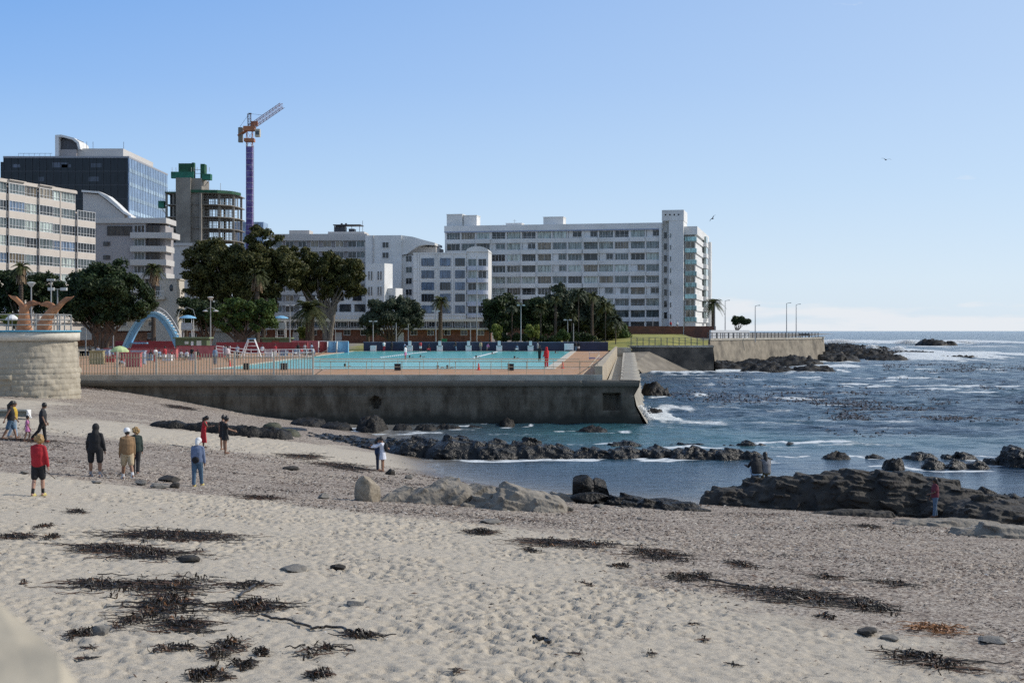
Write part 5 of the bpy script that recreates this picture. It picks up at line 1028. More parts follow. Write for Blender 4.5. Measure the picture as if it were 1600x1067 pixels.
def tree(name, label, cat, px, basepy, Y, gz, crowns, lobes, n, size, leaf, bark=BARK, trunk_r=.35, seed=1, group=None, stems=1, lobe_r=None, branch_h=.35):
    """crowns: (px, py, half_w_px, half_h_px) ellipses of foliage as seen; built as round masses of real depth at Y"""
    rg = np.random.default_rng(seed); k = Y/FPX; x0 = PX(px, Y); root = empty(name, (x0, Y, gz), label, cat, group)
    cs, rs = [], []; tot = sum(c[2]*c[3] for c in crowns)
    for cx, cy, hw, hh in crowns:
        m = max(3, int(1.9*lobes*hw*hh/tot)); c0 = np.array([PX(cx, Y)-x0, 0, PZ(cy, Y)-gz]); hh = hh*1.06; W3 = np.array([hw*k, min(hw, hh*1.3)*k*.85, hh*k])
        lr = lobe_r or .30*min(W3[0], W3[2])
        for i in range(m):
            d = rg.normal(size=3); d /= np.linalg.norm(d); r = lr*rg.uniform(.6, 1.15); cs.append(c0+d*np.maximum(W3-r*.65, .05)*rg.uniform(.45, 1)); rs.append(r)
    V, F = leaves(cs, rs, int(n*1.7), size, rg); np_mesh('crown', V, F, leaf, root)
    # trunk and limbs as one branching mesh
    mb = MB(); cs = np.array(cs); top = cs[:, 2].min(); cen = cs.mean(0)
    for s in range(stems):
        off = (s-(stems-1)/2)*trunk_r*1.6; lean = rg.uniform(-.5, .5)+off*1.5; hb = max(1.0, top*branch_h+.3)
        b0 = Vector((off*.6, rg.uniform(-.2, .2), -1.8)); b1 = Vector((off+lean*.3, 0, hb*.5)); b2 = Vector((off+lean, 0, hb)); mb.tube([b0, b1, b2], [trunk_r*1.25, trunk_r, trunk_r*.8], 8)
        sel = [i for i in range(len(cs)) if i % stems == s]; sel = sorted(sel, key=lambda i: -rs[i])[:11]
        for i in sel:
            e = Vector(cs[i]); md = b2.lerp(e, .5)+Vector((rg.uniform(-.4, .4), rg.uniform(-.4, .4), -.12*(e-b2).length*rg.uniform(0, 1))); mb.tube([b2-Vector((0, 0, .2)), b2.lerp(md, .5)+Vector((0, 0, -.1)), md, e], [trunk_r*.62, trunk_r*.5, trunk_r*.32, trunk_r*.1], 6)
    mb.build('trunk', bark, root); return root
tree('evergreen_tree', 'big round dark evergreen tree with several trunks left of the blue arch', 'tree', 158, 545, 200, 4.3, [(150, 455, 64, 50), (205, 470, 40, 46), (120, 485, 42, 36), (180, 430, 45, 28), (170, 495, 50, 26)], 64, 34000, .22, LF_DARK, stems=4, trunk_r=.24, seed=2, branch_h=.6)
tree('evergreen_tree', 'dark evergreen trees behind the whale tail sculptures at far left', 'tree', 35, 520, 215, 5.5, [(25, 450, 48, 32), (70, 458, 32, 35), (0, 470, 30, 40)], 40, 15000, .22, LF_DARK, stems=2, trunk_r=.3, seed=3)
tree('fig_tree', 'huge spreading olive green fig tree with the crane rising behind it', 'tree', 385, 525, 268, 5.2, [(340, 415, 55, 42), (405, 378, 38, 26), (385, 425, 60, 45), (440, 410, 38, 32), (330, 455, 38, 28), (305, 430, 30, 28), (370, 455, 40, 24), (415, 450, 40, 26), (345, 470, 50, 20), (400, 478, 48, 18), (310, 450, 34, 26), (455, 428, 30, 34)], 130, 60000, .27, LF_OLIVE, BARKG, stems=3, trunk_r=.55, seed=4, branch_h=.4)
tree('fig_tree', 'wide umbrella-shaped fig tree with bare pale limbs before the grey block', 'tree', 512, 522, 274, 5.4, [(500, 408, 45, 26), (545, 428, 30, 32), (470, 425, 38, 28), (520, 440, 45, 22), (455, 405, 25, 22), (480, 438, 30, 20), (552, 452, 24, 20), (500, 452, 40, 18), (530, 456, 34, 16)], 90, 42000, .26, LF_OLIVE, BARKG, stems=2, trunk_r=.5, seed=5, branch_h=.45)
tree('broadleaf_tree', 'bright green clumpy tree in front of the figs', 'tree', 375, 545, 236, 4.0, [(370, 485, 40, 22), (415, 490, 28, 26), (345, 500, 30, 24), (385, 508, 40, 18)], 44, 17000, .2, LF_BRIGHT, stems=3, trunk_r=.28, seed=6, branch_h=.6)
tree('broadleaf_tree', 'dark dense small tree between the blue arch and the bright green tree', 'tree', 325, 545, 244, 4.0, [(320, 490, 38, 26), (295, 480, 22, 18)], 24, 9000, .2, LF_DARK, stems=2, trunk_r=.25, seed=7)
tree('broadleaf_tree', 'rounded dark grey-green tree standing in front of the slim white buildings', 'tree', 612, 535, 256, 4.4, [(612, 490, 46, 30), (585, 500, 28, 26), (645, 495, 22, 26)], 42, 16000, .22, LF_GREY, stems=2, trunk_r=.3, seed=8)
# tropical thicket, several plants
for i, (px, cy, hw, hh, lf, lab, sz) in enumerate([(785, 490, 42, 32, LF_DARK, 'leftmost dark bushy tree of the thicket before the long block', .26), (835, 492, 38, 32, LF_DARK, 'second dark tree of the thicket, right of the leftmost', .26), (872, 480, 30, 34, LF_GREY, 'upright feathery tree in the middle of the thicket', .4),
        (922, 482, 42, 38, LF_GREY, 'tall wild-banana clump, highest plant of the thicket', .5), (948, 505, 24, 24, LF_PALM, 'shaggy banana clump at the right end of the thicket', .45), (890, 505, 22, 26, LF_DARK, 'low dark shrub between the thicket clumps', .3), (968, 518, 14, 12, LF_BRIGHT, 'small bushy tree on the lawn at the right end of the thicket', .22)]):
    tree('thicket_tree', lab, 'tree', px, 535, 262+i*2, 5.0, [(px, cy, hw, hh), (px+hw*.2, cy+hh*.5, hw*.9, hh*.6)], 22, 8500 if sz < .4 else 5200, sz, lf, stems=2, trunk_r=.2, seed=20+i, group='thicket of trees before the long white block', lobe_r=1.3)
for i, (px, cy, hw, hh, lf, lab) in enumerate([(777, 518, 9, 14, LF_LIME, 'small lime green shrub left of the tall lamp post'), (833, 518, 14, 13, LF_LIME, 'wider yellow-green shrub right of the tall lamp post'), (880, 524, 12, 10, LF_BRIGHT, 'green shrub at the foot of the thicket'), (475, 520, 10, 12, LF_LIME, 'light green shrub beside the date palm trunk'), (20, 500, 22, 10, LF_LIME, 'yellowish bush on the bastion terrace by the whale tails')]):
    Y = 250 if px > 100 else 104
    tree('shrub', lab, 'shrub', px, 535, Y, 4.2 if px > 100 else 7.12, [(px, cy, hw, hh)], 12, 2500, .16 if px > 100 else .09, lf, trunk_r=.06, seed=40+i, lobe_r=.5 if px > 100 else .3)
tree('windswept_tree', 'small windswept tree alone on the promenade right of the apartment tower', 'tree', 1152, 515, 300, 5.7, [(1155, 500, 13, 6), (1166, 503, 9, 5), (1148, 505, 6, 3)], 22, 4600, .16, LF_DARK, trunk_r=.16, seed=50, lobe_r=.5, branch_h=.35)
tree('hedge', 'low dark hedge plants along the foot of the thicket', 'hedge', 850, 535, 256, 4.6, [(800, 528, 40, 7), (860, 530, 60, 6), (905, 528, 30, 8)], 40, 7000, .2, LF_DARK, trunk_r=.05, seed=51, lobe_r=.7)
# palms
def palm(name, label, px, Y, gz, crown_py, r_px, trunk_r=.28, n=34, leaf=LF_PALM, skirt=False, seed=1, droop=1.0, lean=0, trunk_m=None, group=None):
    rg = random.Random(seed); root = empty(name, (PX(px, Y), Y, gz), label, 'palm tree', group); H = PZ(crown_py, Y)-gz; Rr = r_px*Y/FPX
    mb = MB(); mb.tube([(0, 0, -1.8), (lean*.3, 0, H*.3), (lean*.7, 0, H*.7), (lean, 0, H)], [trunk_r*1.35, trunk_r, trunk_r*.95, trunk_r*1.15], 9)
    for i in range(int(H/.35)):
        z = i*.35; q = z/H; mb.tube([(lean*q, 0, z), (lean*q, 0, z+.1)], [trunk_r*1.12, trunk_r*1.22], 9)
    mb.build('trunk', trunk_m or BARK, root)
    mb = MB()
    for i in range(n):
        a = rg.uniform(0, 2*math.pi); el = rg.uniform(-.25, 1.35); L_ = Rr*rg.uniform(.85, 1.15); d = Vector((math.cos(a), math.sin(a), 0)); pts = []
        for j in range(8):
            t = j/7; hor = L_*(t*math.cos(el*.75)+.0); z = L_*(math.sin(el)*t-.85*droop*t*t*(.55+.45*math.cos(el))); pts.append(Vector((lean, 0, H))+d*hor+Vector((0, 0, z)))
        mb.tube(pts, [.05, .045, .04, .035, .03, .025, .02, .01], 3)
        for j in range(1, 15):
            t = j/15; q = t*7; u = int(q); p = pts[u].lerp(pts[min(u+1, 7)], q-u); fw = (pts[min(u+1, 7)]-pts[u]).normalized(); sd = fw.cross(Vector((0, 0, 1))).normalized(); ll = L_*.30*math.sin(math.pi*(.12+.85*t))
            for s in (-1, 1):
                tip = p+sd*s*ll*.75+fw*ll*.6+Vector((0, 0, -.25*ll)); mb.add([p-fw*.09, p+fw*.09, tip], [(0, 1, 2)])
    mb.build('fronds', leaf, root)
    if skirt:
        mb = MB()
        for i in range(110):
            a = rg.uniform(0, 6.283); d = Vector((math.cos(a), math.sin(a), 0)); z0 = H-rg.uniform(0, Rr*.9); L_ = Rr*rg.uniform(.5, .85); p = Vector((lean, 0, z0)); m_ = p+d*L_*.45+Vector((0, 0, .05)); e = m_+d*L_*.12+Vector((0, 0, -L_*.7)); sd = d.cross(Vector((0, 0, 1)))*.14
            mb.add([p-sd*.5, p+sd*.5, m_+sd, m_-sd, e+sd*.8, e-sd*.8], [(0, 1, 2, 3), (3, 2, 4, 5)])
        mb.build('dead_fronds', LF_DRY, root)
    return root
palm('date_palm', 'tall date palm with a thick trunk in front of the low pavilion', 484, 246, 4.0, 484, 34, trunk_r=.75, n=95, seed=1)
palm('date_palm', 'date palm in front of the small white block with bay', 688, 285, 5.5, 470, 17, trunk_r=.4, n=46, seed=2)
palm('date_palm', 'palm showing half its crown behind the right apartment tower', 1114, 335, 6.0, 474, 21, trunk_r=.4, n=34, seed=3, droop=1.2)
palm('fan_palm', 'fan palm with a skirt of dead fronds in front of the oval window house', 240, 240, 4.5, 420, 20, trunk_r=.35, n=42, skirt=True, seed=4)
palm('fan_palm', 'fan palm with a brown skirt standing among the fig trees', 402, 250, 4.5, 430, 21, trunk_r=.35, n=42, skirt=True, seed=5)
palm('fan_palm', 'fan palm poking out above the far left evergreen trees', 33, 205, 5.0, 418, 19, trunk_r=.3, n=36, skirt=True, seed=6)
palm('date_palm', 'drooping palm between the arch and the dense small tree', 290, 250, 4.0, 490, 18, trunk_r=.35, n=36, seed=7)
palm('date_palm', 'small palm above the bright green tree', 412, 255, 4.3, 478, 17, trunk_r=.3, n=36, seed=8, leaf=LF_OLIVE)
palm('date_palm', 'low palm left of the rounded grey-green tree', 575, 262, 4.6, 498, 16, trunk_r=.3, n=30, seed=9)
palm('date_palm', 'spiky palm head rising from the middle of the thicket', 868, 259, 5.0, 468, 14, trunk_r=.25, n=36, seed=10)
palm('date_palm', 'spiky palm head rising from the right half of the thicket', 925, 261, 5.0, 462, 15, trunk_r=.25, n=40, seed=11)
for i, (px, cy, r_, w_) in enumerate([(800, 478, 14, 'leftmost of the banana palms in the thicket'), (845, 482, 14, 'banana palm between the two left thicket trees'), (904, 458, 16, 'tallest banana palm over the right half of the thicket'), (946, 478, 17, 'banana palm at the right shoulder of the thicket'), (962, 500, 15, 'lowest banana palm at the right end of the thicket'), (893, 490, 13, 'banana palm low in the middle of the thicket'), (765, 500, 13, 'banana palm at the far left foot of the thicket')]):
    palm('banana_palm', w_, px, 257+i*.6, 5.0, cy, r_, trunk_r=.09, n=60, seed=60+i, leaf=LF_PALM if i % 2 else LF_GREY, droop=.9, group='banana palms in the thicket')
# ---------------- things round the pool ----------------
blue_l = mat('paint_sky_blue', (.19, .42, .62), rough=.5, var=.12, scale=1.5); blue_d = mat('paint_dark_blue', (.03, .07, .16), rough=.6)
redp = mat('paint_red', (.24, .03, .036), rough=.6, var=.2, scale=1.5); pinkp = mat('paint_pink_red', (.42, .12, .12), rough=.6, var=.2, scale=1.5); greenp = mat('paint_olive_green', (.10, .14, .07), rough=.7, var=.15); blk = mat('black_plastic', (.015, .015, .018), rough=.6)
# blue parabolic arch with ladder
B = empty('slide_arch', (PX(237, 210), 210, DZ), 'sky blue parabolic arch with a ladder up its right side', 'play arch')
k = 210/FPX; mb = MB(); ring = []
for i in range(33):
    t = -1+2*i/32; x = t*4.6; z = 6.2*(1-abs(t)**2.1); ring.append((x, z))
def arch(off_y0, off_y1, th0, th1, name, m_):
    mb = MB(); rs = []
    for i, (x, z) in enumerate(ring):
        a, b_ = ring[max(i-1, 0)], ring[min(i+1, 32)]; n_ = Vector((-(b_[1]-a[1]), b_[0]-a[0])).normalized(); wd = 1+.25*abs(x/4.6)
        rs.append([(x+n_.x*th1*wd, off_y0, z+n_.y*th1*wd), (x+n_.x*th1*wd, off_y1, z+n_.y*th1*wd), (x-n_.x*th0*wd, off_y1, z-n_.y*th0*wd), (x-n_.x*th0*wd, off_y0, z-n_.y*th0*wd)])
    mb.rings(rs); return mb.build(name, m_, B)
arch(0, 1.3, .62, .0, 'arch_beam', blue_l); arch(-.1, 0, .1, .16, 'arch_rim', mat('paint_pale_blue', (.35, .6, .75), rough=.5)); arch(1.3, 1.4, .1, .16, 'arch_rim', mat('paint_pale_blue', (.35, .6, .75), rough=.5))
for i in range(18, 31):
    x, z = ring[i]; MB().box(x-.05, x+.25, 0.05, 1.25, z+.16, z+.26).build('rung', white_p, B)
mb = MB(); mb.tube([(ring[i][0]+.5, 0, ring[i][1]+.8) for i in range(17, 31)], .05, 5)
for i in range(17, 31, 2): mb.tube([(ring[i][0], 0, ring[i][1]), (ring[i][0]+.5, 0, ring[i][1]+.8)], .035, 4)
mb.build('handrail', white_p, B); MB().box(-3.2, -.9, -.2, 1.5, 1.6, 1.8).build('platform', blue_l, B)
def wallbox(name, label, x0, x1, Y, h, m_, cat, dep=1.2, z=DZ, cap=None, group=None):
    mb = MB(); a, b_ = PX(x0, Y), PX(x1, Y); mb.box(0, b_-a, 0, dep, 0, h)
    if cap: mb.mat(1).box(-.04, b_-a+.04, -.04, dep+.04, h, h+.09)
    o = mb.build(name, [m_]+([cap] if cap else [])); o.location = (a, Y, z); return tag(o, label, cat, group)
wallbox('play_wall', 'dark red low wall passing under the blue arch', 180, 272, 222, 1.9, redp, 'wall')
wallbox('play_wall', 'long dark red low wall right of the green hut', 338, 480, 224, 1.7, redp, 'wall')
wallbox('play_wall', 'pinkish red wall in front of the arch behind the sitting people', 162, 275, 178, 1.25, pinkp, 'wall', cap=redp)
wallbox('play_wall', 'pinkish red wall below the green hut', 276, 350, 184, 1.5, pinkp, 'wall', cap=redp)
wallbox('play_wall', 'red screen wall left of the two pale blue bays', 455, 506, 232, 1.9, pinkp, 'wall', dep=.4)
for i, (a, b_, c, lab) in enumerate([(497, 511, redp, 'open red changing bay with white edge beside the blue bays'), (511, 524, blue_l, 'left of two sky blue changing bays'), (526, 544, blue_l, 'right and wider of two sky blue changing bays')]):
    Y = 229; x0, x1 = PX(a, Y), PX(b_, Y); w_ = x1-x0; B = empty('changing_bay', (x0, Y, DZ), lab, 'changing bay')
    MB().box(.08, w_-.08, .9, 1.05, 0, 1.75).build('back_panel', c, B); MB().box(0, .07, 0, 1.05, 0, 1.8).build('side_panel', white_p, B); MB().box(w_-.07, w_, 0, 1.05, 0, 1.8).build('side_panel', c, B); MB().box(-.03, w_+.03, -.03, .06, 1.8, 1.88).build('top_rail', white_p, B)
# green huts
def hut(px0, px1, Y, h, lab, door=False):
    a, b_ = PX(px0, Y), PX(px1, Y); w_ = b_-a; B = empty('hut', (a, Y, DZ), lab, 'hut'); base = 1.0
    MB().box(0, w_, 0, 2.5, 0, base+h-.2).build('wall', greenp, B); MB().box(-.3, w_+.4, -.35, 2.8, base+h-.2, base+h).build('roof', mat('roof_green', (.16, .21, .11)), B)
    if door: MB().box(w_*.35, w_*.62, -.06, -.004, .1, base+h-.5).build('door', mat('door_brown', (.2, .08, .04)), B)
    else:
        MB().box(w_*.5, w_*.58, -.05, -.004, base+.4, base+1.0).build('poster', white_p, B); MB().box(w_*.68, w_*.83, -.05, -.004, base+.3, base+1.1).build('poster', mat('poster_pale', (.6, .62, .55)), B); MB().box(w_*.3, w_*.42, -.05, -.004, base+.6, base+1.0).build('poster', mat('poster_pale', (.6, .62, .55)), B)
hut(274, 323, 204, 1.6, 'olive green flat-roofed hut with posters right of the blue arch'); hut(410, 452, 236, 1.4, 'olive green hut with a brown door left of the date palm', True)
# umbrella
B = empty('parasol', (PX(187, 150), 150, DZ), 'pale green and white parasol behind the palisade fence', 'parasol')
MB().tube([(0, 0, 0), (0, 0, 1.85)], .035, 6).build('pole', white_p, B); MB().lathe([(1.02, 1.28), (.95, 1.45), (.7, 1.7), (.35, 1.86), (.02, 1.93)], (0, 0, 0), 12).build('canopy', mat('canopy_green', (.42, .52, .25), rough=.8, var=.3, scale=2), B)
# lidos, drums, bins
for i, (px, Y, c, lab) in enumerate([(208, 138, pinkp, 'red and white kiosk panel behind the parasol'), (215, 150, mat('paint_grey_blue', (.3, .36, .46)), 'grey-blue cabinet right of the parasol'), (150, 150, mat('paint_mustard', (.35, .3, .15)), 'mustard low box behind the fence at the bastion'), (160, 160, mat('paint_grey_blue', (.3, .36, .46)), 'grey-blue box left of the parasol')]):
    mb = MB(); mb.box(-.7, .7, 0, .8, .05, 1.35).box(-.78, .78, -.06, .86, 1.35, 1.42).box(-.75, .75, .05, .75, 0, .05).box(-.03, .03, -.03, 0, .1, 1.3); o = mb.build('cabinet', c); o.location = (PX(px, Y), Y, DZ); tag(o, lab, 'cabinet')
for px, lab in ((621, 'square black loudspeaker box left on the near pool edge'), (798, 'square black box right on the near pool edge'), (384, 'black box behind the palisade fence by the pool'), (443, 'second black box behind the fence, nearer the railing')):
    mb = MB(); mb.box(-.27, .27, 0, .4, .05, .6).box(-.22, .22, -.02, .0, .1, .55).box(-.29, .29, -.02, .42, .6, .64); o = mb.build('pool_box', blk); Y = 124 if px > 500 else 126; o.location = (PX(px, Y), Y, DZ); tag(o, lab, 'box')
coneM = mat('cone_red', (.7, .05, .03), rough=.5)
for px, Y, lab in ((879, 133, 'red traffic cone right of the red lifeguard'), (748, 127, 'red float standing at the near pool edge'), (359, 140, 'red cone behind the palisade fence')):
    o = MB().lathe([(.2, 0), (.2, .03), (.12, .04), (.09, .3), (.04, .62), (.02, .64)], n=10).box(-.22, .22, -.22, .22, 0, .02).build('traffic_cone', coneM); o.location = (PX(px, Y), Y, DZ); tag(o, lab, 'cone')
# white starting blocks and panels along the navy wall
for i, px in enumerate((583, 640, 687, 732, 780, 829)):
    B = empty('start_block', (PX(px, 243.4), 243.4, DZ), ['white notice panel at the left end of the navy wall', 'white starting block, second along the navy wall', 'white starting block, third along the navy wall', 'white starting block, fourth along the navy wall', 'white starting block, fifth along the navy wall', 'white starting block, sixth along the navy wall'][i], 'starting block', 'starting blocks along the navy wall')
    MB().box(-.5, .5, 0, .6, 0, 1.0).build('base', white_p, B)
    if i: MB().box(-.25, .25, .1, .5, 1.0, 1.75).build('seat', white_p, B); MB().box(-.3, .3, -.02, .1, .8, .98).build('step', steel, B)
mb = MB(); mb.box(-.8, .8, 0, .08, .25, 1.35).box(-.75, -.65, .0, .1, 0, .25).box(.65, .75, 0, .1, 0, .25); o = mb.build('notice_board', white_p); o.location = (PX(889, 243), 243, DZ); tag(o, 'white notice panel at the right end of the navy wall', 'notice board')
mb = MB(); mb.box(-.45, .45, 0, .6, .1, 1.5).box(-.5, .5, -.05, .65, 1.5, 1.6); o = mb.build('waste_bin', mat('bin_green', (.03, .2, .09))); o.location = (PX(694, 252), 252, 4.2); tag(o, 'green bin behind the navy wall', 'bin')
# lifeguard chairs / diving board stands
def stand(px, Y, lab, h=2.6, roof=True):
    B = empty('lifeguard_chair', (PX(px, Y), Y, DZ), lab, 'lifeguard chair')
    mb = MB()
    for x in (-.7, .7):
        for y in (0, 1.3): mb.tube([(x*1.2, y, 0), (x, y, h+1.8 if roof else h+.9)], .05, 5)
    for z in (.8, 1.6, 2.4): mb.tube([(-.7, 0, z), (.7, 0, z)], .035, 4)
    mb.build('frame', white_p, B); MB().box(-.85, .85, -.1, 1.4, h, h+.1).build('floor', steel, B); MB().box(-.85, .85, -.12, -.06, h+.1, h+1.1).build('front_panel', mat('panel_palegrey', (.45, .46, .47)), B)
    if roof: MB().lathe([(1.35, 0), (1.1, .22), (.5, .42), (.02, .48)], (0, .6, h+1.8), 14).build('roof', blue_l, B)
stand(292, 214, 'tall white lifeguard stand with a blue domed roof right of the arch', 3.6); stand(438, 240, 'blue-roofed stand in front of the low pavilion', 3.8)
mb = MB(); mb.tube([(-1.4, 0, 0), (-1.4, 0, 5.5), (-1.1, 0, 6.6), (0, 0, 7.1), (1.0, 0, 6.7), (1.3, 0, 5.6)], .05, 5); o = mb.build('gooseneck_lamp', steel); o.location = (PX(288, 214), 215.6, DZ); tag(o, 'thin arched white pole curving over the lifeguard stand', 'lamp')
B = empty('water_slide', (PX(392, 190), 190, DZ), 'white metal A-frame slide beyond the fence', 'slide')
mb = MB(); 
for s in (-1, 1): mb.tube([(s*1.4, 0, 0), (s*.4, .2, 2.4)], .07, 5); mb.tube([(s*1.2, 1.2, 0), (s*.4, .8, 2.4)], .07, 5)
for z in (.5, 1, 1.5, 2): mb.tube([(-1.4+z*.42, 0, z), (1.4-z*.42, 0, z)], .04, 4)
mb.build('frame', white_p, B); MB().box(-.5, .5, .1, .9, 2.4, 2.5).build('platform', blue_l, B)
# white ramp railing, right of the slide
B = empty('ramp_railing', (PX(338, 176), 176, DZ), 'long white multi-bar railing with blue panels in the children pool area', 'railing'); wl = PX(490, 176)-PX(338, 176)
for h in (.35, .75, 1.15): MB().tube([(0, 0, h+.5), (wl*.35, 0, h), (wl, 0, h+.1)], .035, 4).build('rail', white_p, B)
for i in range(15): x = wl*i/14; MB().tube([(x, 0, 0), (x, 0, 1.65 if i < 3 else 1.25)], .04, 4).build('post', white_p, B)
# lamp posts
def lamp(px, Y, gz, toppy, lab, kind='flood', group='lamp posts round the pool'):
    B = empty('lamp_post', (PX(px, Y), Y, gz), lab, 'lamp post', group); H = PZ(toppy, Y)-gz
    MB().tube([(0, 0, -.8 if gz < 7 else 0), (0, 0, H*.5), (0, 0, H)], [.11, .09, .06] if gz < 7 else [.07, .055, .04], 7).build('pole', mat('lamp_grey', (.33, .33, .32), rough=.5, var=.1), B)
    hm = mat('lamp_head', (.5, .5, .48), rough=.4)
    if kind == 'flood': MB().lathe([(.08, -.1), (.30, .15), (.33, .2), (.12, .26)], (0, 0, H-.1), 10).build('lamp_head', hm, B)
    elif kind == 'twin':
        for s in (-1, 1): MB().lathe([(.1, 0), (.38, -.12), (.4, -.2), (.1, -.25)], (s*.75, 0, H-1.6), 8).build('lamp_head', hm, B); MB().tube([(0, 0, H-1.2), (s*.75, 0, H-1.6)], .04, 4).build('arm', steel, B)
        MB().lathe([(.08, -.1), (.45, .25), (.5, .33), (.2, .42)], (0, 0, H-.1), 10).build('lamp_head', hm, B)
    elif kind == 'street': MB().tube([(0, 0, H-.05), (.5, 0, H+.1), (1.0, 0, H+.12)], [.05, .05, .09], 5).build('lamp_arm', steel, B)
    elif kind == 'double': MB().box(-.7, -.25, -.15, .15, H-.1, H+.12).build('lamp_head', hm, B); MB().box(.25, .7, -.15, .15, H-.1, H+.12).build('lamp_head', hm, B); MB().box(-.3, .3, -.04, .04, H-.02, H+.04).build('arm', steel, B)
    elif kind == 'camera':
        for s in (-1, 0, 1): MB().box(s*.2-.08, s*.2+.08, -.16, .1, H-.02, H+.1).build('camera', hm, B)
        MB().box(-.3, .3, -.03, .03, H-.08, H-.03).build('arm', steel, B)
for a in [(177, 215, DZ, 491, 'lamp post in front of the big round dark tree', 'flood'), (134, 212, DZ, 492, 'plain post left of the lamp before the round dark tree', 'none'), (329, 205, DZ, 467, 'tall post with upper bowl and two side lamps by the green hut', 'twin'), (453, 232, DZ, 477, 'lamp post just left of the date palm', 'double'), (487, 284, 4.5, 450, 'lamp above the date palm', 'flood'),
          (583, 248, 4, 502, 'double-headed lamp post at the left end of the navy wall', 'double'), (619, 248, 4, 504, 'thin post before the rounded grey-green tree', 'none'), (638, 249, 4, 507, 'thin post right of the rounded grey-green tree', 'none'), (681, 250, 4, 486, 'lamp post with box heads below the small palm', 'double'), (735, 250, 4, 503, 'thin pole left of the flagpole', 'none'),
          (745, 252, 4, 400, 'very tall white flagpole before the arched bay', 'none'), (814, 246, 4, 477, 'tall grey lamp post in front of the thicket', 'double'), (887, 250, 4.3, 500, 'short lamp post at the right part of the navy wall', 'double'), (896, 253, 4.5, 505, 'thin post right of the short lamp post', 'none'), (1068, 300, 6.2, 469, 'tall post with a bracket before the apartment tower', 'street'), (1007, 302, 6.2, 501, 'thin post on the brick wall', 'none'), (1020, 303, 6.2, 497, 'second thin post on the brick wall', 'none'),
          (1117, 300, 5.7, 474, 'street lamp just right of the apartment tower', 'street'), (1133, 305, 5.7, 470, 'second street lamp beside the half-hidden palm', 'street'), (1180, 292, 5.7, 478, 'street lamp right of the windswept tree', 'street'), (1229, 312, 5.7, 474, 'left of two street lamps near the end of the promenade', 'street'), (1244, 318, 5.7, 476, 'rightmost street lamp at the end of the promenade', 'street'),
          (524, 282, 4.5, 515, 'thin dark pole before the pavilion, left', 'none'), (514, 281, 4.5, 500, 'thin dark pole before the pavilion, beside the shrub', 'none')]: lamp(*a)
# bastion terrace
for a in [(49, 101, 7.12, 444, 'thin lamp with a white bulb on the bastion terrace', 'flood'), (80, 104, 7.12, 438, 'camera mast with drooping white camera heads on the bastion', 'camera'), (90, 107, 7.12, 452, 'shorter mast right of the camera mast on the bastion', 'double')]: lamp(*a, group='masts on the bastion')
def whale_tail(px, Y, z, toppy, tilt, lab, flip=1, hw=36):
    B = empty('whale_tail', (PX(px, Y), Y, z), lab, 'sculpture'); H = PZ(toppy, Y)-z; k = Y/FPX
    m_ = mat('rusty_brown', (.45, .20, .09), rough=.7, var=.25, scale=2, stain=(.2, .09, .05), stain_scale=1.2, bump=.02)
    rs = []
    for i in range(12):
        t = i/11; r = (.62-.32*t+.15*max(0, t-.8)*5*.3); cx = tilt*t*t*.8; rs.append([(cx+r*math.cos(a), r*.6*math.sin(a), t*H*.78) for a in [2*math.pi*j/14 for j in range(14)]])
    MB().rings(rs).build('tail_stock', m_, B, True)
    cx = tilt*.8; rs = []
    for i in range(25):     # flukes: swept lens sections curving up and outwards
        s = -1+2*i/24; a = abs(s); ch = .72*(1-a**1.6)+.05; x = cx+s*hw*k; zc = H*.72+H*.24*a**.8+(.11*flip*s*H)-.05*math.sin(a*9); notch = -.18*math.exp(-(s/.1)**2)
        rs.append([(x, -ch*.35*math.cos(b_)*.5, zc+notch+ch*.42*math.sin(b_)) for b_ in [2*math.pi*j/10 for j in range(10)]])
    MB().rings(rs).build('flukes', m_, B, True)
whale_tail(38, 101, 7.1, 464, 0, 'left rust-brown whale tail sculpture on the bastion', -1, 25); whale_tail(68, 99, 7.1, 466, 1.1, 'right rust-brown whale tail sculpture with raised right fluke', 1, 28)
B = empty('parasol', (PX(19, 103), 103, 7.12), 'small white parasol at the left end of the bastion', 'parasol'); MB().tube([(0, 0, 0), (0, 0, 1.25)], .03, 5).build('pole', steel, B); MB().lathe([(.5, .85), (.45, 1.0), (.2, 1.2), (.02, 1.28)], n=10).build('canopy', white_p, B)
# white folding trestle at left edge of the beach
B = empty('beach_bench', (PX(0, 78), 79, float(terr(PX(0, 78), 79))), 'grey-green bench with slanted white end on the sand at far left', 'bench')
MB().box(-2, 1.1, 0, .5, .38, .46).build('seat', mat('bench_grey', (.3, .31, .28)), B); MB().box(-2, 1.1, .45, .5, .05, .37).build('panel', mat('bench_grey', (.3, .31, .28)), B); mb = MB(); mb.extrude([(1.12, 0, 0), (1.2, 0, 0), (1.2, .0, .45), (1.12, 0, .45)], (0, .5, 0)); mb.build('leg', white_p, B); MB().tube([(1.15, 0, .45), (1.38, 0, 0)], .04, 5).build('leg', white_p, B)
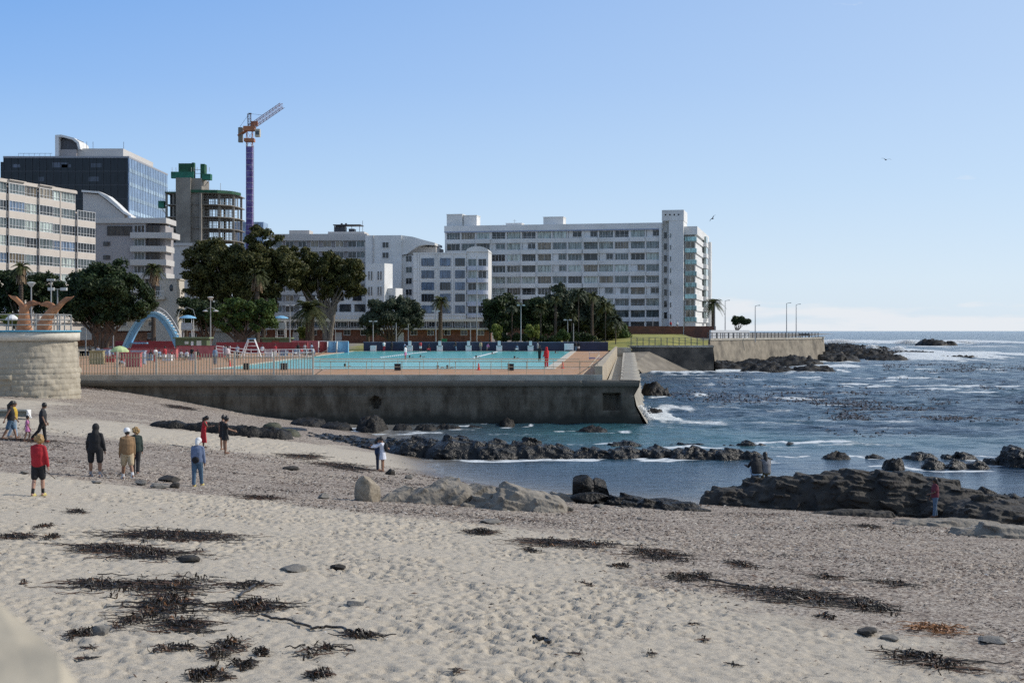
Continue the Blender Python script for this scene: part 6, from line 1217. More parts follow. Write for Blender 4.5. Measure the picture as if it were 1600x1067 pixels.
# cars/benches on promenade end, deck items
B = empty('bench', (PX(1298, 330), 330, 5.7)); bpy.data.objects.remove(B)
mb = MB(); mb.box(-1.2, 1.2, 0, .7, .35, .42).box(-1.2, 1.2, .62, .7, .42, .85)
for x in (-1, 1): mb.box(x-.05, x+.05, .05, .65, 0, .35)
o = mb.build('bench', blk); o.location = (PX(1258, 325), 325, 5.72); tag(o, 'dark bench near the seaward end of the promenade', 'bench')
mb = MB(); mb.tube([(0, 0, 0), (0, 0, .75)], .03).tube([(1.2, 0, 0), (1.2, 0, .75)], .03).box(-.1, 1.3, -.3, .3, .75, .8); o = mb.build('deck_table', white_p); o.location = (PX(921, 180), 180, DZ); tag(o, 'small white table on the terracotta deck by the parapet', 'table')
mb = MB(); mb.box(-.9, .9, -.3, .3, .12, .2).box(-.9, -.2, -.3, .3, .2, .3).tube([(-.8, 0, 0), (-.8, 0, .12)], .03).tube([(.8, 0, 0), (.8, 0, .12)], .03); o = mb.build('lounger', mat('lounger_violet', (.3, .28, .42))); o.location = (PX(932, 172), 172, DZ); tag(o, 'violet-grey lounger beside the buff parapet', 'lounger')
# large blurred stone right in front of the camera
st = boulder('parapet_stone', 'big out-of-focus weathered stone at the lower left corner', (-.762, 1.45, 6.385), (.64, .7, .56), mat('stone_near', (.36, .32, .25), rough=.9, var=.2, scale=6, bump=.01, stain=(.24, .22, .18), stain_scale=5), 77, planes=7, cat='stone')
mb = MB(); mb.box(-3.2, -.50, 1.15, 1.9, 2.2, 6.42); o = mb.build('parapet', conc_tan); tag(o, 'low parapet wall under the near stone, below the picture', 'wall'); bpy.data.objects.remove(o)
# birds
def bird(px, py, Y, span, rz, roll, lab):
    B = empty('seagull', (PX(px, Y), Y, PZ(py, Y)), lab, 'bird', rz=rz); B.rotation_euler = (0, roll, rz); m_ = mat('gull_grey', (.07, .07, .08), rough=.7)
    MB().ball((0, 0, 0), 1, 8, 6, (span*.06, span*.2, span*.05)).build('body', m_, B, True)
    for s in (-1, 1):
        mb = MB(); rs = []
        for i in range(6):
            t = i/5; x = s*t*span*.5; zc = span*(.16*math.sin(t*1.9)-.05*t*t*2); ch = span*.09*(1-.85*t**1.5); yc = -span*.10*t*t; rs.append([(x, yc-ch, zc), (x, yc, zc+.012*span), (x, yc+ch*.7, zc), (x, yc, zc-.006*span)])
        mb.rings(rs); mb.build('wing', m_, B)
bird(1384, 250, 90, .66, R(10), R(5), 'far gull gliding high above the sea at right'); bird(1113, 342, 95, .7, R(35), R(-42), 'banking gull close to the right apartment tower')

# ---------------- kelp, wrack, debris ----------------
kelp = mat('kelp', (.020, .014, .009), rough=.45, var=.5, scale=6, spec=.5); kelp_b = mat('kelp_brown', (.085, .042, .022), rough=.5, var=.5, scale=6); kelp_o = mat('kelp_orange', (.26, .11, .035), rough=.6, var=.4, scale=6)
rk = random.Random(5)
def strand(mb, x, y, L_, a, r_, zoff=0.0, kink=.5, lift=.06):
    pts = []; n_ = max(4, int(L_/.12)); n_ = min(n_, 22); st_ = L_/n_; k_ = rk.uniform(-kink, kink)
    for i in range(n_+1):
        pts.append([x, y]); a += k_*.25+rk.uniform(-kink, kink)*.7; x += math.cos(a)*st_; y += math.sin(a)*st_*.75
    P_ = np.array(pts); zz = terr(P_[:, 0], P_[:, 1]); ph = rk.uniform(0, 6)
    mb.tube([(p[0], p[1], z_+r_*.6+zoff*rk.uniform(.3, 1)+lift*abs(math.sin(i*.9+ph))*rk.random()) for i, (p, z_) in enumerate(zip(P_, zz))], [r_*(1-.5*i/n_) for i in range(n_+1)], 4, flat=.7)
def blade(mb, x, y, L_, a, w_, zoff):
    z0 = float(terr(x, y))+zoff; c, s = math.cos(a), math.sin(a); n_ = 4; vs = []
    tw = rk.uniform(-.8, .8)
    for i in range(n_+1):
        t = i/n_; xx = x+c*L_*t+rk.uniform(-.03, .03); yy = y+s*L_*t*.8; z_ = z0+.06*math.sin(t*5+a)+.02; ww = w_*(1-.7*t); vs += [(xx-s*ww, yy+c*ww, z_+ww*tw), (xx+s*ww, yy-c*ww, z_-ww*tw*.6)]
    mb.add(vs, [(2*i, 2*i+1, 2*i+3, 2*i+2) for i in range(n_)])
def kelp_pile(lab, px, py, wpx, hpx, dens=1.0, m_=None, tall=.14, an=0, long=0, group=None):
    cx, cy, cz = T(px, py); k_ = cy/FPX; W = wpx*k_/2; y1 = T(px, py-hpx/2)[1]; y0 = T(px, py+hpx/2)[1]; D_ = max((y1-y0)/2, .12)
    mb = MB(); nst = int(105*dens*max(W*D_, .12)**.6)+8; ncl = max(2, min(9, int(W*2.2)))
    cl_ = [(cx+W*rk.uniform(-.72, .72), rk.uniform(-.5, .5)*D_, rk.uniform(.28, .6)) for _ in range(ncl)]; cl_ = [(x, cy+y+(x-cx)*math.tan(R(an)), r_) for x, y, r_ in cl_]
    def spot():
        x, y, r_ = rk.choice(cl_); u, v = rk.gauss(0, .62), rk.gauss(0, .62); return x+u*r_*W, y+v*D_*.8, math.exp(-(u*u+v*v)*2)
    for i in range(nst):
        x, y, q = spot(); mb.mat(0 if rk.random() < .72 else 1); strand(mb, x, y, rk.uniform(.35, 1.5)*min(1.2, max(W, .13)*(1 if W > .35 else .9)), rk.choice([0, math.pi])+rk.gauss(0, .6), rk.uniform(.006, .019), tall*q, .75, tall*.7)
    for i in range(int(nst*1.0*dens)):
        x, y, q = spot(); mb.mat(0 if rk.random() < .82 else (1 if rk.random() < .8 else 2)); blade(mb, x, y, rk.uniform(.04, .13), rk.uniform(0, 6.3), rk.uniform(.006, .018), tall*q*rk.random()+.005)
    for q in range(long): mb.mat(0); strand(mb, cx+rk.uniform(-.5, .5)*W, cy+rk.uniform(-.4, .4)*D_, W*rk.uniform(1.0, 1.5), rk.choice([-.1, math.pi+.1]), .022, .05, .22, .06)
    o = mb.build('kelp_pile', m_ or [kelp, kelp_b, kelp_o]); return tag(o, lab, 'kelp', group)
KP = [('long brown kelp heap, upper row left of the picture', 232, 838, 175, 18, 1.5, 3), ('black kelp heap just below the upper brown one', 195, 862, 165, 13, 1.9, 2), ('thin kelp drift at the left edge beside the upper heaps', 35, 841, 70, 8, 1.0, 1), ('small black weed scrap above the left kelp drift', 73, 824, 22, 6, 1, 0), ('short curled weed right of the left drift', 82, 840, 20, 5, 1, 0),
      ('spread of curly kelp at far left of the biggest heap', 150, 916, 105, 18, 1.1, 2), ('tangled top of the biggest kelp heap', 258, 920, 110, 30, 1.3, 3), ('black core of the biggest kelp heap', 250, 948, 105, 32, 2.0, 3), ('right arm of the biggest kelp heap', 370, 950, 125, 20, 1.8, 3), ('orange-tinged lower end of the biggest kelp heap', 285, 975, 110, 20, 1.3, 1), ('kelp fragments above and left of the tan stone', 190, 972, 50, 14, 1.0, 0),
      ('dark weed beside the tan stone', 125, 990, 40, 10, 1.4, 0), ('black kelp bundle in the lower left centre', 340, 1015, 62, 24, 1.7, 1), ('thin kelp with root left of the lower bundle', 275, 1015, 58, 10, .9, 2), ('kelp heap cut by the bottom edge', 318, 1058, 50, 16, 2.0, 1), ('small looped kelp at lower centre left', 378, 1040, 32, 8, 1, 1), ('ring-shaped kelp right of the lower bundle', 490, 1018, 56, 14, .9, 2), ('kelp clump near bottom below the ring-shaped kelp', 508, 1056, 46, 10, 1.4, 1), ('little weed curl right of the lower bundle', 402, 1022, 22, 6, 1, 0),
      ('branched kelp stalk right of the biggest heap', 380, 915, 74, 12, .8, 2), ('small weed patch at the end of the long kelp string', 572, 995, 60, 8, 1.2, 1), ('flat black kelp nearest the centre of the sand', 752, 834, 50, 9, 1.6, 0), ('wide thin kelp drift in the middle distance', 905, 853, 120, 12, 1.5, 2), ('reddish kelp heap right of the wide drift', 1015, 864, 70, 20, 1.4, 1), ('small black kelp below the reddish heap', 968, 886, 30, 4, 1.3, 0), ('thin scrap left of the wide drift', 818, 861, 36, 4, 1, 0),
      ('black left head of the long kelp train at right', 1082, 903, 50, 12, 1.7, 1), ('middle of the long kelp train at right', 1190, 925, 150, 14, .9, 3), ('thick black body of the long kelp train at right', 1275, 938, 120, 18, 1.5, 3), ('dark right end of the long kelp train', 1335, 947, 80, 20, 1.7, 1), ('twig-like weed below the long kelp train', 1300, 966, 36, 8, .7, 1), ('orange kelp in the lower right', 1460, 984, 85, 16, 1.1, 1), ('large black kelp heap at the lower right', 1465, 1032, 115, 22, 1.8, 2),
      ('kelp stalk with curl above the long train, centre', 1145, 881, 46, 8, 1.2, 1), ('weed stalk near the right-hand shingle', 1275, 902, 62, 6, .9, 1), ('weed with upright stick at right', 1390, 912, 70, 8, 1, 1), ('weed drift near the right outcrop foot', 1350, 822, 40, 5, 1, 0), ('dark weed line left side of the upper shingle', 120, 800, 40, 5, .8, 0), ('black kelp strip below the person in jeans', 405, 778, 56, 5, 1.2, 1), ('kelp at the wall foot beside the bastion', 155, 606, 60, 8, 1.4, 0),
      ('weed trail on the pale sand behind the dress woman', 465, 713, 60, 8, .9, 1), ('brown weed trail left of the embracing couple', 520, 728, 90, 8, .9, 1), ('weed on the sand by the tan couple', 60, 690, 90, 3, .8, 1), ('dark weed band across the mid shingle', 300, 640, 60, 4, .9, 0), ('weed beside the pale mound at the water', 1060, 790, 0, 0, 0, 0)]
for lab, px, py, w_, h_, dn, lg in KP:
    if w_: kelp_pile(lab, px, py, w_, h_, dn, tall=.05, long=lg, m_=[kelp_o, kelp_b, kelp] if 'orange kelp' in lab else None)
def string_(lab, pts, r_):
    P_ = [T(*p) for p in pts]; out = []
    for a, b_ in zip(P_, P_[1:]):
        for i in range(7): t = i/7; x, y = a[0]+(b_[0]-a[0])*t+rk.uniform(-.03, .03), a[1]+(b_[1]-a[1])*t+rk.uniform(-.05, .05); out.append((x, y, float(terr(x, y))+r_+.03*rk.random()))
    o = MB().tube(out, r_, 5).build('kelp_stalk', kelp); tag(o, lab, 'kelp')
string_('long thin kelp string running right from the biggest heap', [(410, 965), (450, 972), (490, 984), (520, 982), (560, 992), (605, 996)], .022); string_('long kelp string joining the parts of the right train', [(1095, 905), (1140, 914), (1210, 927), (1280, 940), (1330, 945)], .02)
string_('bare stick at the centre of the sand bottom', [(835, 998), (848, 1002), (862, 1009)], .032); string_('forked stalk rising over the weed right of the biggest heap', [(372, 935), (395, 920), (415, 908)], .025)
for i in range(26):
    px, py = rk.uniform(20, 1580), 830+230*rk.random()**.8
    if px < 130 and py > 930: continue
    kelp_pile('small scrap of dark weed lying by itself on open sand', px, py, rk.uniform(5, 13)*(py-517)/420, rk.uniform(2, 4)*(py-517)/420, rk.uniform(.1, .3), tall=.012, group='small weed scraps strewn over the sand')
# loose scraps everywhere: one mass
n = 120000; rg = np.random.default_rng(3); y = 15+rg.random(n)**.8*62; x = (rg.random(n)-.5)*.86*y
g_ = gravel_at(x, y); nz = fbm(x*.35, y*.7, o=4, seed=17); keep = rg.random(n) < np.clip(.03+.8*g_*(.12+3.2*np.clip(nz, 0, 1)), 0, 1); x, y = x[keep], y[keep]; z = terr(x, y); keep = z > .15; x, y, z = x[keep], y[keep], z[keep]; m_ = len(x)
a = rg.uniform(0, 6.283, m_); s = rg.uniform(.004, .016, m_)*(1+y/45); l = s*rg.uniform(1, 3.2, m_)
P0 = np.stack([x, y, z+.015], -1); da = np.stack([np.cos(a), np.sin(a)*.8, rg.uniform(-.2, .4, m_)], -1)*l[:, None]; db = np.stack([-np.sin(a), np.cos(a), np.full(m_, .25)], -1)*(s*.55)[:, None]; up = np.stack([0*s, 0*s, s*.8], -1)
V = np.stack([P0-da, P0-db, P0+da, P0+db, P0+up], 1).reshape(-1, 3); b0 = (np.arange(m_)*5)[:, None]; F = np.concatenate([b0+np.array(q) for q in ((0, 1, 4), (1, 2, 4), (2, 3, 4), (3, 0, 4))])
mi = np.tile(rg.choice(4, m_, p=[.42, .3, .22, .06]), 4)
tag(np_mesh('beach_debris', V, F, [kelp, kelp_b, rock_stone, mat('shell_pale', (.6, .57, .52))], mi=mi), 'scattered scraps of weed, pebbles and shells over the sand', 'beach debris', kind='stuff')
# floating kelp heads: one mass
def kelp_patch(n, px0, px1, py0, py1, thr, seed):
    rg = np.random.default_rng(seed); py = rg.uniform(py0, py1, n); px = rg.uniform(px0, px1, n); y = (CAMZ)*FPX/(py-517); x = (px-800)*y/FPX
    nz = fbm(x*.12+seed, y*.06, o=4, seed=seed); edge = np.minimum((py-py0)/(py1-py0), 1-(py-py0)/(py1-py0))*2; k = nz+rg.normal(0, .07, n) > thr-.25*edge; return x[k], y[k]
XY = [kelp_patch(6000, 1230, 1640, 626, 660, .16, 1), kelp_patch(1700, 1020, 1500, 612, 634, .22, 2), kelp_patch(2600, 1380, 1640, 566, 584, .1, 3), kelp_patch(1300, 1080, 1640, 584, 614, .3, 4), kelp_patch(1200, 1290, 1640, 655, 690, .34, 5)]
x = np.concatenate([q[0] for q in XY]); y = np.concatenate([q[1] for q in XY]); m_ = len(x); a = rg.uniform(0, 6.283, m_); l = rg.uniform(.12, .42, m_)*(y/140)**.35; h = rg.uniform(.05, .22, m_)*(y/140)**.3
P0 = np.stack([x, y, np.full(m_, -.02)], -1); d = np.stack([np.cos(a), np.sin(a), 0*a], -1)*l[:, None]; sd = np.stack([-np.sin(a), np.cos(a), 0*a], -1)*(l*.35)[:, None]; up = np.stack([0*a, 0*a, h], -1)
V = np.stack([P0-d-sd*.3, P0-d+sd*.3, P0+up*.9-sd*1.1+d*.1, P0+up+sd*1.1, P0+d-sd*.4+up*.2, P0+d+sd*.4+up*.35], 1).reshape(-1, 3); b0 = (np.arange(m_)*6)[:, None]; F = np.concatenate([b0+np.array(q) for q in ((0, 2, 3, 1), (2, 4, 5, 3))])
tag(np_mesh('floating_kelp', V, F, mat('kelp_wet', (.035, .021, .013), rough=.3, var=.5, scale=3)), 'beds of brown kelp heads floating on the sea', 'floating kelp', kind='stuff')
# spray
def spray(lab, px, py, w_, h_, Y, n, s, seed, lean=0):
    rg = np.random.default_rng(seed); k = Y/FPX; t = rg.random(n)**1.6; u = rg.normal(0, .38, n)*(1-.35*t); x = PX(px, Y)+u*w_*k+lean*t*h_*k; z = t*h_*k*(1-np.clip(np.abs(u)*1.3, 0, .8)*rg.random(n)); yy = Y+rg.normal(0, .35, n)*w_*k*.5; sz = s*rg.uniform(.4, 1.6, n)
    P = np.stack([x, yy, PZ(py, Y)+z], -1); V = np.stack([P+np.array(o)*sz[:, None] for o in ((1, 0, 0), (-.5, .87, 0), (-.5, -.87, 0), (0, 0, 1.1), (0, 0, -.9))], 1).reshape(-1, 3); b0 = (np.arange(n)*5)[:, None]; F = np.concatenate([b0+np.array(q) for q in ((0, 1, 3), (1, 2, 3), (2, 0, 3), (1, 0, 4), (2, 1, 4), (0, 2, 4))])
    tag(np_mesh('sea_spray', V, F, mat('spray_white', (.85, .87, .88), rough=.9, var=.02)), lab, 'spray', kind='stuff')
spray('burst of white spray at the rocky point', 1364, 553, 18, 15, 440, 9000, .07, 1, -.2); spray('second burst of spray right of the first', 1398, 553, 22, 12, 440, 9000, .07, 2, .5)
spray('wave breaking along the offshore rock', 1500, 537, 34, 5, 760, 6000, .10, 3); spray('surf behind the rocky point', 1310, 536, 40, 6, 700, 8000, .10, 4); spray('surf left of the offshore rock', 1418, 537, 26, 6, 720, 5000, .10, 5)
spray('wash breaking on the pool wall corner', 1012, 655, 16, 22, 112, 1500, .035, 6, -.5)
# ---------------- people ----------------
SK = mat('skin_light', (.42, .24, .17), rough=.6, var=.08, scale=8); SKT = mat('skin_tan', (.27, .145, .09), rough=.6, var=.08, scale=8); SKD = mat('skin_brown', (.13, .07, .045), rough=.6, var=.08, scale=8)
HB = mat('hair_black', (.012, .010, .009), rough=.5, var=.3, scale=30); HBL = mat('hair_blond', (.32, .20, .08), rough=.6, var=.45, scale=30, bump=.01, bscale=40); HBR = mat('hair_brown', (.07, .04, .025), rough=.6, var=.3, scale=30)
def cloth(n, c, **k): return mat('cloth_'+n, c, rough=.85, var=.16, scale=9, bump=.012, bscale=14, **k)
EYE = mat('eye_dark', (.02, .02, .02), rough=.2); LIP = mat('lip', (.25, .08, .07), rough=.5)
def cap_tube(mb, pts, rad, n=10, flat=None):
    """tube with rounded ends"""
    pts = [Vector(p) for p in pts]; d0 = (pts[0]-pts[1]).normalized(); d1 = (pts[-1]-pts[-2]).normalized(); P = [pts[0]+d0*rad[0]*.8, pts[0]+d0*rad[0]*.5]+pts+[pts[-1]+d1*rad[-1]*.5, pts[-1]+d1*rad[-1]*.8]; Rr = [rad[0]*.45, rad[0]*.85]+list(rad)+[rad[-1]*.85, rad[-1]*.45]
    mb.tube(P, Rr, n)
def remesh(o, vox, sm=2):
    r = o.modifiers.new('r', 'REMESH'); r.mode = 'VOXEL'; r.voxel_size = vox; r.use_smooth_shade = True
    s = o.modifiers.new('s', 'SMOOTH'); s.iterations = sm; s.factor = .5
def person(label, loc, face, H=1.75, top=None, sleeve='long', bottom=None, bkind='trousers', skin=SKT, hair=HB, hairk='short', hat=None, shoes=None, socks=None, legs=(0, 0), knees=(0, 0), arms=((-.05, .12, .15), (-.05, .12, .15)), lean=0, head=0, vox=.011, hem=None, bag=None, cap=None, build=1.0, group=None, sit=False, hood=False, belt=None, extra=None, spread=.0):
    """face: heading in degrees, 0 = away from the camera, 90 = to the left of the photo. legs: swing angle fwd; arms: (swing fwd, out, elbow bend)"""
    root = empty('person', loc, label, 'person', group, rz=R(face)); f = Vector((0, 1, 0)); up = Vector((0, 0, 1)); S = H
    ln = math.sin(lean); lc = math.cos(lean); hipz = .52*S if not sit else .09*S
    low = 1.0
    def U(x, y, z):      # point of the upper body, z measured from the hips, leaning forward
        return Vector((x, y*lc+z*ln, hipz+z*lc-y*ln))
    legp = []
    for i, sx in enumerate((-1, 1)):
        a, kn = legs[i], knees[i]; h = Vector((sx*(.052+spread*.3)*S*build, 0, hipz-.01*S))
        k_ = h+Vector((sx*spread*.12*S, math.sin(a)*.245*S, -math.cos(a)*.245*S)); a2 = a-kn; an = k_+Vector((sx*spread*.08*S, math.sin(a2)*.235*S, -math.cos(a2)*.235*S)); legp.append((h, k_, an))
    if not sit: dz = min(l[2].z for l in legp)-.04*S; 
    else: dz = 0
    hipz -= dz; legp = [(h-up*dz, k_-up*dz, an-up*dz) for h, k_, an in legp]
    sh = [(U(sx*.098*S*build, 0, .278*S)) for sx in (-1, 1)]; armp = []
    for i, sx in enumerate((-1, 1)):
        sw, ou, el = arms[i]; d1 = Vector((sx*math.sin(ou), math.sin(sw+lean*.5)*math.cos(ou), -math.cos(sw+lean*.5)*math.cos(ou))).normalized(); e_ = sh[i]+d1*.172*S
        s2 = sw+el; d2 = Vector((sx*math.sin(ou)*.3-sx*(.35 if el > 1 else .0), math.sin(s2+lean*.5), -math.cos(s2+lean*.5))).normalized(); w_ = e_+d2*.148*S; armp.append((sh[i], e_, w_, d2))
    hc = U(0, 0, .395*S)+Vector((0, math.sin(head)*.045*S+.012*S, math.cos(head)*.015*S)); hr = .062*S
    mb = MB()
    # torso: stacked ellipses
    def ell(c, rx, ry, n=14, tilt=lean): return [c+Vector((rx*math.cos(t), ry*math.sin(t)*math.cos(tilt), -ry*math.sin(t)*math.sin(tilt))) for t in [2*math.pi*j/n for j in range(n)]]
    prof = [(-.05, .062, .05), (-.02, .092, .064), (.03, .098, .068), (.10, .08, .058), (.17, .088, .062), (.24, .104, .066), (.28, .092, .055), (.308, .058, .042), (.335, .034, .034)]
    def torso(mb, g, z0=-.05, z1=.335, b=build, gg=None):
        rs = []
        for z, rx, ry in prof:
            if z0-1e-6 <= z <= z1+1e-6: q = g if gg is None else gg(z); rs.append(ell(U(0, 0, z*S), (rx*b+q)*S, (ry*b+q)*S))
        mb.rings(rs)
    torso(mb, 0); cap_tube(mb, [U(0, 0, .31*S), U(0, .004*S, .36*S), hc-up*.02*S], [.034*S, .03*S, .03*S])
    mb.ball(hc, hr, 14, 10, (.82, .98, 1.18)); hf = Vector((0, math.cos(head), -math.sin(head))); hu = Vector((0, math.sin(head), math.cos(head)))
    mb.ball(hc-hu*hr*.62+hf*hr*.25, hr*.62, 12, 8, (.95, 1, .95)); mb.ball(hc-hu*hr*.18+hf*hr*1.0, hr*.2, 8, 6, (.7, 1, 1.2))
    for sx in (-1, 1): mb.ball(hc+Vector((sx*hr*.84, 0, 0))-hu*hr*.1, hr*.24, 8, 6, (.4, .7, 1.1))
    sk_fingers = MB()
    for i, sx in enumerate((-1, 1)):
        h, k_, an = legp[i]; cap_tube(mb, [h, h.lerp(k_, .5), k_, k_.lerp(an, .35), an], [.056*S*build, .047*S*build, .033*S*build, .035*S*build, .021*S])
        ft = Vector((0, 1, 0)) if not sit else Vector((0, .9, -.3)); cap_tube(mb, [an-up*.018*S-ft*.02*S, an-up*.022*S+ft*.05*S, an-up*.03*S+ft*.105*S], [.022*S, .022*S, .016*S], 8)
        a, e_, w_, d2 = armp[i]; cap_tube(mb, [a-up*.0*S, a.lerp(e_, .5), e_, e_.lerp(w_, .4), w_], [.032*S*build, .027*S*build, .022*S, .021*S, .0145*S])
        side = Vector((0, 1, 0))-d2*d2.y; side = side.normalized() if side.length > .1 else Vector((sx, 0, 0)); pn = d2.cross(side).normalized()*(-sx)
        cap_tube(mb, [w_, w_+d2*.028*S, w_+d2*.05*S], [.0125*S, .018*S, .017*S], 8)
        for j, (o_, ll) in enumerate(((-.016, .036), (-.0055, .043), (.0055, .045), (.016, .04))):
            b0 = w_+d2*.05*S+side*o_*S; cap_tube(mb, [b0, b0+d2*ll*.5*S+pn*.004*S, b0+d2*ll*.85*S+pn*.014*S], [.0062*S, .0056*S, .0048*S], 6)
        b0 = w_+d2*.02*S+side*.014*S; cap_tube(mb, [b0, b0+side*.018*S+d2*.016*S, b0+side*.022*S+d2*.036*S+pn*.006*S], [.0072*S, .0066*S, .0055*S], 6)
    o = mb.build('body', skin, root); remesh(o, vox, 2)
    mb = MB()
    for sx in (-1, 1): mb.ball(hc+Vector((sx*hr*.34, 0, 0))+hf*hr*.86, hr*.13, 8, 6)
    mb.build('eyes', EYE, root); MB().ball(hc-hu*hr*.55+hf*hr*.86, hr*.2, 8, 6, (1.1, .4, .35)).build('mouth', LIP, root)
    v2 = vox*1.15
    if top:
        mb = MB(); zlo = hem if hem is not None else -.02
        if bkind == 'dress': pass
        torso(mb, .012, z1=.285, gg=lambda z: .018-.02*max(0, z-.2)+(.008 if z < .05 else 0)+(.02 if .05 < z < .2 else 0)); c = U(0, 0, .30*S); mb.rings([ell(U(0, 0, .26*S), .105*S*build, .062*S), ell(U(0, 0, .312*S), .062*S, .048*S), ell(U(0, 0, .332*S), .04*S, .038*S)])
        for i in range(2):
            a, e_, w_, d2 = armp[i]
            if sleeve != 'none': cap_tube(mb, [U(0, 0, .302*S), a.lerp(U(0, 0, .302*S), .45), a-up*.006*S], [.036*S, .037*S, .038*S])
            if sleeve == 'long': cap_tube(mb, [a-up*.004*S, a.lerp(e_, .5), e_, e_.lerp(w_, .5), e_.lerp(w_, .97)], [.040*S*build, .038*S, .034*S, .031*S, .027*S])
            elif sleeve == 'short': cap_tube(mb, [a-up*.004*S, a.lerp(e_, .4), a.lerp(e_, .68)], [.041*S*build, .037*S, .036*S])
            else: mb.ball(a, .034*S, 8, 6)
        if hood: mb.ball(hc+hu*.002*S-hf*.006*S, hr*1.22, 14, 10, (.92, .98, 1.12)); cap_tube(mb, [U(0, -.01*S, .28*S), hc-hu*.03*S], [.078*S, .06*S])
        o = mb.build('top', top, root); remesh(o, v2, 3)
    if belt: mb = MB(); mb.rings([ell(U(0, 0, -.045*S), .108*S*build, .08*S), ell(U(0, 0, -.012*S), .112*S*build, .084*S)]); mb.build('shirt_hem', belt, root)
    if bottom:
        mb = MB()
        if bkind in ('dress', 'skirt', 'coat'):
            zb = hem if hem is not None else -.28; zt = .285 if bkind != 'skirt' else .04
            fl_ = .118 if bkind != 'coat' else .12
            avg = (legp[0][1]+legp[1][1])/2; rs = [ell(U(0, 0, 0)+Vector((0, (avg.y)*t, zb*S*t)), (.105*build+(fl_-.1)*t+.01)*S, (.078+.03*t)*S) for t in (1, .7, .4, 0)]
            if bkind != 'skirt': rs += [ell(U(0, 0, z*S), (rx*build+.014)*S, (ry+.014)*S) for z, rx, ry in prof[3:7]]+[ell(U(0, 0, .305*S), .07*S, .05*S)]
            mb.rings(rs)
            if bkind != 'skirt' and sleeve != 'none':
                for i in range(2): a, e_, w_, d2 = armp[i]; cap_tube(mb, [a, a.lerp(e_, .5), (e_ if sleeve == 'long' else a.lerp(e_, .65))]+([e_.lerp(w_, .9)] if sleeve == 'long' else []), [.04*S, .036*S, .034*S]+([.028*S] if sleeve == 'long' else []))
        else:
            mb.rings([ell(U(0, 0, z*S), (rx*build+.012)*S, (ry*build+.014)*S) for z, rx, ry in ((-.07, .09, .062), (-.03, .094, .066), (.02, .096, .068), (.055, .09, .064))])
            for i in range(2):
                h, k_, an = legp[i]
                if bkind == 'shorts': cap_tube(mb, [h+up*.0*S, h.lerp(k_, .5), h.lerp(k_, .86)], [.068*S*build, .062*S*build, .058*S*build])
                else: cap_tube(mb, [h, h.lerp(k_, .5), k_, k_.lerp(an, .5), k_.lerp(an, .96)], [.066*S*build, .056*S*build, .046*S*build, .042*S, .040*S])
        o = mb.build('dress' if bkind == 'dress' else 'coat' if bkind == 'coat' else bkind, bottom, root); remesh(o, v2, 3)
    if hairk != 'none' and not hood:
        mb = MB(); mb.ball(hc+hu*hr*(.16 if not hat else -.12)-hf*hr*.14, hr*(1.1 if not hat else .98), 12, 8, (.9, 1.0, 1.08))
        if hairk == 'long': cap_tube(mb, [hc-hf*hr*.5, hc-hf*hr*.9-hu*hr*1.2, U(0, -.05*S, .21*S)], [hr*.8, hr*.85, hr*.55])
        if hairk == 'curly':
            rg_ = random.Random(4)
            for q in range(26): d = Vector((rg_.gauss(0, 1), rg_.gauss(-.4, 1), rg_.gauss(.1, 1))).normalized(); mb.ball(hc+d*hr*1.12, hr*.42, 7, 5)
        if hairk == 'bun': mb.ball(hc+hu*hr*1.15-hf*hr*.5, hr*.5, 8, 6)
        o = mb.build('hair', hair, root); remesh(o, v2, 1)
    if hat:
        mb = MB(); mb.ball(hc+hu*hr*.32, hr*1.2, 12, 8, (.94, 1.05, .92))
        if cap == 'cap': mb.rings([[hc+hu*hr*(.32+dz_)+hf*hr*(.6+.95*math.sin(t))+Vector((hr*.75*math.cos(t), 0, 0)) for t in [math.pi*j/8 for j in range(9)]] for dz_ in (0, .14)])
        if cap == 'scarf': cap_tube(mb, [hc-hf*hr*.6-hu*hr*.4, hc-hf*hr*.8-hu*hr*1.2], [hr*.8, hr*.7])
        o = mb.build('hat', hat, root); remesh(o, v2, 2)
    if socks:
        for h, k_, an in legp: MB().tube([k_.lerp(an, .62), an], [.029*S, .027*S], 8).build('sock', socks, root)
    if shoes:
        for h, k_, an in legp:
            mb = MB(); mb.ball(an-up*.02*S+Vector((0, .035*S, 0)), .03*S, 12, 8, (.95, 2.35, .85)); mb.box(an.x-.026*S, an.x+.026*S, an.y-.03*S, an.y+.10*S, an.z-.045*S, an.z-.03*S); mb.build('shoe', shoes, root, True)
    if extra: extra(root, U, S, hc, hr, armp, legp)
    return root
def at(px, py, dz=0.0):
    x, y, z = T(px, py); return (x, y, z+.012+dz)
blackc = cloth('black', (.012, .012, .014)); 
def stick(root, U, S, hc, hr, armp, legp):
    a, e_, w_, d2 = armp[1]; MB().tube([w_+d2*.05*S-Vector((.03, .1, .05)), w_+d2*.05*S+Vector((.16, .1, -.3))], .012, 5).build('stick', BARK, root)
person('blond person in red jumper and black shorts walking away at left, stick in hand', at(60, 775), -8, 1.78, top=cloth('red', (.36, .014, .022)), bottom=blackc, bkind='shorts', skin=SK, hair=HBL, hairk='curly', shoes=mat('shoe_yellow', (.5, .42, .15)), socks=blackc, legs=(-.16, .18), knees=(.1, .12), arms=((.3, .16, .9), (-.05, .28, .25)), head=.35, extra=stick, vox=.012)
person('person in black hoodie with hood up and black shorts, seen from behind', at(149, 745), -4, 1.8, top=blackc, bottom=blackc, bkind='shorts', skin=SKT, hood=True, shoes=mat('shoe_grey', (.3, .3, .32)), socks=cloth('grey_sock', (.3, .3, .32)), legs=(.05, -.05), arms=((0, .3, .3), (0, .3, .25)), head=.3, belt=cloth('white', (.7, .7, .7)), build=1.1, spread=.08, vox=.012)
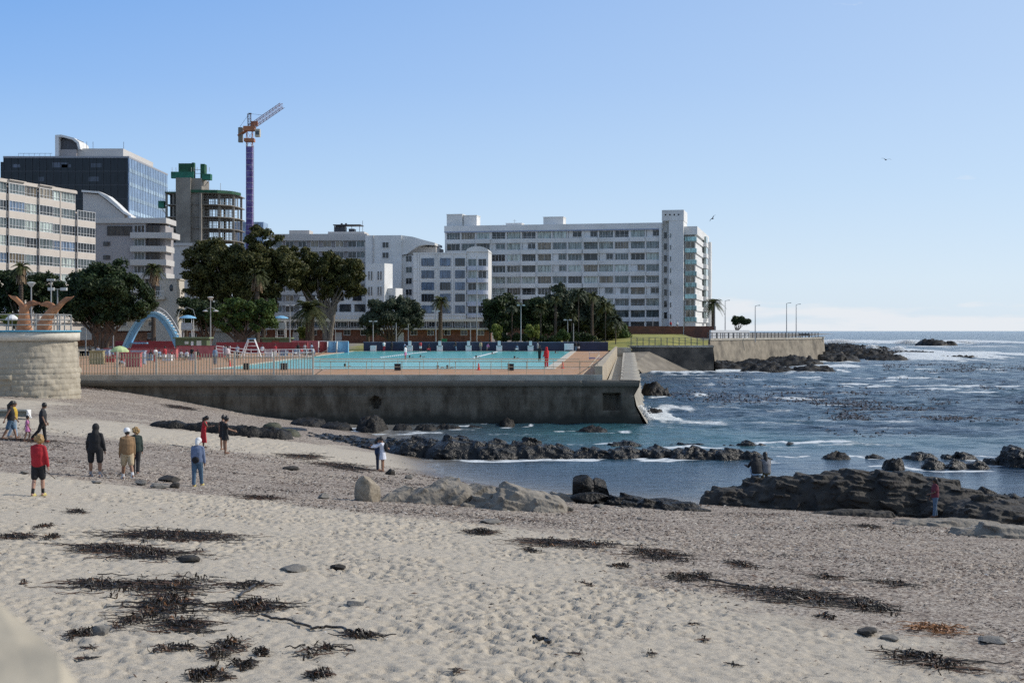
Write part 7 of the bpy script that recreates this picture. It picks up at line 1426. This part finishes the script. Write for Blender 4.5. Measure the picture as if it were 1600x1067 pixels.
person('person in tan bomber jacket, khaki shorts and white cap striding left', at(199, 749), 28, 1.78, top=cloth('tan', (.23, .14, .07)), bottom=cloth('khaki', (.42, .33, .21)), bkind='shorts', skin=SKT, hat=cloth('white', (.7, .7, .72)), cap='cap', hairk='short', shoes=mat('shoe_white', (.6, .6, .6)), socks=cloth('white', (.7, .7, .7)), legs=(.26, -.30), knees=(.05, .35), arms=((.1, .12, .2), (-.1, .12, .2)), head=.3, build=1.08, vox=.012)
person('person with curly blond hair and dark green jacket behind the khaki shorts person', at(212, 742), 12, 1.72, top=cloth('darkgreen', (.02, .035, .03)), bottom=blackc, bkind='trousers', skin=SK, hair=HBL, hairk='curly', legs=(.12, -.25), knees=(0, .3), arms=((0, .15, .4), (0, .15, .4)), head=.3, vox=.013)
def bag(root, U, S, hc, hr, armp, legp):
    mb = MB(); mb.rings([[U(x*.13*S*q, -.075*S-.05*S*(1-abs(v)), .05*S+v*.09*S*q) if False else U(math.cos(t)*.085*S*q, -.07*S-.045*S*d_, .02*S+math.sin(t)*.075*S*q) for t in [2*math.pi*j/12 for j in range(12)]] for d_, q in ((0, .9), (.4, 1), (.9, .85), (1.1, .4))]); mb.build('bag', blackc, root, True); MB().tube([U(.05*S, -.08*S, .08*S), U(0, -.07*S, .2*S), U(-.05*S, -.02*S, .31*S), U(-.06*S, .06*S, .24*S)], .012*S, 5, ).build('bag_strap', blackc, root)
person('person in blue denim shirt, jeans and white headscarf carrying a black shoulder bag', at(308, 760), -10, 1.66, top=cloth('denim', (.13, .17, .27)), bottom=cloth('jeans', (.07, .13, .20)), bkind='trousers', skin=SKT, hat=cloth('white', (.7, .68, .68)), cap='scarf', hairk='none', shoes=mat('shoe_yellow', (.5, .42, .15)), legs=(-.08, .28), knees=(.02, .1), arms=((.05, .12, .2), (-.1, .2, .2)), lean=.1, head=.35, extra=bag, build=1.08, vox=.012)
person('person in long red dress with long dark hair looking down', at(318, 700), -80, 1.62, top=None, bottom=cloth('red_dress', (.40, .015, .025)), bkind='dress', sleeve='none', hem=-.36, skin=SKD, hairk='long', arms=((.45, .05, 1.2), (.45, .05, 1.2)), lean=.14, head=.9, vox=.014)
person('person in short black dress with hands folded, facing right', at(352, 709), -75, 1.72, bottom=blackc, bkind='dress', sleeve='short', hem=-.16, skin=SKT, hairk='bun', arms=((.55, .05, .7), (.55, .05, .7)), head=.5, vox=.014, build=1.12)
person('person in dark clothes half hidden behind the black dress', at(348, 703), -30, 1.72, bottom=blackc, bkind='dress', sleeve='none', hem=-.16, skin=SKT, hairk='bun', vox=.015, head=.4)
# family at the left
person('person in black top and denim shorts with long dark hair at far left', at(17, 687), -78, 1.74, top=blackc, sleeve='none', bottom=cloth('jeans', (.07, .13, .20)), bkind='shorts', skin=SKT, hairk='long', legs=(.3, -.35), knees=(.05, .15), arms=((.3, .1, .3), (-.5, .1, .1)), head=.5, vox=.014)
person('person in yellow top behind the far left walker', at(22, 684), -78, 1.66, top=cloth('yellow', (.5, .33, .04)), sleeve='short', bottom=cloth('paleblue', (.25, .33, .42)), bkind='trousers', skin=SKT, hairk='short', legs=(.12, -.2), knees=(0, .2), vox=.015)
person('small child in a pink swim dress between the adults at left', at(43, 690), -80, 1.16, bottom=cloth('pink', (.55, .20, .38)), bkind='dress', sleeve='short', hem=-.14, skin=SKT, hairk='short', legs=(.35, -.2), knees=(.6, .1), arms=((-.5, .3, .1), (.3, .2, .2)), vox=.012)
person('person in black T-shirt and black trousers walking right, looking down', at(67, 691), -82, 1.74, top=cloth('charcoal', (.02, .022, .026)), sleeve='short', bottom=blackc, bkind='trousers', skin=SKT, hairk='short', shoes=mat('shoe_red', (.25, .05, .04)), legs=(.12, -.4), knees=(.02, .35), arms=((.12, .08, .3), (.1, .08, .3)), head=.6, vox=.014)
# embracing couple
def pack(root, U, S, hc, hr, armp, legp): MB().ball(U(0, -.11*S, .17*S), .1*S, 12, 8, (.85, .6, 1.3)).build('backpack', blackc, root, True)
person('person in long white coat with dark backpack hugging someone', at(598, 737), 82, 1.66, bottom=cloth('white_coat', (.62, .64, .72)), bkind='coat', hem=-.18, sleeve='long', skin=SKT, hairk='short', arms=((1.0, .2, .5), (1.15, .2, .4)), extra=pack, head=.3, lean=.08, vox=.014)
person('person in dark blue held by the one in the white coat', at(590, 735), -80, 1.58, top=cloth('navy', (.02, .04, .09)), bottom=cloth('navy2', (.018, .025, .045)), bkind='trousers', skin=SKT, hairk='long', arms=((.9, .2, .5), (.9, .2, .5)), head=.4, vox=.014)
# seated pair on the outcrop
def seat_at(px, py, Y): return (PX(px, Y), Y, PZ(py, Y))
person('person in dark jacket sitting on the rock outcrop facing the sea, leaning left', seat_at(1183, 745, 58.6), 8, 1.7, top=blackc, bottom=cloth('paleblue', (.45, .45, .47)), bkind='shorts', skin=SKD, hairk='none', hood=True, sit=True, legs=(1.9, 1.9), knees=(2.3, 2.3), arms=((.6, .25, .9), (.6, .25, .9)), lean=.35, head=.7, build=1.15, vox=.014)
person('person in striped top sitting beside the dark jacket on the outcrop', seat_at(1197, 743, 58.9), 5, 1.72, top=mat('stripes', (.35, .35, .37), rough=.9), bottom=cloth('olive', (.10, .09, .05)), bkind='trousers', skin=SKD, hairk='long', sit=True, legs=(1.9, 1.9), knees=(2.3, 2.3), arms=((.5, .2, .8), (.5, .2, .8)), lean=.22, vox=.014)
person('person in pink top and denim shorts standing in the shadow of the right outcrop', (PX(1461, 51.9), 51.9, .42), 95, 1.42, top=cloth('pink_in_shade', (.12, .02, .035)), sleeve='short', bottom=cloth('jeans_in_shade', (.08, .13, .20)), bkind='trousers', skin=SKD, hairk='long', arms=((.3, .1, 1.0), (.1, .1, .3)), legs=(.1, -.1), vox=.013)  # top and jeans colours darkened to hold the outcrop's shade
# stripes
m = MATS['stripes']; nt = m.node_tree; b = nt.nodes['Principled BSDF']; tcn = N(nt, 'ShaderNodeTexCoord'); wv_ = N(nt, 'ShaderNodeTexWave', bands_direction='Z'); wv_.inputs['Scale'].default_value = 7; L(nt, tcn.outputs['Object'], wv_.inputs[0]); cr_ = N(nt, 'ShaderNodeValToRGB'); cr_.color_ramp.interpolation = 'CONSTANT'; cr_.color_ramp.elements[0].color = (.02, .02, .022, 1); cr_.color_ramp.elements[1].color = (.4, .4, .42, 1); cr_.color_ramp.elements[1].position = .62; L(nt, wv_.outputs[1], cr_.inputs[0]); L(nt, cr_.outputs[0], b.inputs['Base Color'])
# around the pool
redg = cloth('lifeguard_red', (.55, .015, .02)); LO = .03
person('lifeguard all in red with a red hood standing at the pool edge', (PX(854, 137), 137, DZ), 25, 1.92, top=redg, bottom=redg, bkind='trousers', skin=SKD, hood=True, vox=.022, arms=((.2, .1, .6), (.2, .1, .6)))
person('swimmer in black standing left of the red lifeguard', (PX(843, 168), 168, DZ), 160, 1.75, top=blackc, sleeve='short', bottom=blackc, bkind='trousers', skin=SKD, vox=LO, arms=((.1, .4, .6), (.1, .4, .6)))
person('person in pale top standing at the far pool edge, left', (PX(635, 178), 176.4, DZ), 60, 1.7, top=cloth('white', (.7, .7, .7)), bottom=cloth('pink', (.55, .20, .38)), bkind='shorts', skin=SKT, vox=LO)
person('person in khaki standing before the navy wall, right of middle', (PX(751, 243.3), 243.6, DZ), 0, 1.8, top=cloth('khaki', (.42, .33, .21)), bottom=cloth('grey', (.2, .2, .2)), bkind='trousers', skin=SKT, vox=LO)
person('person in pink bending before the navy wall', (PX(761, 243.3), 243.3, DZ), -60, 1.5, top=cloth('pink', (.55, .20, .38)), bottom=cloth('grey', (.2, .2, .2)), bkind='shorts', skin=SKT, vox=LO, lean=.5)
person('left of two dark figures at the right end of the navy wall', (PX(899.5, 243.3), 243.3, DZ), 20, 1.75, top=blackc, bottom=cloth('jeans', (.07, .13, .20)), bkind='trousers', skin=SKD, vox=LO)
person('right of two dark figures at the right end of the navy wall', (PX(904, 243.8), 243.8, DZ), -20, 1.75, top=blackc, bottom=cloth('white', (.7, .7, .7)), bkind='shorts', skin=SKD, vox=LO)
person('person in dark clothes by the left part of the navy wall', (PX(612, 243.3), 243.3, DZ), 40, 1.75, top=blackc, bottom=blackc, bkind='trousers', skin=SKD, vox=LO)
person('person in pale blue next to the second starting block', (PX(634, 243.1), 243.1, DZ), 90, 1.5, top=cloth('paleblue2', (.3, .38, .55)), bottom=blackc, bkind='shorts', skin=SKD, vox=LO, lean=.5)
person('tall person in white top on the deck behind the fence', (PX(326, 150), 160, DZ), 30, 1.8, top=cloth('white_pink', (.6, .5, .5)), bottom=cloth('grey', (.2, .2, .2)), bkind='shorts', skin=SKT, vox=LO)
person('person in blue-grey at the children pool behind the fence', (PX(336, 148), 148, DZ), 0, 1.8, top=cloth('steelblue', (.2, .28, .38)), bottom=cloth('jeans', (.07, .13, .20)), bkind='trousers', skin=SKT, vox=LO)
rp = random.Random(9); cl = [cloth('white', (.7, .7, .7)), blackc, cloth('steelblue', (.2, .28, .38)), cloth('crowd_red', (.4, .04, .05)), cloth('crowd_grey', (.3, .3, .32))]; cn_ = ['white', 'black', 'blue-grey', 'red', 'grey']
spots = [(224, 172, 'first from the arch'), (236, 170, 'second from the arch'), (249, 173, 'third from the arch, in the middle of the row'), (268, 168, 'fourth, near the green hut wall'), (283, 171, 'fifth, below the green hut'), (292, 169, 'sixth, right of the hut wall'), (309, 172, 'last of the row before the white railing'), (462, 196, 'left of the group beside the red screen'), (471, 200, 'in the middle of the group beside the red screen'), (480, 198, 'right of the group beside the red screen'), (489, 201, 'outermost of the group beside the red screen'), (670, 242.6, 'on a towel below the navy wall'), (808, 242.6, 'by the fifth starting block'), (191, 142, 'under the green parasol'), (203, 141, 'right of the parasol pole')]
for i, (px, Y, wh) in enumerate(spots):
    a = i % 5; b_ = (i*2+1) % 5
    person('person in %s sitting, %s' % (cn_[a], wh), (PX(px, Y), Y, DZ+.30), rp.uniform(120, 240), 1.68, top=cl[a], sleeve='short', bottom=cl[b_], bkind='shorts', skin=rp.choice([SKD, SKT, SKD]), hair=HB, sit=True, legs=(1.45, 1.45), knees=(1.2, 1.2), arms=((.6, .15, .6), (.6, .15, .6)), vox=LO, group='people sitting round the pool')
    mb = MB(); mb.box(-.3, .3, -.25, .25, .28, .34)
    for x in (-.27, .27):
        for y in (-.22, .22): mb.box(x-.025, x+.025, y-.025, y+.025, 0, .28)
    mb.box(-.3, .3, .22, .27, .34, .8); mb.v = [(x_, y_, z_*.85) for x_, y_, z_ in mb.v]
    o = mb.build('pool_chair', cl[(i+2) % 5]); o.location = (PX(px, Y), Y, DZ); tag(o, 'low chair holding the person %s' % wh, 'chair', 'low chairs round the pool')
# swimmers: head and shoulders above the water
for i, (px, Y, lab) in enumerate([(539, 139, 'swimmer on a white float at the left of the near pool'), (640, 178+8, 'dark head left in the far pool'), (657, 190, 'swimmer lying low in the middle of the far pool'), (744, 186, 'dark-haired swimmer right of middle in the far pool'), (769, 215, 'swimmer splashing at the back of the far pool'), (804, 182, 'swimmer near the walkway at right'), (684, 133, 'small swimmer close to the near edge'), (699, 133, 'second small swimmer close to the near edge'), (868, 225, 'swimmer at the back right corner')]):
    B = empty('person', (PX(px, Y), Y, DZ-.15), lab, 'person', 'swimmers in the pools'); mb = MB(); mb.ball((0, 0, .3), .11, 10, 8, (.9, 1, 1.15)); mb.ball((0, 0, .05), .22, 10, 8, (1.1, .6, .7)); cap_tube(mb, [(0, 0, .1), (0, 0, .25)], [.06, .05]); cap_tube(mb, [(.2, 0, .1), (.42, .1, .25), (.6, .1, .15)], [.05, .045, .03]); cap_tube(mb, [(-.2, 0, .1), (-.5, .05, .12)], [.05, .03]); o = mb.build('body', SKD if i % 2 else SKT, B); remesh(o, .03, 1)
    MB().ball((0, -.02, .35), .12, 10, 8).build('hair', HB, B, True)
# lane ropes
for i, (a, b_) in enumerate([((595, 552.5), (665, 549.8)), ((740, 553), (776, 549.8))]):
    y0, y1 = YG(a[1]+6, DZ), YG(b_[1], DZ); mb = MB(); p0 = Vector((PX(a[0], y0), y0, DZ)); p1 = Vector((PX(b_[0], y1), y1, DZ))
    for q in range(26): mb.ball(p0.lerp(p1, q/25), .13, 6, 4, (1.6, 1, .7))
    tag(mb.build('lane_rope', white_p), ['white lane rope in the left half of the far pool', 'white lane rope in the right half of the far pool'][i], 'lane rope')
person('person sitting on the grass bank before the brick wall, in red', (PX(1048, 298.5), 298.5, 8.35), 180, 1.7, top=cl[3], bottom=cl[1], bkind='shorts', skin=SKD, sit=True, legs=(1.4, 1.4), knees=(1.0, 1.0), vox=LO)
person('person in white sitting on the brick wall beside the one in red', (PX(1058, 298.5), 298.5, 8.35), 180, 1.7, top=cl[0], bottom=cl[1], bkind='shorts', skin=SKT, sit=True, legs=(1.4, 1.4), knees=(1.0, 1.0), vox=LO)

# standing bathers in the children's area and along the far side
rq = random.Random(21); sk_ = [SKD, SKT, SKD, SK]
for i, (px, Y, wh) in enumerate([(141, 168, 'behind the mustard box'), (153, 172, 'beside the grey-blue box'), (176, 160, 'left of the parasol'), (243, 160, 'under the middle of the arch'), (258, 158, 'right of the arch middle'), (300, 165, 'below the corner of the olive green hut'), (352, 172, 'at the start of the white ramp railing'), (371, 178, 'along the white ramp railing'), (410, 186, 'right of the A-frame slide'), (430, 192, 'before the brown-door hut'), (466, 205, 'beside the red screen wall'), (476, 208, 'tallest beside the red screen wall'), (487, 206, 'nearest the open red bay'), (600, 243.2, 'at the foot of the navy wall, far left'), (657, 243.1, 'between the second and third starting blocks'), (712, 243.2, 'right of the third starting block'), (840, 243.1, 'right of the last starting block')]):
    a, b_ = (i*3+1) % 5, (i*2+2) % 5
    person('bather in %s top standing %s' % (cn_[a], wh), (PX(px, Y), Y, DZ), rq.uniform(0, 360), rq.uniform(1.6, 1.82), top=cl[a], sleeve='short', bottom=cl[b_], bkind=('shorts', 'trousers')[i % 2], skin=sk_[i % 4], vox=.032, legs=(rq.uniform(-.2, .3), rq.uniform(-.3, .2)), arms=((rq.uniform(0, .8), .2, rq.uniform(.1, 1.2)), (rq.uniform(-.2, .5), .2, .3)), group='bathers standing round the pools')
for i, (px, Y, c, lab) in enumerate([(232, 166, 2, 'blue-grey cool box near the first sitters'), (262, 165, 0, 'white cool box by the fourth sitter'), (300, 176, 3, 'red crate beside the hut wall'), (420, 188, 0, 'white box in front of the brown-door hut'), (444, 196, 2, 'blue-grey box before the date palm'), (172, 158, 3, 'red crate left of the parasol')]):
    mb = MB(); mb.box(-.5, .5, -.3, .3, .04, .62).box(-.54, .54, -.34, .34, .63, .72).tube([(-.4, 0, .72), (-.35, 0, .86), (.35, 0, .86), (.4, 0, .72)], .025, 5); o = mb.build('cool_box', cl[c]); o.location = (PX(px, Y), Y, DZ); tag(o, lab, 'box')
